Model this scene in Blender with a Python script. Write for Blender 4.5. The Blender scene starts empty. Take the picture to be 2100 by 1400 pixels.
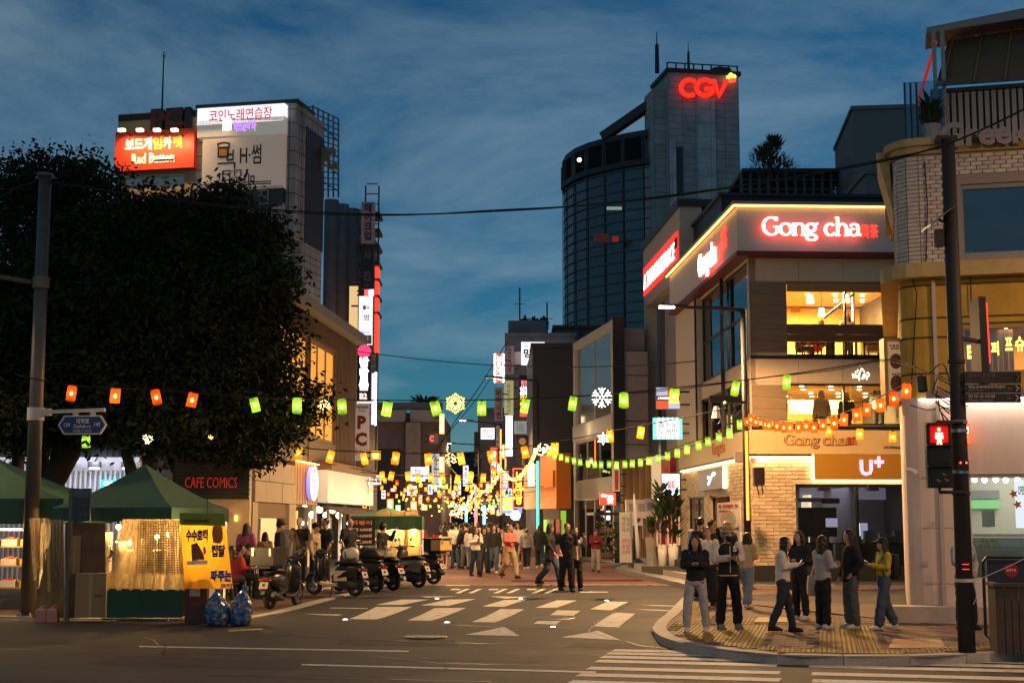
import bpy,math,random
from math import sin,cos,pi,radians as R,atan2,sqrt
from mathutils import Vector,Matrix
random.seed(7)
S=bpy.context.scene
COL=S.collection
# camera, sky, sun, exposure
F=3000.0;PITCH=math.atan(372/3000);CAMZ=2.0
cd=bpy.data.cameras.new('camera');cam=bpy.data.objects.new('camera',cd);COL.objects.link(cam)
cd.sensor_width=36;cd.lens=F/2100*36;cd.clip_start=.1;cd.clip_end=4000
cam.location=(0,0,CAMZ);cam.rotation_euler=(pi/2+PITCH,0,0);S.camera=cam
S.view_settings.view_transform='Standard';S.view_settings.look='None'
S.view_settings.exposure=.36;S.view_settings.gamma=1;S.view_settings.use_curve_mapping=False
S.cycles.use_denoising=True;S.cycles.max_bounces=5;S.cycles.diffuse_bounces=2
S.cycles.glossy_bounces=2;S.cycles.transmission_bounces=4;S.cycles.transparent_max_bounces=12
S.cycles.sample_clamp_indirect=3;S.cycles.caustics_reflective=False;S.cycles.caustics_refractive=False
W=bpy.data.worlds.new('World');S.world=W;W.use_nodes=True
wn=W.node_tree.nodes;wl=W.node_tree.links;wn.clear()
def N(t,**k):
 n=wn.new(t)
 for a,b in k.items(): setattr(n,a,b)
 return n
bg=N('ShaderNodeBackground');wo=N('ShaderNodeOutputWorld');wl.new(bg.outputs[0],wo.inputs[0])
sky=N('ShaderNodeTexSky',sky_type='NISHITA');sky.sun_disc=False
SUN_EL,SUN_AZ=R(10.0),R(215)
sky.sun_elevation=SUN_EL;sky.sun_rotation=SUN_AZ;sky.air_density=1.0;sky.dust_density=.2;sky.ozone_density=5
tc=N('ShaderNodeTexCoord')
sep=N('ShaderNodeSeparateXYZ');wl.new(tc.outputs['Generated'],sep.inputs[0])
mx=N('ShaderNodeMath',operation='ADD');wl.new(sep.outputs[2],mx.inputs[0]);mx.inputs[1].default_value=.12
dv1=N('ShaderNodeMath',operation='DIVIDE');wl.new(sep.outputs[0],dv1.inputs[0]);wl.new(mx.outputs[0],dv1.inputs[1])
dv2=N('ShaderNodeMath',operation='DIVIDE');wl.new(sep.outputs[1],dv2.inputs[0]);wl.new(mx.outputs[0],dv2.inputs[1])
cmb=N('ShaderNodeCombineXYZ');wl.new(dv1.outputs[0],cmb.inputs[0]);wl.new(dv2.outputs[0],cmb.inputs[1])
n1=N('ShaderNodeTexNoise');n1.inputs['Scale'].default_value=1.15;n1.inputs['Detail'].default_value=12;n1.inputs['Roughness'].default_value=.62;n1.inputs['Distortion'].default_value=.35
wl.new(cmb.outputs[0],n1.inputs['Vector'])
ramp=N('ShaderNodeValToRGB');ramp.color_ramp.elements[0].position=.40;ramp.color_ramp.elements[1].position=.74;ramp.color_ramp.elements[1].color=(.8,.8,.8,1)
wl.new(n1.outputs[0],ramp.inputs[0])
tint=N('ShaderNodeMix',data_type='RGBA',blend_type='MULTIPLY');tint.inputs[0].default_value=1
wl.new(sky.outputs[0],tint.inputs[6]);tint.inputs[7].default_value=(.37,.77,.80,1)
mixc=N('ShaderNodeMix',data_type='RGBA');wl.new(ramp.outputs[0],mixc.inputs[0])
wl.new(tint.outputs[2],mixc.inputs[6]);mixc.inputs[7].default_value=(3.2,4.9,6.0,1)
wl.new(mixc.outputs[2],bg.inputs[0]);bg.inputs[1].default_value=.05
sl=bpy.data.lights.new('sun','SUN');sun=bpy.data.objects.new('sun',sl);COL.objects.link(sun)
sl.energy=.02;sl.angle=R(20);sl.color=(1,.8,.65);sun.rotation_euler=(R(80),0,R(-35))
# camera rays (only used to work out where things stand)
CT,ST=cos(PITCH),sin(PITCH)
def ray(px,py):
 a=(px-1050)/F;b=(700-py)/F
 return Vector((a,CT-b*ST,ST+b*CT))
def at(px,py,Y):
 d=ray(px,py);s=Y/d.y
 return Vector((d.x*s,Y,CAMZ+d.z*s))
def sm(t): t=max(0,min(1,t));return t*t*(3-2*t)
def gz(y): return .14*sm((y-24)/4.4)+.14*sm((y-29)/7)
def G(px,py,dz=0):
 d=ray(px,py);z=.1
 for _ in range(12):
  s=(z+dz-CAMZ)/d.z;z=gz(d.y*s)
 return Vector((d.x*s,d.y*s,z+dz))
def GZ(px,py,z):
 d=ray(px,py);s=(z-CAMZ)/d.z
 return Vector((d.x*s,d.y*s,z))
 # materials
MATS={}
def mat(name,col,rough=.7,metal=0,var=0,scale=3,bump=0,bscale=30,spec=.4,stretch=None,trans=0,sub=0):
 if name in MATS: return MATS[name]
 m=bpy.data.materials.new(name);m.use_nodes=True;nt=m.node_tree;b=nt.nodes['Principled BSDF']
 c=(*col,1);b.inputs['Base Color'].default_value=c;b.inputs['Roughness'].default_value=rough
 b.inputs['Metallic'].default_value=metal;b.inputs['Specular IOR Level'].default_value=spec
 if var or bump:
  t=nt.nodes.new('ShaderNodeTexCoord');src=t.outputs['Object']
  if stretch:
   mp=nt.nodes.new('ShaderNodeMapping');mp.inputs['Scale'].default_value=stretch
   nt.links.new(src,mp.inputs[0]);src=mp.outputs[0]
 if var:
  n=nt.nodes.new('ShaderNodeTexNoise');n.inputs['Scale'].default_value=scale;n.inputs['Detail'].default_value=7;n.inputs['Roughness'].default_value=.65
  nt.links.new(src,n.inputs['Vector'])
  r=nt.nodes.new('ShaderNodeValToRGB');r.color_ramp.elements[0].position=.3;r.color_ramp.elements[1].position=.7
  r.color_ramp.elements[0].color=(*[x*(1-var) for x in col],1);r.color_ramp.elements[1].color=(*[min(1,x*(1+var)) for x in col],1)
  nt.links.new(n.outputs[0],r.inputs[0]);nt.links.new(r.outputs[0],b.inputs['Base Color'])
  mr=nt.nodes.new('ShaderNodeMapRange');mr.inputs[3].default_value=max(.05,rough-.15);mr.inputs[4].default_value=min(1,rough+.15)
  nt.links.new(n.outputs[0],mr.inputs[0]);nt.links.new(mr.outputs[0],b.inputs['Roughness'])
 if bump:
  n2=nt.nodes.new('ShaderNodeTexNoise');n2.inputs['Scale'].default_value=bscale;n2.inputs['Detail'].default_value=5
  nt.links.new(src,n2.inputs['Vector'])
  bp=nt.nodes.new('ShaderNodeBump');bp.inputs['Strength'].default_value=bump;bp.inputs['Distance'].default_value=.02
  nt.links.new(n2.outputs[0],bp.inputs['Height']);nt.links.new(bp.outputs[0],b.inputs['Normal'])
 if trans: b.inputs['Transmission Weight'].default_value=trans
 MATS[name]=m;return m
def emit(name,col,s=1,base=None,sample=True):
 if name in MATS: return MATS[name]
 m=bpy.data.materials.new(name);m.use_nodes=True;b=m.node_tree.nodes['Principled BSDF']
 b.inputs['Base Color'].default_value=(*(base or [x*.6 for x in col]),1);b.inputs['Roughness'].default_value=.5
 b.inputs['Emission Color'].default_value=(*col,1);b.inputs['Emission Strength'].default_value=s
 if not sample: m.cycles.emission_sampling='NONE'
 MATS[name]=m;return m
def glass(name,tint=(.9,.95,.95),refl=.12,clear=1.0,rough=.02,dirt=(.03,.04,.05)):
 if name in MATS: return MATS[name]
 m=bpy.data.materials.new(name);m.use_nodes=True;nt=m.node_tree;nt.nodes.clear()
 o=nt.nodes.new('ShaderNodeOutputMaterial');tr=nt.nodes.new('ShaderNodeBsdfTransparent');tr.inputs[0].default_value=(*tint,1)
 gl=nt.nodes.new('ShaderNodeBsdfGlossy');gl.inputs['Roughness'].default_value=rough
 df=nt.nodes.new('ShaderNodeBsdfDiffuse');df.inputs[0].default_value=(*dirt,1)
 m1=nt.nodes.new('ShaderNodeMixShader');m1.inputs[0].default_value=1-clear
 nt.links.new(tr.outputs[0],m1.inputs[1]);nt.links.new(df.outputs[0],m1.inputs[2])
 lw=nt.nodes.new('ShaderNodeFresnel');lw.inputs[0].default_value=1.5
 ad=nt.nodes.new('ShaderNodeMath');ad.operation='ADD';ad.inputs[1].default_value=refl;nt.links.new(lw.outputs[0],ad.inputs[0])
 m2=nt.nodes.new('ShaderNodeMixShader');nt.links.new(ad.outputs[0],m2.inputs[0])
 nt.links.new(m1.outputs[0],m2.inputs[1]);nt.links.new(gl.outputs[0],m2.inputs[2]);nt.links.new(m2.outputs[0],o.inputs[0])
 MATS[name]=m;return m
 # mesh builder
class MB:
 def __init__(s): s.v=[];s.f=[];s.m=[];s.cur=0
 def add(s,vs,fs,m=None):
  k=len(s.v);s.v += [tuple(v) for v in vs];s.f += [tuple(i+k for i in f) for f in fs];s.m += [s.cur if m is None else m]*len(fs);return s
 def quad(s,a,b,c,d,m=None): return s.add([a,b,c,d],[(0,1,2,3)],m)
 def box(s,x0,x1,y0,y1,z0,z1,m=None):
  return s.add([(x,y,z) for z in (z0,z1) for y in (y0,y1) for x in (x0,x1)],
[(0,2,3,1),(4,5,7,6),(0,1,5,4),(2,6,7,3),(0,4,6,2),(1,3,7,5)],m)
 def hexa(s,p,m=None): # eight points: bottom 4 (ccw), top 4
  return s.add(p,[(3,2,1,0),(4,5,6,7),(0,1,5,4),(1,2,6,5),(2,3,7,6),(3,0,4,7)],m)
 def prism(s,poly,z0,z1,m=None):
  n=len(poly);zt=z1 if isinstance(z1,(list,tuple)) else [z1]*n;zb=z0 if isinstance(z0,(list,tuple)) else [z0]*n
  return s.add([(p[0],p[1],b) for p,b in zip(poly,zb)]+[(p[0],p[1],t) for p,t in zip(poly,zt)],
[tuple(range(n-1,-1,-1)),tuple(range(n,2*n))]+[(i,(i+1) % n,n+(i+1) % n,n+i) for i in range(n)],m)
 def bar(s,a,b,w,h=None,m=None):
  a,b=Vector(a),Vector(b);d=(b-a)
  if d.length < 1e-6: return s
  d.normalize();up=Vector((0,0,1)) if abs(d.z) < .95 else Vector((0,1,0))
  x=d.cross(up).normalized()*(w/2);y=x.cross(d).normalized()*((h or w)/2)
  return s.hexa([a-x-y,a+x-y,a+x+y,a-x+y,b-x-y,b+x-y,b+x+y,b-x+y],m)
 def ring(s,c,u,v,n): return [c+u*cos(2*pi*i/n)+v*sin(2*pi*i/n) for i in range(n)]
 def loft(s,rings,cap=True,m=None):
  n=len(rings[0]);vs=[p for r in rings for p in r];fs=[]
  for k in range(len(rings)-1):
   for i in range(n):
    j=(i+1) % n;fs.append((k*n+i,k*n+j,(k+1)*n+j,(k+1)*n+i))
  if cap: fs += [tuple(range(n-1,-1,-1)),tuple(range((len(rings)-1)*n,len(rings)*n))]
  return s.add(vs,fs,m)
 def tube(s,pts,r,n=6,m=None,cap=True):
  pts=[Vector(p) for p in pts];rs=r if isinstance(r,(list,tuple)) else [r]*len(pts);rings=[];pu=None
  for i,p in enumerate(pts):
   d=(pts[min(i+1,len(pts)-1)]-pts[max(i-1,0)])
   d=d.normalized() if d.length > 1e-9 else Vector((0,0,1))
   if pu is None:
    pu=d.cross(Vector((0,0,1)) if abs(d.z) < .9 else Vector((0,1,0))).normalized()
   u=(pu-d*pu.dot(d));u=u.normalized() if u.length > 1e-6 else d.orthogonal().normalized();pu=u;v=d.cross(u)
   rr=rs[i];ru,rv=rr if isinstance(rr,tuple) else (rr,rr)
   rings.append(s.ring(p,u*ru,v*rv,n))
  return s.loft(rings,cap,m)
 def cyl(s,p,r,z0,z1,n=12,r1=None,m=None):
  c=Vector((p[0],p[1],0));X=Vector((1,0,0));Y=Vector((0,1,0));r1=r if r1 is None else r1
  return s.loft([s.ring(c+Vector((0,0,z0)),X*r,Y*r,n),s.ring(c+Vector((0,0,z1)),X*r1,Y*r1,n)],True,m)
 def ball(s,c,r,n=8,k=6,m=None):
  c=Vector(c);rx,ry,rz=r if isinstance(r,tuple) else (r,r,r)
  rings=[[c+Vector((rx*sin(pi*j/k)*cos(2*pi*i/n),ry*sin(pi*j/k)*sin(2*pi*i/n),-rz*cos(pi*j/k))) for i in range(n)] for j in range(1,k)]
  b=len(s.v);s.loft(rings,False,m);L=len(rings)
  q=len(s.v);s.v += [tuple(c-Vector((0,0,rz))),tuple(c+Vector((0,0,rz)))]
  for i in range(n):
   j=(i+1) % n;s.f += [(q,b+j,b+i),(q+1,b+(L-1)*n+i,b+(L-1)*n+j)];s.m += [s.cur if m is None else m]*2
  return s
 def mesh(s,name,mats):
  me=bpy.data.meshes.new(name);me.from_pydata(s.v,[],s.f)
  for x in (mats if isinstance(mats,(list,tuple)) else [mats]): me.materials.append(x)
  if any(s.m): me.polygons.foreach_set('material_index',s.m)
  return me
 def build(s,name,mats,parent=None,smooth=False,xf=None,**k):
  me=s.mesh(name,mats)
  if smooth: me.polygons.foreach_set('use_smooth',[True]*len(s.f))
  return link(name,me,parent,xf,**k)
def link(name,me,parent=None,xf=None,**k):
 o=bpy.data.objects.new(name,me);COL.objects.link(o)
 if parent: o.parent=parent
 if xf: o.matrix_local=xf
 for a,b in k.items(): o[a]=b
 return o
GROUPS={}
def tag(o,label=None,cat=None,group=None,kind=None):
 if label: o['label']=label
 if cat: o['category']=cat
 if group: o['group']=group
 if kind: o['kind']=kind
 return o
def thing(name,label,cat,loc=(0,0,0),rz=0,group=None):
 o=bpy.data.objects.new(name,None);COL.objects.link(o);o.empty_display_size=.2
 o.location=loc;o.rotation_euler=(0,0,rz);return tag(o,label,cat,group)
def kids(o): return [c for c in ALLKIDS.get(o.name,[])]
def copy_tree(o,loc=None,rz=None,label=None,parent=None):
 c=o.copy();COL.objects.link(c);c.parent=parent
 if loc is not None: c.location=loc
 if rz is not None: c.rotation_euler=(0,0,rz)
 if label: c['label']=label
 for ch in o.children: copy_tree(ch,parent=c)
 return c
def pieces(name,boxes,m,parent,lim=300,stuff='stuff',mats=None):
 """boxes: (center, size) list of alike pieces; largest ones are objects sharing meshes, the rest is one joined part"""
 cache={}
 for i,(c,sz) in enumerate(boxes[:lim]):
  key=tuple(round(x,3) for x in sz)+((i*7) % (len(mats) if mats else 1),)
  if key not in cache:
   b=MB();b.box(-sz[0]/2,sz[0]/2,-sz[1]/2,sz[1]/2,-sz[2]/2,sz[2]/2)
   cache[key]=b.mesh(name,mats[key[3]] if mats else m)
  o=link(name,cache[key],parent);o.location=c
 if len(boxes) > lim:
  b=MB()
  for i,(c,sz) in enumerate(boxes[lim:]):
   b.cur=(i*7) % len(mats) if mats else 0
   b.box(c[0]-sz[0]/2,c[0]+sz[0]/2,c[1]-sz[1]/2,c[1]+sz[1]/2,c[2]-sz[2]/2,c[2]+sz[2]/2)
  tag(b.build(name,mats or m,parent),kind='stuff')
  # frames: a building's own axes and its faces
class Frame:
 def __init__(s,x,y,rz=0,z=0): s.o=Vector((x,y,z));s.rz=rz;s.M=Matrix.Translation(s.o) @ Matrix.Rotation(rz,4,'Z');s.I=s.M.inverted();s.c=s.I @ Vector((0,0,CAMZ));s.R=s.I.to_3x3()
 def on(s,px,py,ax,c):
  d=s.R @ ray(px,py);t=(c-s.c[ax])/d[ax];return s.c+d*t
class Face:
 def __init__(s,fr,kind='F',c=0): s.fr=fr;s.k=kind;s.c=c
 def P(s,u,w,o=0):
  if s.k == 'F': return Vector((u,s.c-o,w))
  if s.k == 'L': return Vector((s.c-o,-u,w))
  return Vector((s.c+o,u,w))
 def uv(s,px,py,o=0):
  if s.k == 'F': p=s.fr.on(px,py,1,s.c-o);return p.x,p.z
  if s.k == 'L': p=s.fr.on(px,py,0,s.c-o);return -p.y,p.z
  p=s.fr.on(px,py,0,s.c+o);return p.y,p.z
 def rect(s,a,b,c,d,o=0):
  u0,w1=s.uv(a,b,o);u1,w0=s.uv(c,d,o);return u0,u1,w0,w1
 def box(s,mb,u0,u1,w0,w1,o0,o1,m=None):
  P=s.P;return mb.hexa([P(u0,w0,o1),P(u1,w0,o1),P(u1,w0,o0),P(u0,w0,o0),P(u0,w1,o1),P(u1,w1,o1),P(u1,w1,o0),P(u0,w1,o0)],m)
 def poly(s,mb,pts,o0,o1,m=None):
  n=len(pts);v=[s.P(u,w,o1) for u,w in pts]+[s.P(u,w,o0) for u,w in pts]
  return mb.add(v,[tuple(range(n)),tuple(range(2*n-1,n-1,-1))]+[(i,n+i,n+(i+1) % n,(i+1) % n) for i in range(n)],m)
 def xf(s,u,w,o=0):
  a={'F': ((1,0,0),(0,-1,0)),'L': ((0,-1,0),(-1,0,0)),'R': ((0,1,0),(1,0,0))}[s.k]
  X,Nn=Vector(a[0]),Vector(a[1]);Z=Vector((0,0,1));p=s.P(u,w,o)
  return Matrix(((X.x,Z.x,Nn.x,p.x),(X.y,Z.y,Nn.y,p.y),(X.z,Z.z,Nn.z,p.z),(0,0,0,1)))
def holed(face,mb,U0,U1,W0,W1,holes,o0,o1,m=None):
 """a wall slab with rectangular holes, cut into non-overlapping boxes"""
 us=sorted({U0,U1,*[x for h in holes for x in h[:2] if U0 < x < U1]})
 for a,b in zip(us,us[1:]):
  hs=sorted([(max(W0,h[2]),min(W1,h[3])) for h in holes if h[0] <= a+1e-6 and h[1] >= b-1e-6])
  w=W0
  for h0,h1 in hs:
   if h0 > w+1e-4: face.box(mb,a,b,w,h0,o0,o1,m)
   w=max(w,h1)
  if w < W1-1e-4: face.box(mb,a,b,w,W1,o0,o1,m)
  # lettering (fitted into its rectangle once all of it exists)
TEXTS=[]
def letter(parent,face,txt,u0,u1,w0,w1,out,m,ext=.01,bold=0.,lead=1.0,shear=0.,keep=False,name='lettering'):
 cu=bpy.data.curves.new(name,'FONT');cu.body=txt;cu.size=1;cu.extrude=0.0;cu.offset=bold;cu.resolution_u=2
 cu.align_x='CENTER';cu.space_line=lead;cu.shear=shear;cu.materials.append(m)
 o=bpy.data.objects.new(name,cu);COL.objects.link(o);TEXTS.append((o,parent,face,u0,u1,w0,w1,out,ext,keep));return o
def finish_text():
 bpy.context.view_layer.update();dg=bpy.context.evaluated_depsgraph_get()
 todo=[]
 for o,parent,face,u0,u1,w0,w1,out,ext,keep in TEXTS:
  me=bpy.data.meshes.new_from_object(o.evaluated_get(dg));todo.append(me)
 for (o,parent,face,u0,u1,w0,w1,out,ext,keep),me in zip(TEXTS,todo):
  cu=o.data;nm=o.name
  vs=[v.co for v in me.vertices]
  if not vs: bpy.data.objects.remove(o);continue
  a,b=min(v.x for v in vs),max(v.x for v in vs);c,d=min(v.y for v in vs),max(v.y for v in vs)
  sx=(u1-u0)/max(1e-4,b-a);sy=(w1-w0)/max(1e-4,d-c)
  if keep: sx=sy=min(sx,sy)
  cx,cy=(a+b)/2,(c+d)/2;n=len(vs);e=ext
  fr=[((v.x-cx)*sx,(v.y-cy)*sy,e) for v in vs]
  es={}
  for p in me.polygons:
   for k in p.edge_keys: es[k]=es.get(k,0)+1
  fs=[tuple(p.vertices) for p in me.polygons]
  mb=MB();mb.v=fr+[(x,y,0) for x,y,z in fr];mb.f=list(fs)
  for p in me.polygons:
   vv=list(p.vertices)
   for i in range(len(vv)):
    q,r=vv[i],vv[(i+1) % len(vv)]
    if es[(min(q,r),max(q,r))] == 1: mb.f.append((r,q,q+n,r+n))
  m=cu.materials[0];mb.m=[0]*len(mb.f)
  nme=mb.mesh('lettering',m);bpy.data.objects.remove(o);bpy.data.curves.remove(cu);bpy.data.meshes.remove(me)
  q=link('lettering',nme,parent,face.xf((u0+u1)/2,(w0+w1)/2,out))
def lamp(kind,loc,energy,col=(1,.75,.45),size=.5,rot=None,spot=None,parent=None,blend=.6,sy=None):
 l=bpy.data.lights.new('light',kind);l.energy=energy;l.color=col
 if kind == 'AREA':
  l.size=size
  if sy: l.shape='RECTANGLE';l.size_y=sy
 elif kind != 'SUN': l.shadow_soft_size=size
 if kind == 'SPOT': l.spot_size=R(spot or 120);l.spot_blend=blend
 o=bpy.data.objects.new('light',l);COL.objects.link(o);o.location=loc
 if rot: o.rotation_euler=rot
 if parent: o.parent=parent
 return o
 # common materials
ASPH=mat('asphalt',(.043,.041,.04),.75,var=.35,scale=.9,bump=.5,bscale=160)
PAINT=mat('road_paint',(.58,.55,.49),.7,var=.22,scale=9,bump=.2,bscale=90)
def chip(m,base):
 nt=m.node_tree;b=nt.nodes['Principled BSDF'];src=b.inputs['Base Color'].links[0].from_socket;t=next(n for n in nt.nodes if n.type == 'TEX_COORD')
 n=nt.nodes.new('ShaderNodeTexNoise');n.inputs['Scale'].default_value=5;n.inputs['Detail'].default_value=12;n.inputs['Roughness'].default_value=.8;nt.links.new(t.outputs['Object'],n.inputs['Vector'])
 r=nt.nodes.new('ShaderNodeValToRGB');r.color_ramp.elements[0].position=.56;r.color_ramp.elements[1].position=.62;nt.links.new(n.outputs[0],r.inputs[0])
 x=nt.nodes.new('ShaderNodeMix');x.data_type='RGBA';nt.links.new(r.outputs[0],x.inputs[0]);nt.links.new(src,x.inputs[6]);x.inputs[7].default_value=(*base,1);nt.links.new(x.outputs[2],b.inputs['Base Color'])
chip(PAINT,(.12,.11,.10))
YPAINT=mat('yellow_road_paint',(.5,.3,.05),.7,var=.25,scale=9)
GRANITE=mat('granite',(.36,.34,.31),.75,var=.15,scale=14,bump=.15,bscale=90)
CONC=mat('concrete',(.27,.255,.24),.85,var=.22,scale=1.2,bump=.25,bscale=40)
DCONC=mat('dark_concrete',(.10,.095,.092),.85,var=.3,scale=.8,bump=.3,bscale=30)
BLACK=mat('black_metal',(.012,.012,.014),.45)
DARK=mat('dark_metal',(.03,.03,.034),.5,.3)
STEEL=mat('steel',(.42,.42,.42),.35,.9)
WHITE=mat('white_plaster',(.72,.68,.62),.8,var=.06,scale=2,bump=.1,bscale=60)
BEIGE=mat('beige_panel',(.58,.45,.31),.7,var=.07,scale=2.5)
RUBBER=mat('rubber',(.015,.015,.015),.8)
WPLASTIC=mat('white_plastic',(.7,.69,.66),.4)
def brick_mat(name,c1,c2,mortar,sx,sy,rough=.8,ms=.008):
 m=bpy.data.materials.new(name);m.use_nodes=True;nt=m.node_tree;b=nt.nodes['Principled BSDF'];b.inputs['Roughness'].default_value=rough
 t=nt.nodes.new('ShaderNodeTexCoord');br=nt.nodes.new('ShaderNodeTexBrick');br.inputs['Scale'].default_value=1
 br.inputs['Brick Width'].default_value=sx;br.inputs['Row Height'].default_value=sy;br.inputs['Mortar Size'].default_value=ms;br.offset=.5 if ms < .02 else 0
 br.inputs['Color1'].default_value=(*c1,1);br.inputs['Color2'].default_value=(*c2,1);br.inputs['Mortar'].default_value=(*mortar,1)
 nt.links.new(t.outputs['Object'],br.inputs['Vector'])
 n=nt.nodes.new('ShaderNodeTexNoise');n.inputs['Scale'].default_value=.8;n.inputs['Detail'].default_value=6;nt.links.new(t.outputs['Object'],n.inputs['Vector'])
 mx=nt.nodes.new('ShaderNodeMix');mx.data_type='RGBA';mx.blend_type='MULTIPLY';mx.inputs[0].default_value=.7
 nt.links.new(br.outputs['Color'],mx.inputs[6]);nt.links.new(n.outputs['Color'],mx.inputs[7])
 hs=nt.nodes.new('ShaderNodeHueSaturation');hs.inputs['Value'].default_value=1.6;nt.links.new(n.outputs[0],mx.inputs[7])
 nt.links.new(mx.outputs[2],hs.inputs['Color']);nt.links.new(hs.outputs[0],b.inputs['Base Color']);return m
REDPAVE=brick_mat('red_street_brick',(.21,.085,.06),(.15,.06,.045),(.07,.04,.03),.22,.11)
# ground
def strip_sheet(name,lines,m,dz,zf=gz,**k):
 """lines: list of (y, [x...]) rows of a ground-hugging sheet"""
 mb=MB();n=len(lines[0][1])
 for y,xs in lines: mb.v += [(x,y,zf(y)+dz) for x in xs]
 for r in range(len(lines)-1):
  for i in range(n-1): a=r*n+i;mb.f.append((a,a+1,a+n+1,a+n));mb.m.append(0)
 return mb.build(name,m,None,True,kind='structure',**k)
ys=[-60,0,10,18]+[18+.5*i for i in range(1,50)]+[45,60,100,200,500,1500]
road=strip_sheet('road',[(y,[-1500,-40,-10,0,10,40,1500]) for y in ys],ASPH,0)
def ground_poly(name,pts,m,dz,parent=None,thick=None):
 """a painted mark or slab lying on the road surface, corners given as ground points"""
 mb=MB();pts=[Vector(p) for p in pts];n=len(pts)
 if n == 4: # subdivide so that it follows the ramp
  K=5;g=[]
  for i in range(K+1):
   a=pts[0].lerp(pts[3],i/K);b=pts[1].lerp(pts[2],i/K)
   for q in (0,.5,1):
    p=a.lerp(b,q);g.append((p.x,p.y,gz(p.y)+dz))
  mb.add(g,[(r*3+i,r*3+i+3,r*3+i+4,r*3+i+1) for r in range(K) for i in range(2)])
 else: mb.add([(p.x,p.y,gz(p.y)+dz) for p in pts],[tuple(range(n))])
 me=mb.mesh(name,m)
 import bmesh
 bm=bmesh.new();bm.from_mesh(me);bmesh.ops.recalc_face_normals(bm,faces=bm.faces)
 if bm.faces[:] and sum(f.normal.z for f in bm.faces) < 0: bmesh.ops.reverse_faces(bm,faces=bm.faces)
 bm.to_mesh(me);bm.free()
 return link(name,me,parent)
def mark(px,m=PAINT,name='road_marking',dz=.006): return ground_poly(name,[G(*p) for p in px],m,dz,road)
for q in ([(823,1229),(879,1229),(826,1240),(770,1240)],[(920,1229),(976,1228),(920,1242),(862,1241)],[(1034,1230),(1080,1229),(1034,1244),(989,1243)],
[(1143,1230.5),(1183,1231),(1142,1246),(1097,1246)],[(1247,1233),(1288,1234),(1254,1251),(1210,1249)],
[(771,1244),(845,1244),(773,1270),(716,1269)],[(891,1246.6),(956,1246),(884,1272.7),(836,1271.6)],[(1026,1248.6),(1075,1249),(1016,1276),(967,1275)],
[(1143,1251),(1190,1252),(1176,1262),(1128,1261)],[(1103,1273),(1151,1273),(1140,1280.5),(1094,1279)],[(1257,1255.7),(1303,1257.7),(1269,1286.6),(1217,1284)],
[(1034,1285),(1066,1304),(954,1301.4)],[(1227,1293),(1272,1312),(1150,1306.6)],[(1006,1222.5),(1088,1223.5),(1037,1227)],[(862,1222.5),(938,1222.5),(880,1226)],
[(620,1258),(705,1260),(690,1262),(660,1261)],[(677,1245.5),(754,1246.5),(754,1248),(677,1247)],[(1311,1239.5),(1384,1241.5),(1384,1243),(1340,1242)],[(1297,1248),(1374,1251),(1374,1253),(1330,1251)],
[(1190,1213),(1247,1213),(1247,1214.5),(1190,1214.5)]): mark(q)
for i in range(9): x=915+i*26;mark([(x+14,1207),(x+23,1207),(x+2,1216),(x-8,1216)] if i % 3 else [(x+12,1207),(x+30,1207),(x+28,1209.5),(x+8,1209.5)])
mark([(285,1324),(838,1334),(838,1336.5),(285,1326.4)]);mark([(618,1361),(1222,1376.5),(1222,1380),(618,1364)])
mark([(467,1292.5),(537,1288.5),(540,1290.5),(470,1295)],YPAINT)
mark([(1050,1190),(1320,1189),(1320,1191),(1050,1192)],GRANITE)
lft=[(1258,1333),(1246,1339),(1233,1346.5),(1223,1355),(1206,1369.5),(1186,1383),(1168,1398),(1148,1414)]
for i,(x,y) in enumerate(lft): # the big zebra on the main road, each bar cut in two by the gap
 p=GZ(x,y,0);d=Vector((cos(R(-14.5)),sin(R(-14.5)),0));nrm=Vector((-d.y,d.x,0))*.21
 a,b=0,2.62+.03*i
 for a,b in ((0,2.55+.02*i),(3.05,7.5)):
  ground_poly('zebra_stripe',[p+d*a-nrm,p+d*b-nrm,p+d*b+nrm,p+d*a+nrm],PAINT,.006,road)
  # repairs, tar seams and oil stains in the asphalt
TAR=mat('tar_seam',(.012,.012,.012),.35);PATCH=mat('asphalt_patch',(.028,.027,.027),.8,var=.3,scale=2,bump=.5,bscale=150);PATCH2=mat('asphalt_old',(.06,.056,.052),.8,var=.3,scale=2,bump=.5,bscale=120)
for q,m in (([(60,1300),(420,1306),(380,1322),(10,1316)],PATCH2),([(700,1310),(930,1312),(940,1326),(690,1322)],PATCH),([(1180,1316),(1330,1320),(1320,1331),(1160,1326)],PATCH),([(250,1344),(640,1352),(600,1372),(180,1362)],PATCH),([(20,1372),(330,1380),(300,1400),(-20,1394)],PATCH2),([(820,1340),(1120,1346),(1110,1358),(800,1352)],PATCH2)): ground_poly('asphalt_patch',[G(*p) for p in q],m,.003,road)
def seam(pts,w=.03,name='tar_seam'):
 rr=random.Random(len(pts)*7+int(pts[0][0]));p=[G(*q) for q in pts];o=[]
 for a,b in zip(p,p[1:]):
  for k in range(8): v=a.lerp(b,k/8);o.append(v+Vector((rr.uniform(-.04,.04),rr.uniform(-.03,.03),0)))
 mb=MB()
 for a,b in zip(o,o[1:]):
  n=Vector((-(b-a).y,(b-a).x,0)).normalized()*w*rr.uniform(.3,.7);mb.quad(*[Vector((v.x,v.y,gz(v.y)+.009)) for v in (a-n,b-n,b+n,a+n)])
 mb.build(name,TAR,road)
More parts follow.
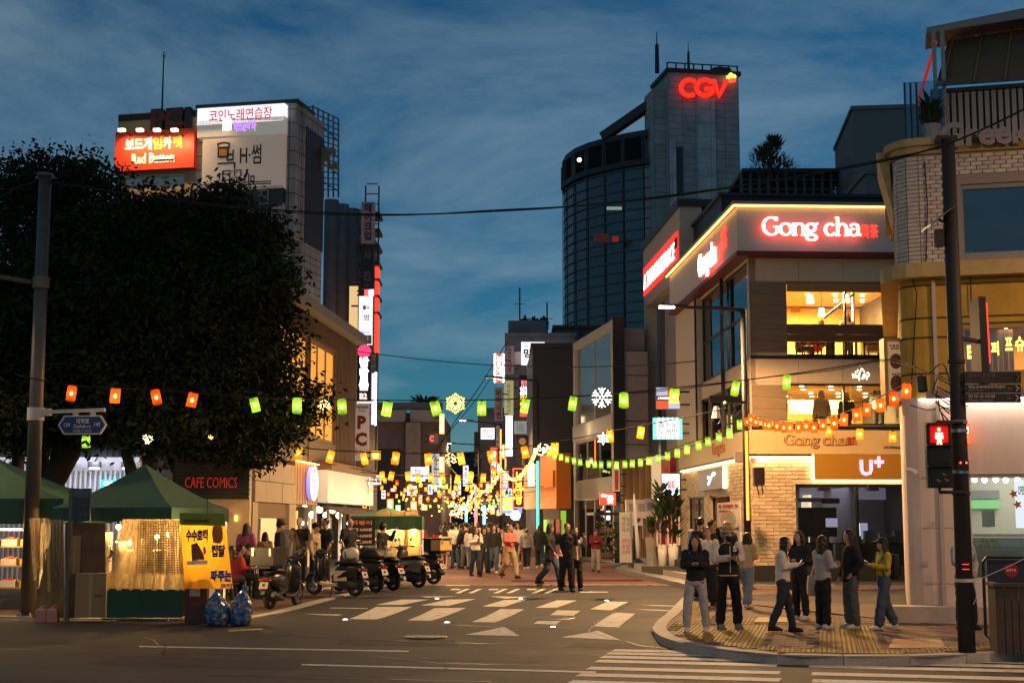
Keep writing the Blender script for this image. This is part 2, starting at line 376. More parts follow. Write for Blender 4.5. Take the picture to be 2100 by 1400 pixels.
for q in ([(1290,1236),(1230,1270),(1205,1296),(1330,1326),(1450,1338)],[(900,1280),(1010,1286),(1200,1288)],[(560,1300),(900,1318),(1180,1322)],[(-20,1330),(300,1338),(640,1344)],[(300,1306),(340,1330),(330,1350)],[(760,1345),(900,1360),(1150,1366)],[(420,1384),(760,1392),(1050,1399)]): seam(q)
# brick paved street behind the crossing
def edge(pts):
 def f(y):
  for (y0,x0),(y1,x1) in zip(pts,pts[1:]):
   if y <= y1: return x0+(x1-x0)*max(0,(y-y0)/(y1-y0))
  return pts[-1][1]
 return f
rl=edge([(41,-6.9),(59,-5.4),(200,-16)]);rr=edge([(41,6.4),(48,6.6),(62,5.0),(80,4.0),(200,3)])
yb=[41.5,43,46,50,55,60,70,80,100,130,200]
strip_sheet('brick_street',[(y,[rl(y),(rl(y)+rr(y))/2,rr(y)]) for y in yb],REDPAVE,.006)
strip_sheet('granite_strip',[(41.2,[-7,0,9]),(41.5,[-7,0,9])],GRANITE,.01)
# pavements: their kerbs follow the kerb line of the photograph
def wz(y): return max(.13,gz(y)+.014)
kr=[GZ(x,y,.13) for x,y in [(2400,1325),(2100,1336),(1911,1345),(1750,1346),(1650,1345),(1573,1342),(1500,1334),(1443,1326),(1386,1316),(1352,1304),(1336,1290),(1346,1276),(1368,1261),(1404,1236)]]
kr.append(Vector((kr[-1].x+1.2,41.2,0)))
kl=[GZ(x,y,.13) for x,y in [(-400,1262),(0,1267),(200,1271),(400,1275),(480,1274),(560,1263),(640,1248),(720,1233)]]+[Vector((-3.6,40,0)),Vector((-3.3,41.5,0))]
def resample(pts,step):
 out=[pts[0].copy()];acc=0
 for a,b in zip(pts,pts[1:]):
  L=(b-a).length;t=step-acc
  while t <= L: out.append(a.lerp(b,t/L));t += step
  acc=(acc+L) % step if L >= step-acc else acc+L
 out.append(pts[-1].copy());return out
def pavement(name,line,far,m,stone_side,label_kerb):
 pts=[(p.x,p.y) for p in line]+far
 import bmesh
 me=bpy.data.meshes.new(name);bm=bmesh.new();vs=[bm.verts.new((x,y,wz(y)-.004)) for x,y in pts];f=bm.faces.new(vs)
 bmesh.ops.triangulate(bm,faces=[f]);
 bmesh.ops.recalc_face_normals(bm,faces=bm.faces)
 if sum(f.normal.z for f in bm.faces) < 0: bmesh.ops.reverse_faces(bm,faces=bm.faces)
 for _ in range(3): bmesh.ops.subdivide_edges(bm,edges=[e for e in bm.edges if e.calc_length() > 1.5],cuts=1)
 for v in bm.verts: v.co.z=wz(v.co.y)-.004
 bm.to_mesh(me);bm.free();me.materials.append(m)
 o=link(name,me,kind='structure')
 st=resample([Vector((p.x,p.y,0)) for p in line],.95)
 for a,b in zip(st,st[1:]):
  if (b-a).length < .15: continue
  d=(b-a).normalized();n=Vector((-d.y,d.x,0))*stone_side;g=d*.006;w=.24
  mb=MB();q=[a+g,b-g,b-g+n*w,a+g+n*w]
  if stone_side < 0: q=[q[1],q[0],q[3],q[2]]
  mb.hexa([Vector((p.x,p.y,gz(p.y)-.12)) for p in q]+[Vector((p.x,p.y,wz(p.y)+.012)) for p in q]);mb.build('kerb_stone',GRANITE,o)
 return o
PAVE=brick_mat('pavement_brick',(.13,.075,.05),(.09,.055,.04),(.03,.025,.02),.22,.11)
rightp=pavement('pavement',kr,[(12,41.2),(40,41.2),(40,kr[0].y)],PAVE,-1,'')
leftp=pavement('pavement',kl,[(-8,41.5),(-8,56),(-60,56),(-60,kl[0].y)],PAVE,1,'')
# pavers and tactile tiles of the corner
random.seed(3)
PAV=[mat('paver_%s' % n,c,.8,var=.25,scale=4) for n,c in (('a',(.15,.085,.058)),('b',(.115,.065,.047)),('c',(.18,.11,.08)))]
TACT=mat('tactile_yellow',(.27,.17,.035),.7,var=.3,scale=3)
import mathutils.geometry as mg
polyr=[(p.x,p.y) for p in kr]+[(40,41.2),(40,kr[0].y)]
def inpoly(x,y,poly):
 c=False;j=len(poly)-1
 for i in range(len(poly)):
  xi,yi=poly[i];xj,yj=poly[j]
  if (yi > y) != (yj > y) and x < (xj-xi)*(y-yi)/(yj-yi)+xi: c=not c
  j=i
 return c
def kdist(x,y):
 p=Vector((x,y,0));return min((p-mg.intersect_point_line(p,Vector((a.x,a.y,0)),Vector((b.x,b.y,0)))[0]).length if 0 <= mg.intersect_point_line(p,Vector((a.x,a.y,0)),Vector((b.x,b.y,0)))[1] <= 1 else min((p-Vector((a.x,a.y,0))).length,(p-Vector((b.x,b.y,0))).length) for a,b in zip(kr,kr[1:]))
ang=R(-12);ux,uy=cos(ang),sin(ang)
P0=GZ(1700,1320,.13);P1=GZ(1345,1300,.13)
tm=MB();tm.box(-.144,.144,-.144,.144,-.03,.006)
for i in range(4):
 for j in range(4): tm.cyl((-.105+.07*i,-.105+.07*j),.022,.006,.012,6,.014)
tme=tm.mesh('tactile_tile',TACT)
cells=[]
for i in range(-12,40):
 for j in range(-6,30):
  x=P0.x+ux*.3*i-uy*.3*j;y=P0.y+uy*.3*i+ux*.3*j
  if not inpoly(x,y,polyr): continue
  k=kdist(x,y)
  lead=0 <= i <= 2 and j < 15;lead2=x < P1.x+2.2 and 23 < y < 30 and abs((x-P1.x)-1.1-(y-24)*.25) < .6
  if k > .42 and k < 1.02 and i < 16 or (k > .42 and (lead or lead2)): cells.append((x,y))
for x,y in cells[:300]:
 o=link('tactile_tile',tme,rightp);o.location=(x,y,wz(y)+.006);o.rotation_euler=(0,0,ang)
tset=cells
pv=[]
for j in range(0,110):
 for i in range(-40,70):
  x=P0.x+ux*.225*(i+.5*(j % 2))-uy*.114*j+uy*2;y=P0.y+uy*.225*(i+.5*(j % 2))+ux*.114*j-ux*2
  if x > 9 or y > 31 or not inpoly(x,y,polyr) or kdist(x,y) < .34: continue
  if any(abs(x-a) < .22 and abs(y-b) < .2 for a,b in tset): continue
  pv.append((x,y))
pv.sort(key=lambda p: p[1])
pm=[]
for m in PAV:
 b=MB();b.box(-.108,.108,-.053,.053,-.03,.004);pm.append(b.mesh('paver',m))
for x,y in pv[:300]:
 o=link('paver',pm[int(random.random()*3)],rightp);o.location=(x,y,wz(y)+random.uniform(0,.004));o.rotation_euler=(random.uniform(-.015,.015),0,ang)
b=MB()
for x,y in pv[300:]:
 b.cur=int(random.random()*3);z=wz(y)+random.uniform(0,.004)
 q=[(x+ux*a-uy*c,y+uy*a+ux*c) for a,c in ((-.108,-.053),(.108,-.053),(.108,.053),(-.108,.053))]
 b.hexa([Vector((p[0],p[1],z-.03)) for p in q]+[Vector((p[0],p[1],z+.004)) for p in q])
b.build('paver',PAV,rightp,kind='stuff')
for (a,bq,c,d,n) in ((1545,1268,1640,1277,3),(1822,1309,1940,1328,4)): # pale access slabs set into the pavers
 p,q,r,s=GZ(a,d,.14),GZ(c,d,.14),GZ(c-12,bq,.14),GZ(a+10,bq,.14)
 mb=MB();mb.hexa([v-Vector((0,0,.1)) for v in (p,q,r,s)]+[Vector((v.x,v.y,wz(v.y)+.016)) for v in (p,q,r,s)]);mb.build('access_slab',mat('warm_slab',(.42,.24,.12),.7,var=.2,scale=5),rightp)
 # manholes, road studs, drains
def manhole(px,py,r,label):
 p=G(px,py);t=thing('manhole_cover',label,'manhole cover',(p.x,p.y,gz(p.y)),0,'manhole covers in the crossing')
 mb=MB();mb.cyl((0,0),r,.0,.008,28);mb.build('cover',mat('cast_iron',(.06,.055,.05),.5,.6,var=.3,scale=20),t)
 mb=MB();n=36
 for k in range(n):
  a=2*pi*k/n
  for rr_ in (.35,.62,.88):
   if rr_ == .35 and k % 2: continue
   mb.box(r*rr_*cos(a)-.018,r*rr_*cos(a)+.018,r*rr_*sin(a)-.018,r*rr_*sin(a)+.018,.008,.014)
 mb.build('tread',mat('worn_iron',(.3,.27,.23),.4,.8),t)
 mb=MB();o_=mb.ring(Vector((0,0,.004)),Vector((r*1.06,0,0)),Vector((0,r*1.06,0)),36);i_=mb.ring(Vector((0,0,.012)),Vector((r*.97,0,0)),Vector((0,r*.97,0)),36)
 mb.loft([o_,i_],False);mb.build('rim',MATS['worn_iron'],t)
manhole(873,1305,.36,'round iron manhole cover on bare asphalt near the pointed yield triangles')
manhole(1135,1267,.40,'round iron manhole cover breaking a white crossing bar')
STUD=emit('stud_light',(.8,.88,1),7)
for px,py,lb in ((708,1271,'glowing white road stud before the scooters at the kerb'),(917,1277,'glowing white road stud by the bare manhole cover'),(1134,1286,'glowing white road stud between the two yield triangles'),
(896,1228,'glowing white road stud at the far bar end toward the scooters'),(1068,1228,'glowing white road stud on the middle far crossing bar'),(1244,1232,'glowing white road stud at the far bar toward the tea shop')):
 p=G(px,py);t=thing('road_stud',lb,'road light',(p.x,p.y,gz(p.y)),0,'lit studs along the crossing')
 mb=MB();mb.cyl((0,0),.07,0,.014,12,.062);mb.build('housing',STEEL,t)
 mb=MB();mb.ball((0,0,.014),(.05,.05,.012),10,4);mb.build('lens',STUD,t)
p=G(939,1201);mb=MB();mb.box(-.32,.32,-.2,.2,.004,.016);o=mb.build('drain_cover',mat('drain_yellow',(.5,.38,.16),.6,var=.3,scale=12));o.location=(p.x,p.y,gz(p.y));tag(o,'small pale yellow drain cover at the edge of the brick street','drain cover')
mb=MB();mb.tube([GZ(-30,1262,.02),GZ(20,1283,.02),GZ(60,1290,.02),GZ(200,1290,.02),GZ(380,1290,.02),GZ(430,1285,.03)],.018,5);tag(mb.build('hose',RUBBER),'thin black hose lying in the gutter in front of the stall','hose')
# buildings to the right
GLASS=glass('window_glass');DGLASS=glass('dark_glass',(.25,.3,.33),.1,.55,.03,(.015,.02,.024));CLEARG=glass('clear_glass',(.96,.97,.97),.03)
WARMLED=emit('warm_led',(1,.48,.11),4);WHITELED=emit('white_led',(1,.93,.82),8);CEILW=emit('ceiling_disc',(1,.82,.5),14)
WOODT=mat('wood_grain_tile',(.21,.145,.085),.6,var=.35,scale=3,stretch=(.4,1,12))
DRED=mat('dark_red_metal',(.11,.014,.014),.5);SIGNRED=emit('sign_red',(1,.03,.02),1.6);SIGNW=emit('sign_white',(1,.97,.92),3.2)
YROOM=mat('warm_room_wall',(.78,.5,.17),.8);BLIND=mat('wood_blind',(.33,.17,.06),.6)
def prect(face,par,name,m,a,b,c,d,o0,o1,**k):
 u0,u1,w0,w1=face.rect(a,b,c,d,o1);mb=MB();face.box(mb,u0,u1,w0,w1,o0,o1);return mb.build(name,m,par,**k)
def bx(face,par,name,m,u0,u1,w0,w1,o0,o1,**k): mb=MB();face.box(mb,u0,u1,w0,w1,o0,o1);return mb.build(name,m,par,**k)
def sgn(face,name,label,cat,u0,u1,w0,w1,o0,o1,board,texts=(),rim=None,group=None):
 """a sign standing on a building's face: texts = (string, x0, x1, y0, y1 as shares of the board, material, boldness)"""
 fr=face.fr;t=thing(name,label,cat,fr.M @ face.P(u0,w0,o1),fr.rz,group)
 f2=Face(Frame(t.location.x,t.location.y,fr.rz,t.location.z),face.k,0)
 W_,H_=u1-u0,w1-w0
 if board: mb=MB();f2.box(mb,0,W_,0,H_,o0-o1,0);mb.build('board',board,t)
 if rim:
  mb=MB();e=rim[1]
  f2.box(mb,-e,W_+e,-e,0,o0-o1,.02);f2.box(mb,-e,W_+e,H_,H_+e,o0-o1,.02);f2.box(mb,-e,0,0,H_,o0-o1,.02);f2.box(mb,W_,W_+e,0,H_,o0-o1,.02);mb.build('frame',rim[0],t)
 for tx in texts: letter(t,f2,tx[0],tx[1]*W_,tx[2]*W_,tx[3]*H_,tx[4]*H_,.004,tx[5],.02,(tx[6]*.6 if len(tx) > 6 else .01),tx[7] if len(tx) > 7 else 1)
 t['_w']=W_;return t,f2
 # strokes of the round serif lettering (Gong cha): pen thickens on vertical strokes
def arc(cx,cy,rx,ry,a0,a1,n=14): return [(cx+rx*cos(R(a0+(a1-a0)*i/n)),cy+ry*sin(R(a0+(a1-a0)*i/n))) for i in range(n+1)]
SERIF={'G': (.78,[arc(.40,.36,.34,.36,50,315,18),[(.64,.10),(.64,.34)],[(.5,.34),(.76,.34)],[(.62,.60),(.62,.71)]]),'o': (.58,[arc(.28,.24,.23,.24,0,360,18)]),
'n': (.62,[[(.12,0),(.12,.48)],[(.03,.48),(.14,.48)],arc(.32,.30,.18,.18,170,0,8)+[(.50,0)],[(.02,0),(.22,0)],[(.40,0),(.60,0)]]),
'g': (.56,[arc(.25,.32,.18,.16,0,360,14),[(.40,.44),(.54,.49)],[(.14,.18),(.12,.08),(.3,.04),(.44,.0)],arc(.26,-.1,.21,.11,60,400,14)]),
'c': (.50,[arc(.27,.24,.22,.24,50,320,14)]),'h': (.62,[[(.12,0),(.12,.74)],[(.03,.74),(.14,.74)],arc(.32,.30,.18,.18,170,0,8)+[(.50,0)],[(.02,0),(.22,0)],[(.40,0),(.60,0)]]),
'a': (.55,[arc(.25,.34,.17,.14,150,0,7)+[(.42,.06),(.52,.02)],arc(.22,.14,.17,.14,70,340,12)]),' ': (.3,[])}
def serif(word,thick=.11,thin=.045):
 """flat outline quads of a word, unit cap height"""
 x=0;quads=[]
 for ch in word:
  w,st=SERIF[ch]
  for s in st:
   for (ax,ay),(bx_,by) in zip(s,s[1:]):
    dx,dy=bx_-ax,by-ay;L=sqrt(dx*dx+dy*dy)
    if L < 1e-6: continue
    t=(thin+(thick-thin)*abs(dy)/L)/2;nx,ny=-dy/L*t,dx/L*t;ex,ey=dx/L*t*.35,dy/L*t*.35
    quads.append([(x+ax-nx-ex,ay-ny-ey),(x+bx_-nx+ex,by-ny+ey),(x+bx_+nx+ex,by+ny+ey),(x+ax+nx-ex,ay+ny-ey)])
  x += w*.94
 return quads,x
def serif_word(par,face,word,u0,u1,w0,w1,out,m,ext=.03,name='lettering',thick=.13,thin=.05):
 q,L=serif(word,thick,thin);ys_=[p[1] for a in q for p in a];y0,y1=min(ys_),max(ys_);mb=MB()
 for a in q: face.poly(mb,[(u0+(p[0])/L*(u1-u0),w0+(p[1]-y0)/(y1-y0)*(w1-w0)) for p in a],out,out+ext)
 return mb.build(name,m,par)
 # three storey tea shop on the corner
c0=at(1547,1190,44);fr=Frame(c0.x,c0.y,R(3.05));ts=thing('tea_shop_building','three storey beige corner building with red soffit and lit cafe windows','building',fr.o,fr.rz)
FR,FL=Face(fr,'F',0),Face(fr,'L',0)
UR=FR.uv(1862,900)[0]+.5;zb=.2
def zF(y,o=0): return FR.uv(1700,y,o)[1]
def uF(x,y=700,o=0): return FR.uv(x,y,o)[0]
def uL(x,y=800,o=0): return FL.uv(x,y,o)[0]
UL=uL(1397,950)
zt,zs0,zs1=zF(430),zF(521),zF(578)
h2=(uF(1613,650),UR-.3,zF(730),zF(578));h1=(uF(1613,820),UR-.3,zF(872),zF(786));h0=(uF(1633,1080),UR-.25,zF(1166),zF(992))
mb=MB();holed(FR,mb,.02,UR,zb,zs0,[h2,h1,h0],-.25,0);mb.build('wall',BEIGE,ts)
l2=(uL(1437,700),-.12,zF(737),zF(540)+.1);l1=(uL(1437,850),-.12,zF(882),zF(775));ld=(uL(1411,1070),uL(1446,1070),zb+.15,zF(1007));lw_=(uL(1458,1060),uL(1499,1060),zF(1112),zF(1008))
mb=MB();holed(FL,mb,UL,0,zb,zs0,[l2,l1,ld,lw_],-.25,0);mb.build('side_wall',BEIGE,ts)
mb=MB();Dp=-UL
mb.box(.26,UR,.3,Dp,zt-.3,zt-.1);mb.box(UR-.02,UR+.2,.02,Dp,zb,zt-.2);mb.box(.26,UR,Dp-.2,Dp,zb,zt-.2);mb.build('roof_shell',DCONC,ts)
for zf_,n_ in ((zF(737),'upper_floor'),(zF(884),'lower_floor')): bx(FR,ts,n_,mat('floor_slab',(.3,.24,.17),.6),.27,UR-.03,zf_-.25,zf_-.02,-Dp+.3,-.27)
bx(FR,ts,'ceiling',YROOM,.27,UR-.03,zF(584)+.25,zF(584)+.33,-Dp+.3,-.27)
# fascia band with its cap, led line and red soffit
mb=MB();o_=.38
FR.box(mb,-o_,UR,zs0,zt,0.0,o_);FL.box(mb,UL+.1,-.0,zs0,zt,0.0,o_);mb.build('fascia',mat('fascia',(.5,.46,.42),.6),ts)
mb=MB();FR.box(mb,-o_-.17,UR+.05,zt+.02,zt+.12,.0,o_+.17);FL.box(mb,UL,-.0,zt+.02,zt+.12,.0,o_+.17);mb.build('roof_cap',mat('cap_metal',(.3,.26,.24),.5),ts)
mb=MB();FR.box(mb,-o_-.1,UR,zt-.04,zt+.015,o_+.10,o_+.14);mb.build('led_strip',WARMLED,ts);mb=MB();FL.box(mb,UL+.1,o_+.1,zt-.04,zt+.015,o_+.10,o_+.14);mb.build('led_strip',WARMLED,ts)
mb=MB();FR.box(mb,-o_-.05,UR,zs0-.14,zs0-.004,.0,o_+.05);FL.box(mb,UL+.1,0,zs0-.14,zs0-.004,.0,o_+.05);mb.build('soffit',DRED,ts)
for a,b in ((1549,1636),(1637.4,1727),(1728.4,1825)): bx(FR,ts,'panel',BEIGE,uF(a,550),uF(b,550),zs1+.03,zs0-.15,.003,.03)
for a,b in ((1549,1636),(1637.4,1727),(1728.4,1825)): bx(FR,ts,'panel',BEIGE,uF(a,760),uF(b,760),zF(785)+.02,zF(734)-.04,.003,.03)
bx(FR,ts,'ledge',BLACK,0.0,UR,zF(736),zF(730),.003,.07);bx(FR,ts,'ledge',BLACK,0,UR,zF(880),zF(873),.003,.07)
rows=[(zs1-.01-(i+1)*.36,.34) for i in range(int((zs1-zF(728))/.36))]
pieces('tile',[((( .03+h2[0])/2 + (-.0),-.012,z+.17),(h2[0]-.06,.03,.35)) for z,_ in rows],WOODT,ts)
rows=[zF(788)-.01-(i+1)*.36 for i in range(int((zF(788)-zF(872))/.36))]
pieces('tile',[(((.03+h1[0])/2,-.012,z+.17),(h1[0]-.06,.03,.35)) for z in rows],WOODT,ts)
# front windows
def window(face,par,hole,cols,rail=(),depth=.12,fm=BLACK,gm=None,fw=.06):
 u0,u1,w0,w1=hole;w=MB()
 for a,b in ((w0,w0+fw),(w1-fw,w1)): face.box(w,u0,u1,a,b,-depth-.05,-depth+.05)
 us=[u0]+[u0+(u1-u0)*c for c in cols]+[u1]
 for u in us: face.box(w,max(u0,u-fw/2),min(u1,u+fw/2),w0+fw,w1-fw,-depth-.045,-depth+.045)
 for r in rail: face.box(w,u0,u1,r-fw/2,r+fw/2,-depth-.04,-depth+.04)
 o=w.build('window',fm,par)
 for a,b in zip(us,us[1:]):
  g=MB();face.box(g,a+fw/2,b-fw/2,w0+fw,w1-fw,-depth-.006,-depth+.006);g.build('pane',gm or GLASS,o)
 return o
w2=window(FR,ts,(h2[0],h2[1],h2[2],h2[3]),(.48,),gm=CLEARG)
bx(FR,ts,'roller_blind',BLIND,h2[0]+.05,h2[1]-.05,zF(598),zF(580),-.1,.0)
bx(FR,ts,'sill_rail',mat('wood_rail',(.16,.075,.03),.5),h2[0],h2[1],zF(684),zF(665),-.25,.04)
bx(FR,ts,'sill_rail',MATS['wood_rail'],h2[0],h2[1],zF(700),zF(686),-.22,.03)
for i in range(1,8): bx(FR,ts,'baluster',BLACK,h2[0]+(h2[1]-h2[0])*i/8-.02,h2[0]+(h2[1]-h2[0])*i/8+.02,h2[2]+.04,zF(700),-.12,-.07)
w1_=window(FR,ts,h1,(.46,),gm=CLEARG)
for k,(a,b) in enumerate(((h1[0]+.05,h1[0]+(h1[1]-h1[0])*.5),(h1[0]+(h1[1]-h1[0])*.52,h1[1]-.05))):
 for i in range(7): z=zF(790)-.06*i;bx(FR,ts,'slat',BLIND if k == 0 else mat('dark_blind',(.08,.035,.015),.6),a,b,z-.035,z-.02,-.07,-.02)
 # inside the two lit floors
for zc,zf_,nm in ((zF(584)+.2,zF(730),'u'),(zF(784)-.02,zF(880),'l')):
 bx(FR,ts,'back_wall',YROOM,.27,UR-.03,zf_,zc,-6.3,-6.2)
 if nm == 'l': bx(FR,ts,'ceiling',YROOM,.27,UR-.03,zc,zc+.08,-Dp+.3,-.27)
 for i in range(5):
  for j in range(4):
   mb=MB();mb.cyl((.9+i*.9+(j % 2)*.35,.9+j*1.2),.07,zc-.03,zc-.002,10);mb.build('downlight',CEILW,ts)
 lamp('AREA',fr.M @ Vector((UR/2,2.6,zc-.1)),3000 if nm == 'u' else 2000,(1,.60,.19),1.2)
for i,x in enumerate((1.35,2.3,3.3)): # hanging lamps over the tables
 p=FR.uv((1662,1685,1735)[i],(614,640,612)[i],-1.2);z=p[1]
 t=MB();t.cyl((p[0],1.2),.12,z-.12,z+.12,12,.08);t.build('pendant_lamp',emit('pendant',(1,.75,.35),6),ts)
 t=MB();t.tube([(p[0],1.2,z+.12),(p[0],1.2,zF(584)+.2)],.01,4);t.build('pendant_cord',BLACK,ts)
for i in range(4): # cafe tables and chairs, seen through the rails
 x=h2[0]+.5+i*.95;z=zF(730)
 t=thing('cafe_table',('dark cafe table beside the hooded guest upstairs','dark cafe table near the red seat upstairs','dark cafe table below the standing guest upstairs','dark cafe table at the far window end upstairs')[i],'table',fr.M @ Vector((x,.9,z)),fr.rz)
 mb=MB();mb.box(-.33,.33,-.3,.3,.70,.74);mb.build('table_top',DARK,t);mb=MB();mb.cyl((0,0),.03,.02,.70,8);mb.build('leg',BLACK,t);mb=MB();mb.cyl((0,0),.22,0,.02,12);mb.build('base',BLACK,t)
 if i in (1,3): continue
 t=thing('cafe_chair',('red cushioned seat behind the window rails','','grey cushioned seat behind the window rails')[i],'chair',fr.M @ Vector((x+.55,1.0,z)),fr.rz)
 mb=MB();mb.box(-.25,.25,-.24,.24,.25,.44);mb.build('seat',mat('red_cushion' if i == 0 else 'grey_cushion',(.6,.04,.03) if i == 0 else (.15,.14,.13),.8),t);mb=MB();mb.box(-.25,.25,.24,.32,.25,.85);mb.build('backrest',DARK,t)
 for sx in (-.21,.21):
  for sy in (-.2,.2): mb=MB();mb.box(sx-.02,sx+.02,sy-.02,sy+.02,0,.25);mb.build('leg',BLACK,t)
for i,(a,c,y0,y1) in enumerate(((1622,1640,606,640),(1655,1672,604,628),(1765,1790,610,646),(1797,1820,604,640))): u0,u1,w0,w1=FR.rect(a,y0,c,y1,-6.1);bx(FR,ts,'wall_frame',mat('frame_%d' % i,((.3,.12,.04),(.55,.3,.08),(.2,.1,.05),(.6,.45,.25))[i],.6),u0,u1,w0,w1,-6.15,-6.1)
p=[FR.uv(*q,-1.4) for q in ((1690,652),(1752,602))];mb=MB();mb.bar(FR.P(*p[0],-1.4),FR.P(*p[1],-1.4),.07);mb.build('stair_rail',DARK,ts)
bx(FR,ts,'partition',mat('partition',(.45,.38,.28),.6),uF(1748,620,-1.5),uF(1752,620,-1.5),zF(730),zF(584)+.2,-1.6,-1.45)
# signs on the front
o2=o_+.03
def hanja(par,face,a,b,c,d,o,m): letter(par,face,'貢茶',a,b,c,d,o,m,.03,-.008,name='lettering')
u0,u1,w0,w1=FR.rect(1560,446,1762,497,o2)
t=thing('shop_sign','big halo lit white serif letters with red edges on the corner fascia, facing the crossing','sign',fr.M @ FR.P(u0,w0,o2),fr.rz);f2=Face(Frame(t.location.x,t.location.y,fr.rz,t.location.z),'F',0)
for e,mm,off in ((.03,emit('letter_edge',(1,.05,.03),3.5),.10),(.0,emit('letter_white',(1,.94,.9),3.5),.145)):
 serif_word(t,f2,'Gong cha',-e*.4,u1-u0+e*.4,-e*.3,w1-w0+e*.3,off,mm,.04,thick=.115+e*1.6,thin=.04+e*1.6)
a0,a1,b0,b1=FR.rect(1766,460,1801,488,o2);hanja(t,f2,a0-u0,a1-u0,b0-w0,b1-w0,.0,emit('hanja_red',(1,.06,.03),1.5))
ul0,ul1=FL.uv(1441,520,o2)[0],FL.uv(1478,520,o2)[0];z0_,z1_=FL.uv(1460,566,o2)[1],FL.uv(1460,506,o2)[1]
t=thing('shop_sign','halo lit white serif letters on the street side of the corner fascia','sign',fr.M @ FL.P(ul0,z0_,o2),fr.rz);f2=Face(Frame(t.location.x,t.location.y,fr.rz,t.location.z),'L',0)
for e,mm,off in ((.03,MATS['letter_edge'],.08),(0,MATS['letter_white'],.125)): serif_word(t,f2,'Gong cha',-e*.4,ul1-ul0+e*.4,-e*.3,z1_-z0_+e*.3,off,mm,.05,thick=.12+e*1.6,thin=.045+e*1.6)
ua,ub=FL.uv(1480,515,o2)[0],FL.uv(1491,515,o2)[0];letter(t,f2,'貢茶',ua-ul0,ub-ul0,.45,1.2,0,MATS['hanja_red'],.03,.02)
# lower fascia with the outlined letters
zg0,zg1=zF(931),zF(882)
FASC=mat('lower_fascia',(.60,.42,.2),.55,var=.05)
bx(FR,ts,'lower_fascia',FASC,-.12,UR+.05,zg0,zg1,.003,.12);bx(FL,ts,'lower_fascia',FASC,UL+.1,0,zg0,zg1,.003,.12)
mb=MB();FR.box(mb,-.12,UR+.05,zg0-.06,zg0-.005,.003,.15);FL.box(mb,UL+.1,.0,zg0-.06,zg0-.005,.003,.15);mb.build('fascia_trim',DARK,ts)
u0,u1,w0,w1=FR.rect(1608,890,1734,919,.13)
t=thing('shop_sign','unlit brown serif letters on the lower beige fascia above the phone shop','sign',fr.M @ FR.P(u0,w0,.122),fr.rz);f2=Face(Frame(t.location.x,t.location.y,fr.rz,t.location.z),'F',0)
LB=mat('letter_brown',(.42,.14,.04),.5);serif_word(t,f2,'Gong cha',0,u1-u0,0,w1-w0,0,LB,.03,thick=.16,thin=.09);serif_word(t,f2,'Gong cha',.012,u1-u0+.012,.015,w1-w0,.031,mat('letter_face',(.62,.4,.17),.5),.01,thick=.09,thin=.03)
a0,a1,b0,b1=FR.rect(1736,895,1757,913,.13);letter(t,f2,'貢茶',a0-u0,a1-u0,b0-w0,b1-w0,0,mat('hanja_brown',(.45,.06,.03),.5),.03,.02)
a0,a1,b0,b1=FR.rect(1812,914,1846,920,.13);letter(t,f2,'공차 대학로점',a0-u0,a1-u0,b0-w0,b1-w0,0,BLACK,.01,.005)
ua,ub=FL.uv(1461,915,.13)[0],FL.uv(1487,915,.13)[0];t=thing('shop_sign','brown serif letters on the lower fascia facing the brick street','sign',fr.M @ FL.P(ua,zg0+.12,.122),fr.rz);f2=Face(Frame(t.location.x,t.location.y,fr.rz,t.location.z),'L',0)
serif_word(t,f2,'Gong cha',0,ub-ua,0,(zg1-zg0)*.7,0,LB,.03,thick=.13,thin=.06)
# brick ground floor: real bricks
BR=[mat('brick_%s' % n,c,.75,var=.12,scale=9,bump=.1) for n,c in (('pale',(.50,.37,.24)),('sand',(.44,.315,.2)),('buff',(.55,.42,.28)))]
zb1=zg0-.07;bh,bl=.112,.40;bricks=[]
rown=0;z=zb+.55
while z+bh < zb1:
 u=.0-(rown % 2)*bl/2
 while u < UR:
  a,b_=max(.012,u),min(UR,u+bl-.014)
  segs=[(a,b_)] if z+bh < h0[2]-.1 or z > h0[3]+.06 else ([(a,min(b_,h0[0]-.05))] if a < h0[0]-.12 else [])
  for s0,s1 in segs:
   if s1-s0 > .05: bricks.append((((s0+s1)/2,-.018+.004*random.random(),z+bh/2-.007),(s1-s0,.034,bh-.016)))
  u += bl
 z += bh;rown += 1
side=[];z=zb+.55;rown=0
while z+bh < zb1:
 u=UL-(rown % 2)*bl/2
 while u < -.0:
  a,b_=max(UL,u),min(-.012,u+bl-.014)
  for hh in (ld,lw_):
   if z+bh > hh[2] and z < hh[3] and b_ > hh[0] and a < hh[1]:
    if a < hh[0]: b_=hh[0]-.03
    elif b_ > hh[1]: a=hh[1]+.03
    else: b_=a
  if b_-a > .05: side.append(((-.018,-(a+b_)/2,z+bh/2-.007),(.034,b_-a,bh-.016)))
  u += bl
 z += bh;rown += 1
pieces('brick',bricks[:210]+side[-90:]+bricks[210:]+side[:-90],None,ts,300,mats=BR)
bx(FR,ts,'base_course',mat('black_base',(.02,.02,.022),.5),-.03,UR,zb-.1,zb+.53,.003,.06);bx(FL,ts,'base_course',MATS['black_base'],UL,.0,zb-.1,zb+.53,.003,.06)
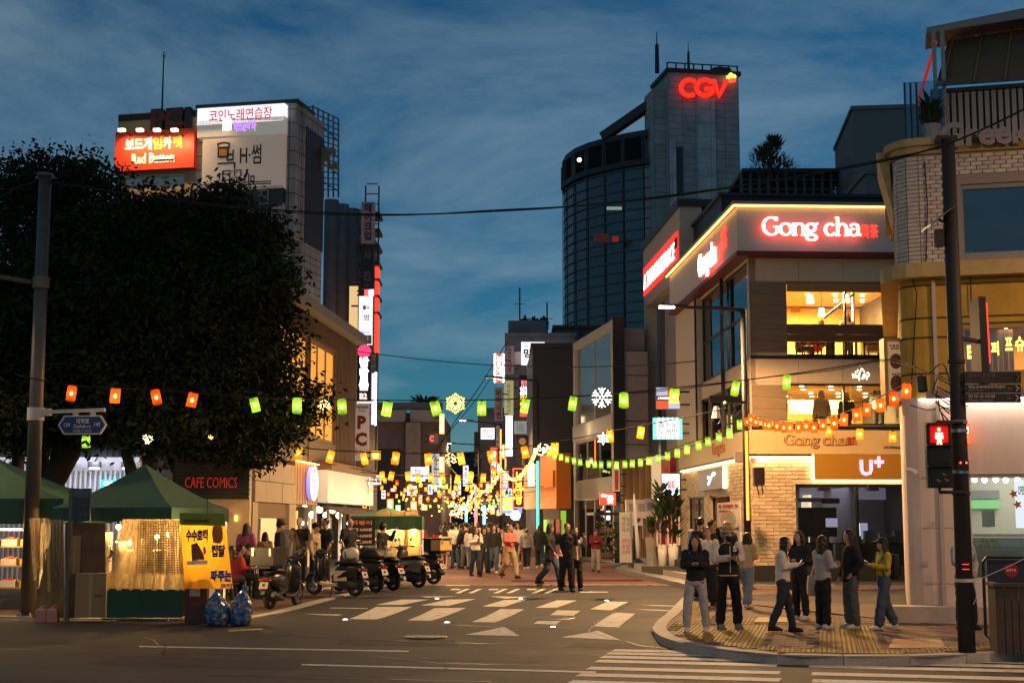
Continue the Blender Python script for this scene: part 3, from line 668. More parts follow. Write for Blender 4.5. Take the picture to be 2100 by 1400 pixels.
# phone shop sign and window
u0,u1,w0,w1=FR.rect(1670,931,1856,983,.2)
t,f2=sgn(FR,'shop_sign','mustard yellow board with a pink glowing U and plus over the shop window','sign',u0,u1,w0,w1,.06,.2,mat('mustard_board',(.40,.19,.02),.5),
[('U',.50,.645,.15,.78,emit('pink_neon',(1,.28,.5),2.2),.06),('+',.66,.77,.48,.92,MATS['pink_neon'],.07)])
for (a,b) in ((.0,u1-u0),): mb=MB();f2.box(mb,0,u1-u0,-.05,-.015,-.14,-.02);mb.build('led_strip',emit('soft_led',(1,.75,.35),6),t)
mb=MB();f2.box(mb,-.05,-.015,0,w1-w0,-.14,-.02);mb.build('led_strip',MATS['soft_led'],t)
mb=MB();FR.box(mb,0,u0-.05,zb1-.05,zb1-.012,.01,.1);mb.build('led_strip',MATS['soft_led'],ts);mb=MB();FL.box(mb,UL+.3,-.0,zb1-.05,zb1-.012,.01,.1);mb.build('led_strip',MATS['soft_led'],ts)
lamp('AREA',fr.M @ Vector((u0/2,-.12,zb1-.1)),9,(1,.66,.3),u0,rot=(R(20),0,fr.rz),sy=.1);lamp('AREA',fr.M @ Vector((-.12,-UL*.45,zb1-.1)),16,(1,.66,.3),.1,rot=(0,R(20),fr.rz),sy=-UL*.8)
lamp('AREA',fr.M @ Vector(((u0+u1)/2,-.12,w0-.09)),4,(1,.7,.35),u1-u0,rot=(R(10),0,fr.rz),sy=.08)
a0,a1,b0,b1=FR.rect(1539,937,1578,945,.06);t,f2=sgn(FR,'shop_sign','small glowing white phone network lettering beside a red disc at the brick corner','sign',a0,a1,b0,b1,.035,.06,None,[('LG U⁺',.33,1,0,1,SIGNW,.03)])
mb=MB();c=(.08,.05);f2.poly(mb,arc(c[0],c[1],.075,.075,0,345,14),0,.02);mb.build('emblem',SIGNRED,t)
window(FR,ts,h0,(.5,),gm=GLASS,depth=.16)
for k in (.18,.58): p=h0[0]+(h0[1]-h0[0])*k;bx(FR,ts,'spotlight',BLACK,p,p+.3,zF(1006),zF(994),.0,.25)
DIMWALL=mat('dim_wall',(.22,.2,.22),.8);lil=emit('lilac_panel',(.62,.55,.8),.55)
bx(FR,ts,'shop_back_wall',DIMWALL,.3,UR-.03,zb,zF(990),-4.2,-4.1)
bx(FR,ts,'shop_ceiling',DIMWALL,.3,UR-.03,zF(990),zF(990)+.06,-4.1,-.27);bx(FR,ts,'shop_floor',DIMWALL,.3,UR-.03,zb+.02,zb+.08,-4.1,-.27)
for (a,b,c,d,o,m,n) in ((1637,1040,1717,1100,-1.0,mat('dark_screen',(.02,.018,.022),.4),'screen'),(1745,1072,1765,1105,-1.6,emit('white_screen',(.85,.85,.95),1.5),'poster_panel'),(1767,1072,1780,1105,-1.6,lil,'poster_panel'),
(1694,1062,1718,1080,-.95,lil,'poster_panel'),(1637,1020,1684,1029,-.3,mat('pale_strip',(.6,.6,.62),.6),'hanging_banner'),(1685,1021,1722,1032,-.3,mat('purple_strip',(.28,.05,.25),.6),'hanging_banner'),(1640,1024,1858,1000,-3.9,emit('lilac_wall_glow',(.45,.38,.5),.25),'wall_glow'),  # the lilac wall glows in place of dim room light
(1720,1040,1745,1110,-2.2,mat('pale_column',(.5,.45,.38),.7),'column'),(1788,1112,1792,1136,-1.2,emit('pink_tube',(1,.5,.8),3),'neon_tube')):
 u0,u1,w0,w1=FR.rect(a,min(b,d),c,max(b,d),o);bx(FR,ts,n,m,u0,u1,w0,w1,o-.05,o)
WOODC=mat('counter_wood',(.14,.09,.06),.6)
for i,(a,c) in enumerate(((1638,1710),(1722,1800),(1805,1856))):
 u0,u1,w0,w1=FR.rect(a,1112,c,1164,-.9);t=thing('shop_counter',('dark glass counter below the big dark screen','dark counter beneath the white panel','dark shelf unit at the end of the phone shop window')[i],'counter',fr.M @ Vector((u0,.9,zb+.08)),fr.rz)
 H=w1-zb-.08;mb=MB();mb.box(0,u1-u0,0,.5,0,H-.05);mb.build('body',WOODC,t);mb=MB();mb.box(-.03,u1-u0+.03,-.03,.53,H-.05,H);mb.build('counter_top',DARK,t)
 for k in range(3):
  x=(u1-u0)*(.2+.3*k);hh=(.28,.2,.36)[k]
  q=thing('stock_box','%s box on the %s' % (('cream','brown','grey')[k],('counter under the dark screen','counter under the white panel','shelf unit at the shop window end')[i]),'box',t.location+Vector((x,.25,H)),fr.rz)
  mb=MB();mb.box(-.12,.12,-.1,.1,0,hh-.02);mb.build('carton',mat('carton_%d' % k,((.5,.42,.3),(.25,.15,.08),(.3,.3,.32))[k],.7),q);mb=MB();mb.box(-.125,.125,-.105,.105,hh-.02,hh);mb.build('lid',mat('carton_lid',(.4,.33,.25),.7),q)
lamp('AREA',fr.M @ Vector((UR*.6,2,zF(990)-.1)),26,(.85,.78,1),2.0)
# side (street) windows, curtain wall, door, poster
window(FL,ts,l2,(.55,),gm=GLASS,rail=(zF(640),),fw=.09);window(FL,ts,l1,(.55,),gm=GLASS,fw=.09)
mb=MB();FL.box(mb,UL,uL(1437,700)-.02,zg1+.02,zs0-.15,.003,.14);mb.build('corner_post',mat('beige_post',(.58,.47,.36),.7),ts)
for x in (1437,1486): u=uL(x,760);bx(FL,ts,'mullion',BLACK,u-.05,u+.05,zg1,zs0-.15,.145 if x == 1437 else .01,.2 if x == 1437 else .12)
bx(FL,ts,'interior_glow_panel',emit('warm_panel_glow',(1,.72,.38),.8),l2[0]+.3,l2[0]+(l2[1]-l2[0])*.5,l2[2]+.2,l2[2]+(l2[3]-l2[2])*.62,-1.2,-1.1)  # panel glows to stand in for lamplight inside the room
for i in range(18): z=zF(640)+.12*i-.5;bx(FL,ts,'blind_slat',BLIND,-2.2,-.35,z,z+.05,-.42,-.38)
bx(FL,ts,'interior_glow_panel',emit('dim_panel_glow',(1,.6,.28),.6),-2.3,-.3,zF(690),zF(585),-1.0,-.95)  # dimmer glowing panel, room light put into its colour
bx(FL,ts,'interior_wall',DIMWALL,UL+.3,-.3,zb,zg1,-3.3,-3.2)
window(FL,ts,ld,(.5,),gm=GLASS);window(FL,ts,lw_,(),gm=GLASS)
bx(FL,ts,'interior_glow',emit('cream_glow',(1,.8,.5),1.0),ld[0]-.2,lw_[1]+.1,zb+.6,zF(1010),-2.6,-2.5)
ua,ub=uL(1431,975,.2),uL(1481,975,.2)
t,f2=sgn(FL,'shop_sign','taupe board with a glowing white y and plus beside the brick street','sign',ua,ub,zF(999)+.05,zF(946)-.0,.06,.2,mat('taupe_board',(.28,.23,.18),.5),[('y⁺',.42,.75,.25,.8,emit('sign_cool',(1,.95,1),3),.05)])
mb=MB();f2.box(mb,t['_w']+.01,t['_w']+.06,0,zF(946)-zF(999)-.05,-.14,-.02);mb.build('led_strip',MATS['soft_led'],t)
pa,pb=uL(1457,1060,.3),uL(1503,1060,.3)
t,f2=sgn(FL,'poster','white poster with a food bowl picture and red price in the shop window','poster',pa,pb,zF(1118),zF(1026),.04,.07,mat('poster_paper',(.66,.58,.52),.6),[('첫 콩쿨찜이 ⓞ',.08,.92,.86,.95,mat('print_red',(.5,.03,.02),.6),.02),('MEXICAN',.1,.55,.76,.81,MATS['print_red'],.01),('매운갈비찜소고기',.08,.92,.33,.41,mat('print_dark',(.09,.02,.02),.6),.02),('￦ 70,000',.2,.85,.18,.27,MATS['print_red'],.02),('LGU⁺',.35,.75,.07,.13,MATS['print_dark'],.01)])
mb=MB();f2.poly(mb,arc(t['_w']*.5,(zF(1026)-zF(1118))*.58,t['_w']*.34,.3,0,345,16),0,.01);mb.build('picture',mat('print_food',(.45,.3,.16),.6,var=.5,scale=8),t)
mb=MB();f2.poly(mb,arc(t['_w']*.6,(zF(1026)-zF(1118))*.57,t['_w']*.18,.17,0,345,16),.011,.02);mb.build('picture',mat('print_bowl',(.25,.3,.25),.6),t)
# two people-size lit sign inside the first floor window
u0,u1,w0,w1=FR.rect(1617,820,1752,849,-2.6)
sgn(FR,'window_sign','yellow back lit board with bold white lettering inside the lower cafe window','sign',u0,u1,w0,w1,-2.7,-2.6,emit('yellow_board',(1,.72,.15),.8),[('말랑쫀득',.12,.62,.15,.85,emit('sign_pale',(1,.95,.7),2.2),.05)])
# black service wall behind the tea shop and the roof things beyond
def simple_tower(name,label,px0,px1,ytop,Y,D,m,rz=0,zbot=.2,cat='building',cap=True):
 a=at(px0,ytop,Y);b=at(px1,ytop,Y);t=thing(name,label,cat,(a.x,Y,zbot),rz);Wd=(b.x-a.x)/max(.2,cos(rz));H=a.z-zbot
 mb=MB();mb.box(0,Wd,0,D,0,H);mb.build('wall',m,t)
 if cap: mb=MB();mb.box(-.1,Wd+.1,-.1,D+.1,H+.003,H+.25);mb.build('parapet',m if cap is True else cap,t)
 return t,Wd,H
bt=thing('rear_building','black flat roofed block rising behind the tea shop fascia','building',fr.M @ Vector((.6,Dp*.55,0)),fr.rz)
zq=FR.uv(1700,405,-Dp*.55)[1];mb=MB();mb.box(0,UR+1,.0,9,zt-.05,zq);mb.build('wall',BLACK,bt);mb=MB();mb.box(-.1,UR+1.1,-.1,9.1,zq+.003,zq+.12);mb.build('parapet',DARK,bt)
mb=MB();a=at(1543,409,52);mb.ball(fr.M.inverted() @ a - Vector((.6,Dp*.55,0)),.06,8,6);mb.build('roof_lamp',emit('roof_lamp',(1,.6,.15),20),bt)
# the coffee house next door along the street
c1=at(1400,900,56.5);fc=Frame(c1.x,c1.y,R(3.6));ch=thing('coffee_house_building','tall narrow building with a red lit sign band and dark recessed columns','building',fc.o,fc.rz)
CL,CF=Face(fc,'L',0),Face(fc,'F',0)
def zC(y,x=1398): return CL.uv(x,y)[1]
def uC(x,y=700): return CL.uv(x,y)[0]
Uc=uC(1320,600);zt=zC(418);zr=zC(503);zo=zC(560)
POST=mat('pale_cladding',(.42,.35,.29),.7,var=.06)
mb=MB();holed(CL,mb,Uc,0,.2,zt,[(Uc+.6,-.55,.2,zo)],-.5,0);mb.build('wall',POST,ch)
bx(CF,ch,'front_wall',POST,.503,CF.uv(1442,600)[0],.2,zt,-.5,0)
bx(CF,ch,'stair_tower',mat('mauve_panel',(.27,.23,.22),.7),CF.uv(1416,600)[0],CF.uv(1448,600)[0],.2,CF.uv(1430,398)[1],-6,-.6)
bx(CL,ch,'roof_cap',DARK,Uc-.1,.1,zt+.003,zt+.3,-2,.1)
bx(CL,ch,'recess',DARK,Uc+.3,-.3,.2,zo+.4,-2.2,-1.9)
for k in range(5): u=Uc+.8+(-Uc-1.6)*k/4;bx(CL,ch,'column',mat('grey_column',(.16,.14,.13),.6),u-.18,u+.18,.2,zo-.003,-1.3,-.6)
for z in (zC(640),zC(720),zC(800)): bx(CL,ch,'mullion',BLACK,Uc+.62,-.57,z-.06,z+.06,-1.45,-1.32)
window(CL,ch,(Uc+.62,-.57,.25,zo-.01),(.2,.4,.6,.8),depth=1.5,gm=DGLASS)
u0=uC(1321,540)+.05
t,f2=sgn(CL,'shop_sign','slanting red lit band with white capitals under the roof of the columned building','sign',u0,-.25,zr-.55,zt-.9,.003,.06,emit('red_band',(1,.04,.02),.75),[('A TWOSOME PLACE',.03,.93,.18,.72,SIGNW,.008)])
bx(f2,t,'end_dot',BLACK,t['_w']*.95,t['_w']*1.0,.6,1.0,.005,.03)
# projecting signs of the coffee house and the song room
def blade(name,label,cat,px0,y0,px1,y1,Y,board,texts=(),th=.2,rim=None,rz=0,group=None,bracket=True,side='R'):
 a=at(px0,y1,Y);b=at(px1,y0,Y);f=Frame(a.x,Y,rz);fa=Face(f,'F',0);Wd=(b.x-a.x)/cos(rz)
 t,f2=sgn(fa,name,label,cat,0,Wd,a.z,b.z,-th,0,board,texts,rim,group)
 if bracket:
  s=Wd if side == 'R' else 0;dx=.35 if side == 'R' else -.35
  for z in (.2,.8): mb=MB();mb.bar((s,th/2,(b.z-a.z)*z),(s+dx,th/2,(b.z-a.z)*z),.07);mb.build('bracket',DARK,t)
 return t,f2
DOTS=emit('dot_bulb',(1,.98,.95),12,sample=False);TEAL=emit('teal_rim',(.12,.65,.6),1.1);PALEB=emit('pale_board',(.85,.88,1),.95)
t,f2=blade('projecting_sign','square projecting sign in grey and red quarters with a black name band','sign',1346,794,1394,838,50,mat('sign_grey',(.25,.3,.42),.5))
Wd,Hd=t['_w'],at(1346,794,50).z-at(1346,838,50).z
for (a,b,c,d,m) in ((0,.5,.6,1,emit('quarter_grey',(.55,.6,.8),.6)),(.5,1,.6,1,emit('quarter_red',(1,.08,.03),.8)),(0,1,.38,.6,BLACK),(0,.5,0,.38,MATS['quarter_red']),(.5,1,0,.38,MATS['quarter_grey'])):
 bx(f2,t,'panel',m,Wd*a+.01,Wd*b-.01,Hd*c+.01,Hd*d-.01,.003,.02)
letter(t,f2,'A TWOSOME PLACE',Wd*.06,Wd*.94,Hd*.44,Hd*.54,.022,SIGNW,.01,.01)
t,f2=blade('projecting_sign','teal rimmed projecting sign with white bulbs and black handwriting','sign',1346,862,1393,894,50,PALEB,[('즐거운\n노래방',.1,.92,.1,.9,mat('ink',(.02,.02,.05),.5),.0)],rim=(TEAL,.1))
for k in range(5):
 for z in (-.055,(at(1346,862,50).z-at(1346,894,50).z)+.055): mb=MB();f2.poly(mb,arc(t['_w']*(k+.5)/5,z,.035,.035,0,315,7),.02,.035);mb.build('bulb',DOTS,t)
t,f2=blade('projecting_sign','blue white ringed projecting sign with bunched red lettering above the plants','sign',1364,976,1388,1010,52,emit('ice_board',(.55,.8,1),.9),[('신선\n육회',.2,.8,.25,.75,emit('text_red',(1,.05,.03),1.6),.06)],rim=(emit('ice_rim',(.8,.93,1),3),.08))
# shop under the coffee house: beige fascia, red doorway, timber wall
zl0,zl1=zC(1022,1356),zC(938,1356)
ua,ub=uC(1316,980),uC(1371,980)
t,f2=sgn(CL,'shop_sign','cream fascia with thin dark lettering above the shop with plants','sign',ua,ub,zl0,zl1,.02,.5,emit('cream_fascia',(1,.74,.42),.42),[('휴 Hair',.35,.85,.3,.6,mat('ink_brown',(.12,.08,.05),.5),.01)])
bx(f2,t,'emblem',SIGNRED,.15,.5,.45,1.0,.003,.02)
bx(f2,t,'downlight_strip',WHITELED,.2,t['_w']-.2,-.05,-.003,-.3,-.25)
bx(CL,ch,'red_pillar',mat('red_paint',(.45,.03,.02),.5),uC(1369,1050),uC(1391,1050),.28,zC(940,1380),.05,.3)
bx(CL,ch,'shop_glow',emit('cream_glow2',(1,.85,.6),.75),uC(1345,1060),uC(1368,1060),.4,zl0-.2,-.3,-.2)
lamp('AREA',fc.M @ Vector((-1.0,-(ua+ub)/2,zl0-.15)),30,(1,.78,.45),2,sy=.6,rot=(0,0,fc.rz))
# glass fronted building with the flower shop
c2=at(1258,900,64);fg=Frame(c2.x,c2.y,R(9.0));gb=thing('glass_building','pale framed building with a big sloping glass front above a flower shop','building',fg.o,fg.rz)
GL,GF=Face(fg,'L',0),Face(fg,'F',0)
def zG(y,x=1256): return GL.uv(x,y)[1]
def uG(x,y=900): return GL.uv(x,y)[0]
Ug=uG(1176);ztop=zG(655);PALE=mat('pale_frame',(.45,.42,.38),.7,var=.05)
g1=(Ug+.5,-.45,zG(848),ztop-.35);g2=(Ug+.5,-.35,zG(978),zG(888));g3=(Ug+.3,-.2,.35,zG(1018))
mb=MB();holed(GL,mb,Ug,0,.2,ztop,[g1,g2,g3],-.4,0);mb.build('wall',PALE,gb)
GG=glass('mirror_glass',(.5,.55,.5),.12,.35,.05,(.26,.27,.22))
window(GL,gb,g1,(.5,),gm=GG,depth=.15,fm=PALE);window(GL,gb,g2,(.3,.65),gm=GLASS,fm=PALE);window(GL,gb,g3,(.25,.5,.75),gm=GLASS,fm=STEEL)
bx(GL,gb,'light_band',PALE,Ug+.1,-.1,zG(885),zG(850),.003,.06)
lamp('POINT',fg.M @ GL.P(Ug*.55,zG(868),.7),20,(1,.7,.35),.1)
bx(GF,gb,'black_pier',BLACK,.003,GF.uv(1281,800)[0],.2,ztop+.15,-.5,.05)
up=[GF.uv(1282,800)[0],GF.uv(1330,800)[0]];zz=[zG(y,1282) for y in (705,757,855,905,950)]
MAUVE=mat('mauve_cladding',(.30,.25,.25),.75,var=.06)
for a,b in zip(zz,zz[1:]): bx(GF,gb,'panel',MAUVE,up[0],up[1],b+.02,a-.02,-.5,-.1)
bx(GF,gb,'back_wall',DIMWALL,0.4,up[1],.2,ztop-.3,-6,-.55)
bx(GL,gb,'interior_wall',mat('shop_wall',(.5,.55,.5),.8),Ug+.2,-.3,.3,zG(880),-3.4,-3.3)
bx(GL,gb,'interior_ceiling',mat('shop_ceiling',(.6,.6,.58),.8),Ug+.2,-.3,zG(1012),zG(1008),-3.3,-.42);bx(GL,gb,'interior_floor',WOODC,Ug+.2,-.3,zG(986),zG(984),-3.3,-.42)
lamp('AREA',fg.M @ GL.P(Ug*.5,zG(1015)-.1,-1.6),130,(.85,1,.85),2.5,rot=(0,0,fg.rz));lamp('AREA',fg.M @ GL.P(Ug*.5,zG(892)-.1,-1.6),40,(1,.85,.6),2.5,rot=(0,0,fg.rz))
TW=[mat('timber_%d' % k,c,.6,var=.3,scale=2,stretch=(3,3,.4)) for k,c in enumerate(((.30,.16,.06),(.24,.125,.05),(.35,.2,.085)))]
fw=Frame(*at(1276,1100,61).xy,R(5));FW=Face(fw,'F',0);u1_=FW.uv(1345,1000)[0];zw=FW.uv(1300,945)[1]
tw=thing('timber_wall','brown vertical board wall between the flower shop and the cream fascia','wall',fw.o,fw.rz)
nb=16
pieces('plank',[(((i+.5)*u1_/nb,.03-.006*(i % 3),(zw+.2)/2),(u1_/nb-.02,.06,zw-.2)) for i in range(nb)],None,tw,mats=TW)
mb=MB();mb.box(0,u1_,.07,.3,.2,zw+.05);mb.build('backing',DARK,tw)
blade('projecting_sign','red lightbox with a white flower shop character and small heading','sign',1230,1010,1263,1035,59,emit('flower_red',(1,.07,.03),.95),[('꽃',.45,.85,.1,.8,SIGNW,.05),('Chi',.08,.42,.65,.9,SIGNW,.02)],th=.25)
blade('projecting_sign','narrow white and dark red side sign above the flower shop','sign',1261,964,1268,1004,60,mat('red_side',(.5,.03,.03),.5),rim=(WPLASTIC,.06),th=.5)
# canopy, shelves of flowers outside, ladder, standing banner, meters
p=at(1262,1056,60);t=thing('shop_awning','dark flat canopy over the flower shelves beneath the red lightbox','awning',p,R(9));mb=MB();mb.box(-.9,1.0,-.1,1.4,0,.12);mb.build('slab',DARK,t)
for x in (-.85,.95): mb=MB();mb.box(x-.04,x+.04,-.06,.02,-1.9,0);mb.build('post',DARK,t)
p=Vector((at(1262,1100,60).x,60,gz(60)));t=thing('plant_shelf','dark shelf rack crowded with small pots below the canopy','shelf',p,R(9))
for z in (.3,.8,1.3): mb=MB();mb.box(-.8,.8,0,.4,z,z+.04);mb.build('shelf',DARK,t)
for x in (-.78,.78): mb=MB();mb.box(x-.03,x+.03,0,.4,0,1.6);mb.build('upright',DARK,t)
FOL=[mat('leaf_%d' % k,c,.6,var=.4,scale=6) for k,c in enumerate(((.035,.075,.022),(.055,.1,.03),(.02,.045,.018)))]
k=0
for z in (.34,.84,1.34):
 for x in (-.55,-.1,.4):
  k += 1;q=thing('potted_flower','%s potted flowers, %s on the %s shelf' % (('pink','white','yellow')[(k*2) % 3],('first from the door','middle one','last')[(k-1) % 3],('bottom','middle','top')[(k-1)//3]),'plant',p+Vector((x,.2,z)),0)
  mb=MB();mb.cyl((0,0),.09,0,.16,8,.11);mb.build('pot',mat('pot_clay',(.3,.14,.08),.8),q)
  mb=MB();rnd=random.Random(k)
  for _ in range(26): a=Vector((rnd.gauss(0,.1),rnd.gauss(0,.1),.24+rnd.random()*.16));mb.quad(a,a+Vector((.06,0,.02)),a+Vector((.05,.03,.07)),a+Vector((-.01,.02,.05)))
  mb.build('foliage',FOL[k % 3],q)
  mb=MB()
  for _ in range(6): mb.ball((rnd.gauss(0,.1),rnd.gauss(0,.1)-.05,.32+rnd.random()*.12),.035,5,4)
  mb.build('blossom',mat('petal_%d' % (k % 3),((.7,.2,.35),(.8,.78,.7),(.7,.5,.05))[(k*2) % 3],.6),q,kind='stuff')
def leafy(parent,n,h,r,leaf,m,seed,base=0,up=.7):
 rnd=random.Random(seed);mb=MB()
 for _ in range(n):
  a=rnd.random()*2*pi;z=base+h*rnd.random();rr_=r*(.25+.75*rnd.random());c=Vector((cos(a)*rr_*.4,sin(a)*rr_*.4,z));d=Vector((cos(a),sin(a),up+rnd.random()*.5)).normalized()*leaf*(.7+.6*rnd.random())
  s=d.cross(Vector((0,0,1))).normalized()*leaf*.18;mb.add([c,c+d*.5+s,c+d,c+d*.5-s],[(0,1,2,3)])
 return mb.build('foliage',m,parent)
for i,(px,Y,potw,poth,ph,lb) in enumerate(((1338,49.5,.5,.95,.6,'low grey square pot with a short dark shrub by the steps'),(1358,49,.34,.72,1.5,'tall white round pot with a bare stemmed rubber plant, red ribbon wrapped'),(1380,48.6,.36,.75,1.5,'tall white round pot with a bushy upright plant beside the red pillar'))):
 p=at(px,1100,Y);t=thing('potted_plant',lb,'plant',(p.x,Y,gz(Y)+.3),0,'pots on the shop terrace')
 mb=MB();mb.cyl((0,0),potw*.36,0,poth,14 if i else 4,potw*.5);mb.build('pot',WPLASTIC if i else CONC,t,bool(i))
 mb=MB();mb.tube([(0,0,poth-.1),(.03,0,poth+ph*.5),(0,.02,poth+ph*.9)],.025,5);mb.build('stem',mat('bark',(.05,.035,.025),.9),t)
 leafy(t,190 if i else 120,ph if i else .5,.5 if i else .4,.36 if i else .2,FOL[i],50+i,poth+(.35 if i == 1 else .1))
 if i:
  for k in range(7): a=k*.9;mb=MB();mb.box(-.03,.03,-.006,.006,0,.95);q=mb.build('ribbon',mat('ribbon_red' if k % 2 else 'ribbon_white',(.6,.03,.03) if k % 2 else (.7,.6,.55),.6),t);q.location=(.2*cos(a),.2*sin(a)-.08,poth-.05);q.rotation_euler=(.05,.08*sin(a),a)
  # terrace steps
fs=Frame(*at(1260,1170,58).xy,0)
def flat(name,par,px,z0,z1,m):
 mb=MB();pts=[GZ(x,y,z1) for x,y in px];mb.prism([(p.x,p.y) for p in pts],z0,z1);
 return mb.build(name,m,par)
tr=thing('terrace_steps','low stone and black timber terrace in front of the shop with plants','steps',(0,0,0))
flat('step',tr,[(1262,1163),(1430,1203),(1500,1190),(1300,1148)],.2,.42,CONC)
flat('step',tr,[(1300,1156),(1425,1180),(1500,1172),(1310,1140)],.42,.58,mat('step_stone',(.38,.34,.3),.7))
for (a,b,dp,z0,z1) in ((G(1316,1181),G(1414,1196),1.3,.2,.60),(G(1352,1176),G(1414,1185),1.2,.605,.82)):
 n=Vector((-(b-a).y,(b-a).x,0)).normalized()*dp;mb=MB();mb.prism([(p.x,p.y) for p in (a,b,b+n,a+n)],z0,z1);mb.build('deck',mat('black_deck',(.03,.03,.03),.6),tr)
 # standing banner, folded parasol, meter boxes
p=at(1283,1150,55);p.z=.45;t=thing('standing_banner','tall white menu banner on a thin stand by the timber wall','banner',p,R(8));H=at(0,1050,55).z-p.z
mb=MB();mb.box(-.22,.26,0,.02,.1,H);mb.build('sheet',mat('banner_white',(.6,.57,.52),.7),t);f2=Face(Frame(p.x,p.y,R(8),p.z),'F',0)
letter(t,f2,'메뉴\n한우\n육회',-.14,.18,H*.62,H*.92,.003,mat('ink_grey',(.2,.15,.13),.6),.004,.01);letter(t,f2,'연어\n초밥\n소바',-.14,.18,H*.2,H*.5,.003,MATS['print_red'],.004,.01)
for x in (-.18,.22): mb=MB();mb.bar((x,.02,0),(x,.35,0),.03);mb.build('foot',DARK,t)
mb=MB();mb.bar((.02,.04,0),(.02,.04,H),.03);mb.build('pole',DARK,t)
p=at(1309,1160,53);p.z=.45;t=thing('folded_parasol','slim white closed parasol leaning in a black weighted base','parasol',p,0);mb=MB();mb.tube([(0,0,.25),(-.02,0,.8),(-.12,0,2.3),(-.13,0,2.6)],[.05,.07,.05,.02],8);mb.build('canopy',WPLASTIC,t,True)
mb=MB();mb.tube([(0,0,0),(0,0,.08),(0,0,.16),(0,0,.3)],[.45,.42,.2,.06],14);mb.build('base',BLACK,t)
for i,(px,py,w) in enumerate(((1296,1043,.28),(1316,1043,.3),(1332,1041,.22))):
 p=at(px,py,60.2);t=thing('meter_box',('square grey utility box on the timber wall, first of three','rounded white gas meter box, middle of three on the timber wall','small white meter box nearest the cream fascia')[i],'meter',p,R(5));mb=MB();mb.box(-w,w,-.2,0,-.38,.38);mb.build('case',WPLASTIC,t);mb=MB();mb.box(-w*.6,w*.6,-.22,-.203,-.1,.22);mb.build('lid',mat('lid_grey',(.4,.4,.38),.5),t)
 mb=MB();mb.tube([(0,-.1,-.38),(0,-.1,-1.2)],.03,6);mb.build('pipe',STEEL,t)
p=at(1307,1065,60.1);t=thing('wall_plate','small blue and white house number plate under the meters','sign',p,R(5));mb=MB();mb.box(-.22,.22,-.05,0,-.24,.24);mb.build('plate',mat('plate_white',(.65,.66,.7),.5),t);mb=MB();mb.cyl((0,0),.13,-.1,.0,5);q=mb.build('emblem',mat('plate_blue',(.03,.07,.3),.5),t);q.rotation_euler=(R(90),0,0);q.location=(0,-.06,0)
# white and yellow corner building to the right
c3=at(1864,1240,28.3);fk=Frame(c3.x,c3.y,R(-14.5));kb=thing('painted_building','old corner building, white brick above, mustard yellow middle floor, white tiled ground floor','building',fk.o,fk.rz)
KF=Face(fk,'F',0)
def zK(y,x=1900): return KF.uv(x,y)[1]
def uK(x,y=800): return KF.uv(x,y)[0]
YEL=mat('mustard_wall',(.44,.28,.045),.75,var=.2,scale=1.2,bump=.15,bscale=40);WBR=mat('white_brick_wall',(.36,.31,.27),.8)
UE=6.5;g_t=zK(815);y_t=zK(560);b_t=zK(318);DEEP=9
CH=.45
def kface(mb,w0,w1,holes=(),out=0,m=None):
 holed(KF,mb,CH,UE,w0,w1,list(holes),-.3,out,m)
 for k in range(4): # rounded corner
  a0,a1=pi/2*k/4,pi/2*(k+1)/4
  q=[(CH-(CH+out)*sin(a),CH-(CH+out)*cos(a)) for a in (a0,a1)];i=[(CH-(CH-.3)*sin(a),CH-(CH-.3)*cos(a)) for a in (a0,a1)]
  mb.hexa([Vector((x,y,w0)) for x,y in (q[1],q[0],i[0],i[1])]+[Vector((x,y,w1)) for x,y in (q[1],q[0],i[0],i[1])],m)
 mb.box(-out,.3,CH,DEEP,w0,w1,m)
wg=(uK(1990,1080),UE-.3,zK(1192,1990),zK(972,1990));wy=(uK(1971,700),UE-.4,zK(772,1975),zK(662,1975));wb=(uK(1972,450),UE-.3,zK(527,1975),zK(378,1975))
wg2=(uK(1990,1080),uK(1996,1080),zK(1192,1990),zK(1190,1990))
mb=MB();kface(mb,.14,g_t,[wg]);mb.build('ground_wall',mat('white_tile_wall',(.66,.54,.47),.6,var=.12,scale=1.3,bump=.15,bscale=25,stretch=(1,1,.4)),kb)
mb=MB();kface(mb,g_t+.003,y_t,[wy]);mb.build('middle_wall',YEL,kb)
mb=MB();kface(mb,y_t+.003,b_t,[wb]);mb.build('upper_wall',mat('mortar_white',(.25,.22,.2),.9),kb)
for y in (585,652,692,766): z=zK(y);mb=MB();kface(mb,z-.02,z+.02,[wy],.006);mb.build('groove',mat('groove_dark',(.1,.06,.015),.9),kb)
for y in (979,1082,1196): z=zK(y);mb=MB();KF.box(mb,.3,wg[0]-.05,z-.008,z+.008,.003,.006);mb.build('joint',mat('joint_grey',(.3,.26,.23),.9),kb)
mb=MB();kface(mb,y_t-.12,y_t+.16,[],.34);mb.build('cornice',mat('cornice_yellow',(.40,.30,.13),.7,var=.2),kb)
mb=MB();KF.box(mb,CH,UE,g_t-.03,g_t+.12,.003,.14);mb.build('string_course',mat('mauve_trim',(.24,.17,.17),.7),kb)
mb=MB();kface(mb,b_t+.003,b_t+.16,[],.1);kface(mb,b_t+.163,b_t+.3,[],.2);mb.build('cornice',MATS['cornice_yellow'],kb)
mb=MB();kface(mb,b_t+.303,zK(284),[],.1);mb.build('parapet',mat('parapet_pink',(.4,.32,.3),.8,var=.08),kb)
mb=MB();mb.hexa([Vector(p) for p in ((-.05,.6,b_t-1.0),(-.04,.6,b_t-1.0),(-.04,3,b_t-1.0),(-.05,3,b_t-1.0),(-.34,.6,b_t+.25),(-.1,.6,b_t+.25),(-.1,3,b_t+.25),(-.34,3,b_t+.25))]);mb.build('eave_bracket',MATS['cornice_yellow'],kb)
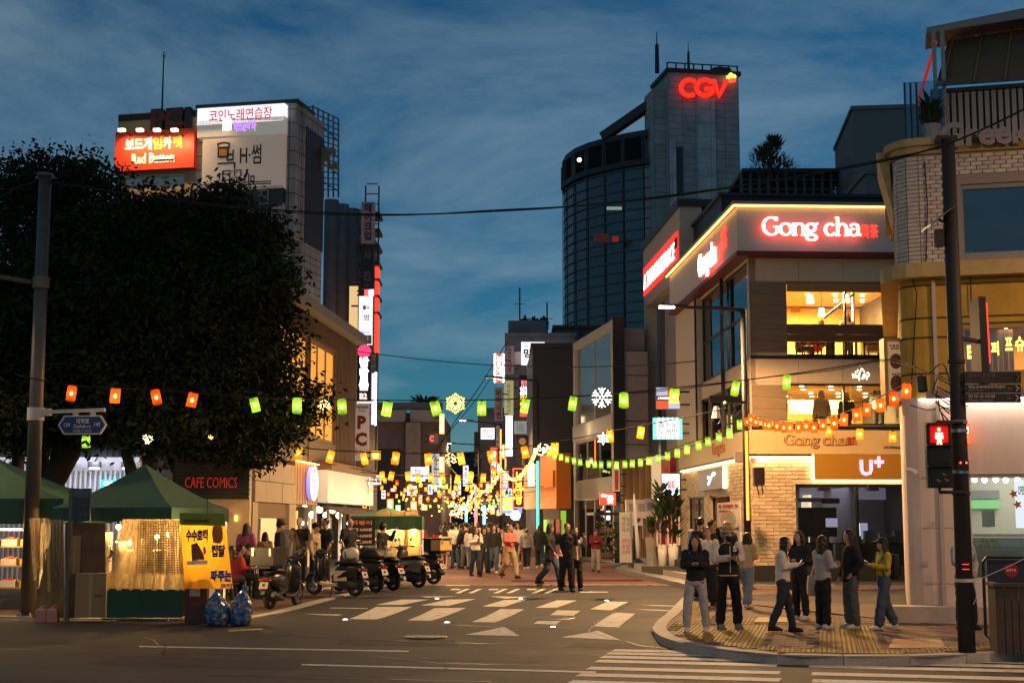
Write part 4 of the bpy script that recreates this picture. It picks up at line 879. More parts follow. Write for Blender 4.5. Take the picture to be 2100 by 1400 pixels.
WBM=[mat('white_brick_%d' % k,c,.7,var=.18,scale=6,bump=.25,bscale=50) for k,c in enumerate(((.52,.46,.41),(.46,.4,.36),(.56,.5,.46)))]
br_=[];z=y_t+.2;r_=0
while z < b_t-.05:
 u=CH-(r_ % 2)*.11
 while u < UE:
  a,b_=max(CH,u),u+.21
  if not (z+.07 > wb[2]-.12 and z < wb[3]+.15 and b_ > wb[0]-.1): br_.append((((a+b_)/2,-.012+.006*random.random(),z+.038),(b_-a-.012,.03,.068)))
  u += .22
 z += .082;r_ += 1
br_.sort(key=lambda q: q[0][0]);pieces('brick',br_,None,kb,300,mats=WBM)
cb_=MB();z=y_t+.2
while z < b_t-.05:
 for k in range(3):
  a=pi/2*(k+.5)/3;x,y=CH-(CH+.012)*sin(a),CH-(CH+.012)*cos(a);t_=Vector((-cos(a),sin(a),0))*.11;n_=Vector((-sin(a),-cos(a),0))*.012;c_=Vector((x,y,z))
  cb_.hexa([c_-t_+n_,c_+t_+n_,c_+t_-n_,c_-t_-n_]+[v+Vector((0,0,.068)) for v in (c_-t_+n_,c_+t_+n_,c_+t_-n_,c_-t_-n_)])
 z += .082
cb_.build('corner_brick',WBM[0],kb,kind='stuff')
mb=MB();KF.box(mb,-.35,wg[0]+.4,.1,zK(1240)+.0,.02,.55);mb.build('plinth',mat('plinth_pale',(.5,.44,.38),.75,var=.1),kb);mb=MB();KF.box(mb,wg[0]+.41,UE,.1,zK(1240),.02,.25);mb.build('plinth',MATS['plinth_pale'],kb)
mb=MB();mb.box(.3,UE,DEEP-.2,DEEP,.14,zK(290));mb.box(.3,UE,.35,DEEP-.2,b_t-.1,b_t);mb.box(UE,UE+.2,0,DEEP,.14,zK(290));mb.build('rear_wall',DCONC,kb)
for z in (g_t-.3,y_t-.3): mb=MB();mb.box(.31,UE,.35,DEEP-.2,z,z+.2);mb.build('floor',DIMWALL,kb)
fmb=mat('frame_grey',(.2,.2,.22),.5);window(KF,kb,wb,(.62,),gm=glass('night_glass',(.2,.2,.24),.12,.6,.03,(.02,.02,.03)),fm=fmb,fw=.09)
KFR=mat('frame_yellow',(.33,.24,.07),.6);window(KF,kb,wy,(.4,),gm=CLEARG,fm=KFR,fw=.11)
window(KF,kb,wg,(.33,),gm=CLEARG,fm=WPLASTIC,fw=.07)
bx(KF,kb,'curtain_wall',mat('orange_room',(.65,.35,.1),.8),wy[0]-.6,UE-.1,g_t-.05,y_t-.35,-3,-2.9)
for i in range(9): u=wy[0]+.1+i*.1;bx(KF,kb,'curtain',mat('curtain_stripe_%d' % (i % 2),((.45,.32,.3),(.3,.22,.3))[i % 2],.8),u,u+.09,wy[2]+.1,wy[3]-.1,-.5-.04*(i % 2),-.45)
lamp('AREA',fk.M @ KF.P(wy[0]+1.5,wy[3]-.05,-1.5),75,(1,.6,.22),2)
for px,py in ((2063,775),(2063,668)): p=KF.uv(px,py,-1.0);mb=MB();mb.ball(KF.P(p[0],p[1],-1.0),.06,8,6);mb.build('bulb',emit('filament',(1,.7,.3),18),kb)
YT=emit('yellow_text',(1,.75,.12),2.2)
for txt,x0,x1,y0,y1 in (('ㅌ',1983,1999,708,735),('스',2006,2022,706,733),('퍼',2032,2049,700,728),('프',2061,2077,692,718),('슈',2081,2102,690,720)):
 a0,a1,b0,b1=KF.rect(x0,y0,x1,y1,-.08);letter(kb,KF,txt,a0,a1,b0,b1,-.09,YT,.01,.03)
 # bright shop behind the ground floor glass
SHOPW=mat('bright_shop_wall',(.62,.6,.5),.7)
bx(KF,kb,'shop_back_wall',SHOPW,wg[0]-.5,UE,.2,g_t-.3,-3.2,-3.1);bx(KF,kb,'shop_ceiling',SHOPW,wg[0]-.5,UE,g_t-.7,g_t-.62,-3.1,-.3)
lamp('AREA',fk.M @ KF.P(wg[0]+1.6,g_t-.8,-1.6),60,(1,.93,.8),2.4,rot=(0,0,fk.rz))
for (a,b,c,d,o,m,n) in ((1989,1025,2050,1042,-3.0,emit('green_band',(.25,.65,.25),.5),'menu_band'),(1989,1005,2050,1022,-3.0,mat('grey_photo',(.3,.3,.3),.6),'menu_band'),(2013,1046,2041,1080,-.25,WPLASTIC,'notice'),(2080,984,2110,1082,-.2,emit('white_poster',(.8,.87,.95),.9),'poster'),
(1986,1094,2110,1101,-.7,mat('counter_pale',(.6,.5,.38),.5),'counter_top'),(1989,1102,2110,1190,-.8,mat('counter_teal',(.25,.33,.3),.6),'counter_front')):
 u0,u1,w0,w1=KF.rect(a,b,c,d,o);bx(KF,kb,n,m,u0,u1,w0,w1,o-.04,o)
for i in range(5): p=KF.uv(1998+22*i,979,-1.2+.2*(i % 2));mb=MB();mb.ball(KF.P(p[0],p[1]-.04,-1.2),.055,8,5);mb.build('ceiling_bulb',emit('cool_bulb',(1,.97,.9),14),kb)
a0,a1,b0,b1=KF.rect(2006,1104,2052,1124,-.1);letter(kb,KF,'과일 주스\n생과일 빙수',a0,a1,b0,b1,-.1,mat('olive_ink',(.12,.14,.02),.6),.01,.02)
a0,a1,b0,b1=KF.rect(2088,996,2104,1014,-.1);letter(kb,KF,'OPEN',a0,a1,b0,b1,-.18,mat('amber_print',(.6,.3,.02),.6),.01,.02)
for px,py in ((2079,1012),(2087,1034)): p=KF.uv(px,py,-.05);mb=MB();KF.poly(mb,[(p[0]+.09*cos(a)*(1 if k % 2 else .45),p[1]+.09*sin(a)*(1 if k % 2 else .45)) for k,a in enumerate([2*pi*i/10 for i in range(10)])],-.09,-.08);mb.build('leaf_sticker',mat('maple_red',(.5,.1,.02),.6),kb)
lamp('AREA',fk.M @ KF.P(3,g_t-.06,.2),14,(1,.85,.7),4.5,rot=(R(14),0,fk.rz),sy=.1)
mb=MB();KF.box(mb,.3,UE,g_t-.06,g_t-.035,.01,.1);mb.build('led_strip',emit('cool_led',(1,.9,.78),4),kb)
# signs on that building
mb=MB();u=.62;KF.box(mb,u,u+.07,zK(1240),y_t-.15,.003,.08);mb.build('downpipe',mat('pipe_white',(.45,.4,.36),.5),kb)
for pts in ([(1868,560),(1880,600),(1874,700),(1868,806)],[(1990,556),(1992,630),(2020,700)],[(1866,830),(1900,840),(1985,832)],[(1896,330),(1902,420),(1898,545)]): mb=MB();mb.tube([KF.P(*KF.uv(x,y,.1),.06) for x,y in pts],.012,5);mb.build('wall_cable',RUBBER,kb)
for x,y,w,h in ((1905,1070,14,12),(1940,960,9,16),(1888,1150,16,10)): u0,u1,w0,w1=KF.rect(x,y,x+w,y+h);bx(KF,kb,'notice',mat('old_notice',(.45,.4,.36),.8,var=.3),u0,u1,w0,w1,.003,.007)
a0,a1,b0,b1=KF.rect(1926,266,2092,306,.3)
t,f2=sgn(KF,'roof_sign','big unlit grey letters standing on the parapet of the white brick building','sign',a0,a1+.5,b0+.1,b1+.12,.12,.35,None,[('Greek',.0,.86,0,1,mat('letter_grey',(.27,.23,.24),.6),.06,.035)])
bx(f2,t,'back_rail',DARK,-.1,t['_w'],.12,.2,-.14,-.08)
t,f2=sgn(KF,'wall_sign','small glowing orange sign with white lettering behind the traffic pole','sign',*KF.rect(1948,869,1990,908,.25),.02,.25,emit('orange_board',(1,.12,.03),1.3),[('주차\n안내',.1,.45,.2,.85,SIGNW,.03),('영업\n중',.62,.92,.15,.85,SIGNW,.03)])
t,f2=blade('projecting_sign','yellow framed lightbox with fried food pictures between the two corner buildings','sign',1823,700,1852,822,29,emit('food_sheet',(.6,.38,.2),.3,(.5,.36,.24)),[('수제 등심\n돈까스',.1,.9,.86,.95,MATS['print_red'],.02),('KATSU',.25,.85,.43,.47,MATS['print_dark'],.01)],rim=(mat('yellow_frame',(.6,.36,.03),.5),.07),th=.35)
for zz_,r2 in ((.62,.11),(.25,.12)): mb=MB();f2.poly(mb,arc(t['_w']*.5,1.2*zz_+.05,.12,r2*1.4,0,345,14),.003,.02);mb.build('picture',mat('food_print',(.25,.1,.05),.6,var=.5,scale=20),t)
p=at(1862,963,28.2);t=thing('security_camera','small white wall camera beside the mustard sign board edge','camera',p,R(-40));mb=MB();mb.tube([(0,0,0),(.12,-.1,-.02),(.25,-.2,-.05)],.045,8);mb.build('body',WPLASTIC,t);mb=MB();mb.bar((0,.08,.05),(.05,0,0),.03);mb.build('mount',STEEL,t)
# roof terrace: corrugated hut under a brown awning
z0=zK(284);pr=[(uK(1925,230),-1.6),]
t=thing('roof_pavilion','dim roof terrace hut with a slanted brown awning and corrugated wall','pavilion',fk.M @ KF.P(0,z0,0),fk.rz)
KF2=Face(Frame(t.location.x,t.location.y,fk.rz,t.location.z),'F',-(-1.2) )
def rK(px,py): return KF2.uv(px,py)
u0=rK(1925,230)[0];z1=rK(1940,192)[1];z2=rK(1945,55)[1]
for i in range(26):
 u=u0+.13*i;mb=MB();KF2.box(mb,u,u+.085,-.4,z1,-.05,.03);mb.build('wall_slat',mat('slat_pale',(.33,.28,.26),.7,var=.15),t)
mb=MB();KF2.box(mb,u0-.15,UE,z1+.003,z1+.08,-.1,.1);KF2.box(mb,u0-.2,UE,-.4,z1,-.2,-.1);mb.build('wall_frame',DARK,t)
ut=rK(1947,55)[0]
mb=MB();P=KF2.P;mb.hexa([P(u0-.05,z1+.1,.25),P(UE,z1+.1,.25),P(UE,z1+.1,.2),P(u0-.05,z1+.1,.2),P(ut,z2,-.9),P(UE,z2+.4,-.9),P(UE,z2+.4,-.95),P(ut,z2,-.95)]);mb.build('awning',mat('brown_awning',(.12,.075,.04),.8,var=.15),t)
for i in range(6): mb=MB();mb.bar(P(u0+.1+.6*i,z1+.12,.28),P(ut+.1+.6*i,z2+.06*i+.02,-.87),.04);mb.build('awning_rib',mat('rib_brown',(.2,.12,.06),.6),t)
mb=MB();mb.hexa([P(ut-.45,z2,-.3),P(UE,z2+.45,-.3),P(UE,z2+.45,-1.4),P(ut-.45,z2,-1.4),P(ut-.45,z2+.12,-.3),P(UE,z2+.85,-.3),P(UE,z2+.85,-1.4),P(ut-.45,z2+.12,-1.4)]);mb.build('roof',mat('pavilion_roof',(.3,.25,.24),.7),t)
for u in (u0-.05,u0+.12): mb=MB();KF2.box(mb,u-.04,u+.04,-.4,z2-.1,.1,.18);mb.build('post',mat('post_grey',(.3,.28,.27),.5),t)
mb=MB();mb.bar(P(u0-.42,z1-.25,.2),P(u0+.02,z2-.1,-.6),.05);mb.build('side_light',emit('red_edge',(1,.04,.02),.25),t)
mb=MB();KF2.box(mb,rK(1856,200)[0],u0+.1,-.3,rK(1870,178)[1],.3,.32);mb.build('glass_rail',glass('rail_glass',(.75,.85,.88),.05,.9),t)
for px in (1856,1868,1880): u=rK(px,230)[0];mb=MB();KF2.box(mb,u-.02,u+.02,-.4,rK(px,180)[1],.33,.37);mb.build('rail_post',DARK,t)
q=thing('potted_plant','dark spiky plant in a pot on the roof terrace edge','plant',fk.M @ KF.P(rK(1908,260)[0],zK(284),-.6),0);mb=MB();mb.cyl((0,0),.16,0,.42,10,.2);mb.build('pot',mat('pot_grey',(.25,.25,.26),.7),q);leafy(q,90,.45,.22,.3,FOL[2],9,.4)
# office tower with the red cinema letters
tw_=thing('cinema_tower','tall dark tower, curved glass wing beside a grey stone shaft with red letters on top','building',(0,0,0))
GRID=brick_mat('stone_grid',(.30,.30,.32),(.26,.265,.28),(.19,.195,.21),1.3,.62,ms=.05);
def vmat(m): # lay the joint pattern on upright faces (object axes x+y, z)
 nt=m.node_tree;t=next(n for n in nt.nodes if n.type == 'TEX_COORD');s=nt.nodes.new('ShaderNodeSeparateXYZ');c=nt.nodes.new('ShaderNodeCombineXYZ');a=nt.nodes.new('ShaderNodeMath')
 nt.links.new(t.outputs['Object'],s.inputs[0]);nt.links.new(s.outputs[0],a.inputs[0]);nt.links.new(s.outputs[1],a.inputs[1]);nt.links.new(a.outputs[0],c.inputs[0]);nt.links.new(s.outputs[2],c.inputs[1])
 for n in nt.nodes:
  if n.type == 'TEX_BRICK': nt.links.new(c.outputs[0],n.inputs['Vector'])
 return m
vmat(GRID);GRID2=vmat(brick_mat('stone_grid_pale',(.42,.42,.45),(.38,.38,.41),(.28,.28,.30),1.2,1.2,ms=.05))
pl=[at(x,300,Y) for x,Y in ((1385,127.5),(1363,128),(1320,128.5),(1278,129.7),(1240,131.2),(1204,133),(1178,135),(1160,137.5),(1152,140.5),(1152,150))];pl2=[(p.x,p.y) for p in pl]
zw=2+823*128/3000
mb=MB();mb.prism(pl2+[(pl2[0][0],150)],0,zw-3.0);mb.build('glass_wing',mat('tower_glass',(.02,.04,.05),.18,spec=.9,var=.3,scale=.25),tw_)
mb=MB();mb.prism(pl2+[(pl2[0][0],150)],zw-.5,zw);mb.build('wing_roof',DARK,tw_)
def along(k,off): # offset outwards
 a,b=Vector(pl2[max(0,k-1)]),Vector(pl2[min(len(pl2)-1,k+1)]);d=(b-a).normalized();n=Vector((d.y,-d.x));n=n if n.y < 0 or n.x < 0 else -n;return Vector(pl2[k])+n*off
def ringband(z0,z1,o0,o1,name,m):
 mb=MB()
 for k in range(len(pl2)-1):
  a,b,c,d=along(k,o1),along(k+1,o1),along(k+1,o0),along(k,o0);mb.hexa([Vector((p.x,p.y,z0)) for p in (a,d,c,b)]+[Vector((p.x,p.y,z1)) for p in (a,d,c,b)])
 return mb.build(name,m,tw_)
LOUV=mat('louver_blue',(.06,.08,.095),.5)
for i in range(34): z=3+i*(zw-6.5)/33;ringband(z,z+.1,.02,.12,'louver',LOUV)
ringband(zw-3.2,zw-2.7,.02,.35,'louver',MATS['dark_metal'])
for k in range(1,len(pl2)-1):
 for f in (0,):
  a=along(k,.1).lerp(along(k+1,.1),f);mb=MB();mb.box(a.x-.05,a.x+.05,a.y-.05,a.y+.05,0,zw-3.2);mb.build('mullion',DARK,tw_)
  mb=MB();mb.box(a.x-.18,a.x+.18,a.y,a.y+.4,zw-2.7,zw-.5);mb.build('crown_post',DARK,tw_)
for (x0,y0,x1,y1,col,s_) in ((1220,474,1250,492,(.5,.08,.05),.025),(1258,480,1270,490,(1,.05,.03),.14),(1246,419,1277,424,(.6,.85,.8),.22)):
 a=at(x0,y1,127.6);b=at(x1,y0,127.6);mb=MB();mb.box(a.x,b.x,128.9,129,a.z,b.z);mb.box(a.x,b.x,128.6,128.88,a.z,b.z);mb.build('lit_window',emit('lit_%d' % x0,col,s_),tw_)
p=at(1188,328,133);mb=MB();mb.ball((p.x,p.y,p.z),.2,8,6);mb.build('flood_lamp',emit('flood',(1,.8,.5),5),tw_)
fcv=Frame(*at(1372,300,126).xy,R(10));CV=Face(fcv,'F',0)
tg=thing('stone_shaft','grey tiled stone shaft carrying the red cinema letters','tower',fcv.o,fcv.rz)
us=CV.uv(1519,400)[0];zs=CV.uv(1440,152)[1];
mb=MB();mb.box(0,us,0,5,0,zs);mb.build('shaft',GRID,tg)
for (a,c,y0,y1) in ((1428,1471,200,460),(1374,1388,285,430)): u0,u1,w0,w1=CV.rect(a,y0,c,y1,.2);bx(CV,tg,'pale_band',GRID2,u0,u1,5,w1,.003,.2)
u0,u1,w0,w1=CV.rect(1389,300,1402,400,.2);bx(CV,tg,'slot_window',mat('tower_glass2',(.012,.02,.03),.15),u0,u1,w0,w1,.003,.1)
mb=MB();mb.box(-1.1,-.003,1.0,4,0,zs-1.2);mb.build('side_block',GRID,tg)
mb=MB();mb.box(-.2,us+.2,-.2,5.2,zs+.003,zs+.35);mb.build('parapet',DARK,tg)
for k in range(9): x=us*k/8;mb=MB();mb.box(x-.06,x+.06,.2,.3,zs+.35,zs+1.0);mb.build('rail_post',DARK,tg)
mb=MB();mb.box(0,us,.2,.27,zs+.9,zs+1.0);mb.build('rail',DARK,tg)
for px,r in ((1489,.9),(1501,.7),(1464,.6)):
 u,z=CV.uv(px,138 if px > 1480 else 136);mb=MB();mb.cyl((u,2),r*.45,zs+.35,z,10);mb.build('vent',DARK,tg);
 if px > 1480: mb=MB();mb.cyl((u,2),r,z+.003,z+.45,12,r*.8);mb.build('vent_cap',DARK,tg)
for px,ytop,w in ((1353,58,.22),(1418,78,.14)):
 u,z=CV.uv(px,ytop);mb=MB();mb.tube([(u,1,zs+.2),(u,1,zs+(z-zs)*.7),(u,1,zs+(z-zs)*.72),(u,1,z)],[w,w*.8,w*.3,w*.15],6);mb.build('antenna',DARK,tg)
mb=MB();a=fcv.I @ at(1372,188,128.5);b=fcv.I @ at(1236,282,131.5);mb.bar(a,b,.8,.8);mb.build('roof_strut',DARK,tg);a=fcv.I @ at(1363,240,128);b2=fcv.I @ at(1330,243,129);mb=MB();mb.bar(a,b2,.5);mb.bar(fcv.I @ at(1340,215,128.4),fcv.I @ at(1345,243,128.4),.5);mb.build('roof_brace',DARK,tg)
# letters: round tube strokes
t=thing('cinema_sign','three big glowing red round letters with a small yellow star high on the tower','sign',fcv.M @ CV.P(*CV.uv(1393,204),.3),fcv.rz)
RED=emit('cinema_red',(1,.018,.008),1.6);o0=Vector(CV.uv(1393,204))
def strokes(name,pts,r,m):
 q=[Vector(CV.uv(*p))-o0 for p in pts];mb=MB()
 mb.tube([(v.x,-.1,v.y) for v in q],[(r,r)]*len(q),8)
 for v in (q[0],q[-1]): mb.ball((v.x,-.1,v.y),r,8,6)
 mb.build(name,m,t)
strokes('letter_tube',[(1411+17*cos(R(a)),183-16*sin(R(a))) for a in range(55,310,15)],0.2,RED)
strokes('letter_tube',[(1443+17*cos(R(a)),183-16*sin(R(a))) for a in range(50,345,15)]+[(1459,185),(1446,185)],.2,RED)
strokes('letter_tube',[(1462,170),(1472,200),(1487,169)],.21,RED)
for k in range(5):
 a=R(90+72*k+10);c=Vector(CV.uv(1497+6*cos(a),163-6*sin(a)))-o0;mb=MB();mb.ball((c.x,-.1,c.y),(.22,.15,.22),8,6);mb.build('petal',emit('star_yellow' if k in (0,1,4) else 'star_red',(1,.6,.08) if k in (0,1,4) else (1,.06,.02),2),t)
 # roofs behind: glass pavilion, boxes, pine
t,Wd,H=simple_tower('rooftop_block','plain blue grey windowless block on the skyline beyond the tea shop',1748,1900,226,88,10,mat('skyline_grey',(.13,.135,.14),.7),R(-6.3))
t,Wd,H=simple_tower('roof_house','small grey gabled roof house in front of the skyline block',1776,1860,358,74,6,mat('roof_house_grey',(.14,.125,.125),.7),R(-1.6))
a=at(1520,348,96);b=at(1742,412,96);t=thing('glass_pavilion','steel framed glass roof hall on the skyline beside the stone shaft','building',(a.x,96,0));Wd=b.x-a.x
mb=MB();mb.box(0,Wd,4,4.2,10,a.z-.3);mb.build('rear_glass',glass('pavilion_glass',(.35,.5,.55),.1,.8),t);mb=MB();mb.box(0,Wd,-.4,6,a.z-.25,a.z);mb.build('roof',DARK,t);mb=MB();mb.box(0,Wd,0,6,8,b.z+.3);mb.build('base',DCONC,t)
for i in range(13): x=Wd*i/12;mb=MB();mb.box(x-.09,x+.09,-.1,.1,b.z+.3,a.z-.25);mb.build('column',LOUV,t)
for i in range(6): x=Wd*i/6;mb=MB();mb.bar((x,.3,a.z-.5),(x+Wd/6,.3,b.z+.6),.14);mb.build('brace',DARK,t)
for z in (.35,.65): mb=MB();mb.box(0,Wd,-.05,.05,b.z+(a.z-b.z)*z,b.z+(a.z-b.z)*z+.1);mb.build('rail',LOUV,t)
# dark block, orange shop and the tall sign clad buildings down the street
t,Wd,H=simple_tower('dark_building','windowless charcoal block between the sign clad house and the glass building',1092,1190,713,78,9,mat('charcoal',(.035,.034,.036),.7,var=.1),0)
a=at(1079,748,92);mb=MB();mb.hexa([Vector(v) for v in ((-.003,0,0),(-.003,.02,0),(a.x-t.location.x,9,0),(a.x-t.location.x-.02,9,0),(-.003,0,H),(-.003,.02,H),(a.x-t.location.x,9,H),(a.x-t.location.x-.02,9,H))]);mb.build('side_wall',mat('side_blue_grey',(.16,.17,.19),.6),t)
c4=at(1141,1000,68);fo=Frame(c4.x,c4.y,R(14));OF,OL=Face(fo,'F',0),Face(fo,'L',0);t=thing('orange_shop','small shop with a bright orange panelled upper box','building',(fo.o.x,fo.o.y,0),fo.rz)
OR=mat('orange_panel',(.62,.17,.015),.5);uo=OF.uv(1171,1000)[0];lo=OL.uv(1106,1000)[0];z0o,z1o=OF.uv(1141,1042)[1],OF.uv(1141,928)[1]
mb=MB();mb.box(0,uo,0,-lo,z0o,z1o);mb.build('upper_box',OR,t)
bx(OL,t,'sign_panel',OR,lo+.5,-.25,z0o+1.0,z1o-.8,.003,.1);mb=MB();mb.box(.2,uo,.2,-lo,.2,z0o-.003);mb.build('ground_wall',mat('shop_dark',(.08,.06,.06),.7),t)
for k,(u0_,u1_2,m) in enumerate(((.4,1.0,emit('lime_panel',(.35,.7,.05),.5)),(1.3,2.2,DARK),(2.6,3.2,mat('pink_trim',(.45,.08,.15),.6)))): bx(OL,t,'shop_panel',m,lo+u0_,lo+u1_2,.3,z0o-.5,-.19,-.1)
bx(OF,t,'lime_door',MATS['lime_panel'],.25,uo*.7,.3,z0o-.1,-.19,-.1)
lamp('AREA',fo.M @ Vector((-1.5,1.0,0))+Vector((0,0,z1o+.6)),60,(1,.7,.4),1.5,rot=(0,R(-30),0))
c5=at(1101,1000,74);fb_=Frame(c5.x,c5.y,R(14));BL_=Face(fb_,'L',0);t=thing('beige_shop','beige fronted shop with small white lit letters beside the orange shop','building',(fb_.o.x,fb_.o.y,0),fb_.rz)
lb_=BL_.uv(1075,1000)[0];zb0,zb1_=BL_.uv(1095,1043)[1],BL_.uv(1100,950)[1];bx(BL_,t,'fascia',BEIGE,lb_,0,zb0,zb1_,-1,0);mb=MB();mb.box(.1,3,.1,-lb_,.2,zb0-.003);mb.build('ground_wall',MATS['shop_dark'],t)
letter(t,BL_,'OBS',lb_*.62,lb_*.2,zb0+1.3*.9,zb0+1.3*1.8,.02,SIGNW,.03,.03)
lamp('POINT',fb_.M @ BL_.P(lb_*.5,zb1_,1.5)+Vector((0,0,0)),40,(1,.75,.45),.2)
MV=vmat(brick_mat('mauve_tile',(.21,.18,.185),(.185,.16,.165),(.12,.1,.1),1.8,.9))
t,Wd,H=simple_tower('sign_clad_building','tall mauve tiled house covered in vertical signs, trees on its roof',1038,1180,690,100,14,MV,0)
mb=MB();a=at(1042,661,104);b=at(1120,661,104);mb.box(a.x-t.location.x,b.x-t.location.x,3,11,H+.26,a.z-.2);mb.build('penthouse',MV,t)
t2,Wd,H2=simple_tower('brown_building','low brown flat roofed block behind the charcoal block',1136,1230,673,112,9,mat('brown_block',(.09,.06,.05),.8,var=.15),0)
for i in range(3): a=at(1150+22*i,700,112);mb=MB();mb.box(a.x-t2.location.x,a.x-t2.location.x+.6,-.06,-.003,a.z-.7,a.z+.6);mb.build('window',mat('dark_window',(.02,.02,.025),.2),t2)
for px in (1066,1122): a=at(px,590 if px == 1066 else 620,106);q=thing('roof_mast','thin mast on the sign clad house, %s' % ('taller one by the roof trees' if px == 1066 else 'shorter one past the roof trees'),'antenna',(a.x,106,H));mb=MB();mb.tube([(0,0,-.5),(0,0,a.z-H)],.06,5);mb.build('pole',DARK,q);mb=MB();mb.bar((-.4,0,a.z-H-1.2),(.4,0,a.z-H-1.2),.04);mb.build('cross_arm',DARK,q)
BST=dict(th=.3)
RB=emit('red_board',(1,.06,.03),1.1);GREYB=mat('grey_board',(.42,.35,.35),.6);INK=mat('ink_black',(.015,.012,.015),.6)
t,f2=blade('projecting_sign','red vertical sign with white strokes and a rim of white bulbs','sign',1015,727,1032,782,96,RB,[('보\n드\n게\n임',.2,.8,.05,.95,SIGNW,.05)],rim=(RB,.06))
Hh=at(0,727,96).z-at(0,782,96).z
for k in range(13):
 for x in (0,t['_w']): mb=MB();f2.poly(mb,arc(x,Hh*k/12,.06,.06,0,315,7),.03,.06);mb.build('bulb',DOTS,t)
blade('projecting_sign','mauve vertical sign with dark red latin capitals turned sideways','sign',1037,709,1054,767,98,GREYB,[('A\nR\nT\nB\nO\nX\n*',.25,.75,.06,.92,mat('ink_maroon',(.2,.03,.05),.6),.03)])
blade('projecting_sign','pale grey vertical sign with four black characters','sign',1014,794,1031,862,90,GREYB,[('바\n이\n이\n연',.22,.82,.06,.95,INK,.03)])
blade('projecting_sign','olive yellow vertical sign with thin dark characters','sign',1034,780,1053,852,92,emit('olive_board',(.55,.5,.2),.42),[('라\n라\n스\n테\n이\n크',.3,.7,.08,.9,INK,.0)])
blade('projecting_sign','white square sign with a big black character and small figures on top','sign',1069,701,1117,748,97,emit('white_board',(.9,.9,.88),1.0),[('밍',.1,.42,.3,.7,INK,.06),('21',.75,.92,.72,.92,INK,.0),('cafe',.1,.3,.76,.88,mat('ink_soft',(.3,.3,.3),.6),.0)],bracket=False)
blade('projecting_sign','plain unlit white panel under the white square sign','sign',1055,721,1069,747,98,mat('panel_white',(.5,.47,.45),.6),bracket=False)
t,f2=blade('projecting_sign','black vertical sign with white, yellow and pink crowded characters','sign',1065,769,1087,856,88,BLACK,[('원조',.15,.85,.76,.88,emit('txt_pink',(1,.2,.25),1.3),.05),('삼겹\n살집',.05,.95,.52,.74,SIGNW,.04),('무한\n리필',.05,.95,.26,.50,emit('txt_yellow',(1,.75,.05),1.5),.04)])
bx(f2,t,'red_panel',emit('sale_red',(1,.1,.08),.9),.03,t['_w']-.03,.05,(at(0,769,88).z-at(0,856,88).z)*.16,.003,.02)
blade('projecting_sign','tall glowing white blank sign below the olive one','sign',1037,852,1051,935,91,emit('blank_white',(.9,.95,1),1.5),bracket=False)
blade('projecting_sign','black vertical sign with round emblems and sideways coffee capitals','sign',1060,893,1083,955,84,BLACK,[('C\nO\nF\nF\nE\nE',.35,.75,.03,.62,mat('coffee_ink',(.45,.35,.32),.6),.02),('◉',.2,.8,.7,.94,mat('emblem_tan',(.5,.35,.28),.6),.03)])
blade('projecting_sign','frosted grey glass panel with faint writing above the coffee sign','sign',1054,863,1080,889,86,emit('frost',(.4,.45,.45),.35),[('신발\n편집샵',.2,.8,.2,.8,GREYB,.0)])
blade('projecting_sign','black vertical sign with bold yellow characters and red bulbs','sign',1054,962,1074,1039,78,BLACK,[('노\n래\n방',.15,.85,.06,.94,emit('karaoke_yellow',(1,.55,.06),2),.07)],rim=(emit('red_rim',(1,.1,.05),1.5),.07))
blade('projecting_sign','white sign with red and blue handwritten characters and an arrow','sign',986,877,1014,900,104,emit('white_board2',(.95,.93,.95),1.1),[('코인노',.12,.95,.5,.9,emit('txt_red2',(.9,.08,.05),.6),.03),('↗ 래방',.15,.9,.1,.4,INK,.01)])
blade('projecting_sign','black vertical sign with white bold characters under the pale grey sign','sign',1014,868,1027,920,92,BLACK,[('쇼\n간\n포\n차',.15,.85,.05,.95,mat('txt_dull',(.5,.48,.45),.6),.05)])
blade('projecting_sign','dark green vertical sign with small pale characters','sign',972,885,984,955,112,mat('teal_dark',(.03,.06,.07),.6),[('2\n포\n차',.25,.8,.1,.5,GREYB,.03)])
t,Wd,H=simple_tower('far_building','far mauve block behind the white handwritten sign',980,1040,842,125,12,MV,0)
# coloured shop signs above the crowd, left and right of the street
rnd=random.Random(21)
cols=[('red',(1,.08,.04)),('white',(.95,.95,1)),('orange',(1,.4,.06)),('blue',(.12,.22,1)),('yellow',(1,.75,.1)),('green',(.15,.8,.25)),('pink',(1,.25,.5)),('cyan',(.2,.8,.9))]
spots=[(1013,940,14,46,0),(1030,925,12,30,2),(1012,975,10,36,1),(1036,985,14,40,6),(955,975,11,42,1),(903,990,8,20,5),(1000,1000,9,26,0),(984,985,7,40,3),(1034,1035,20,16,4),(1031,1008,10,14,1),(990,1042,12,14,0),(1010,1045,10,18,2),(945,1040,12,12,0),(925,1035,14,10,3),(963,1030,7,22,4),
(882,1003,9,20,1),(893,1002,8,12,3),(870,1040,12,12,2),(905,1050,10,16,1),(1045,1050,16,12,1),(1060,1060,10,12,7),(976,1055,9,10,6),(1040,950,10,24,2),(916,880,0,0,0),(806,1004,12,7,0),(826,1012,10,6,6),(800,1034,13,24,2),(816,1042,10,14,5),(786,1014,8,18,1),(848,1036,12,18,2),(862,1024,8,22,0),(876,968,7,26,1),(922,990,7,34,2),(930,1012,9,16,0),(942,1000,6,30,1),(966,985,6,30,4),(998,960,9,22,1),(1022,958,8,20,0),(1046,1010,8,20,1),(1024,1052,12,10,2)]
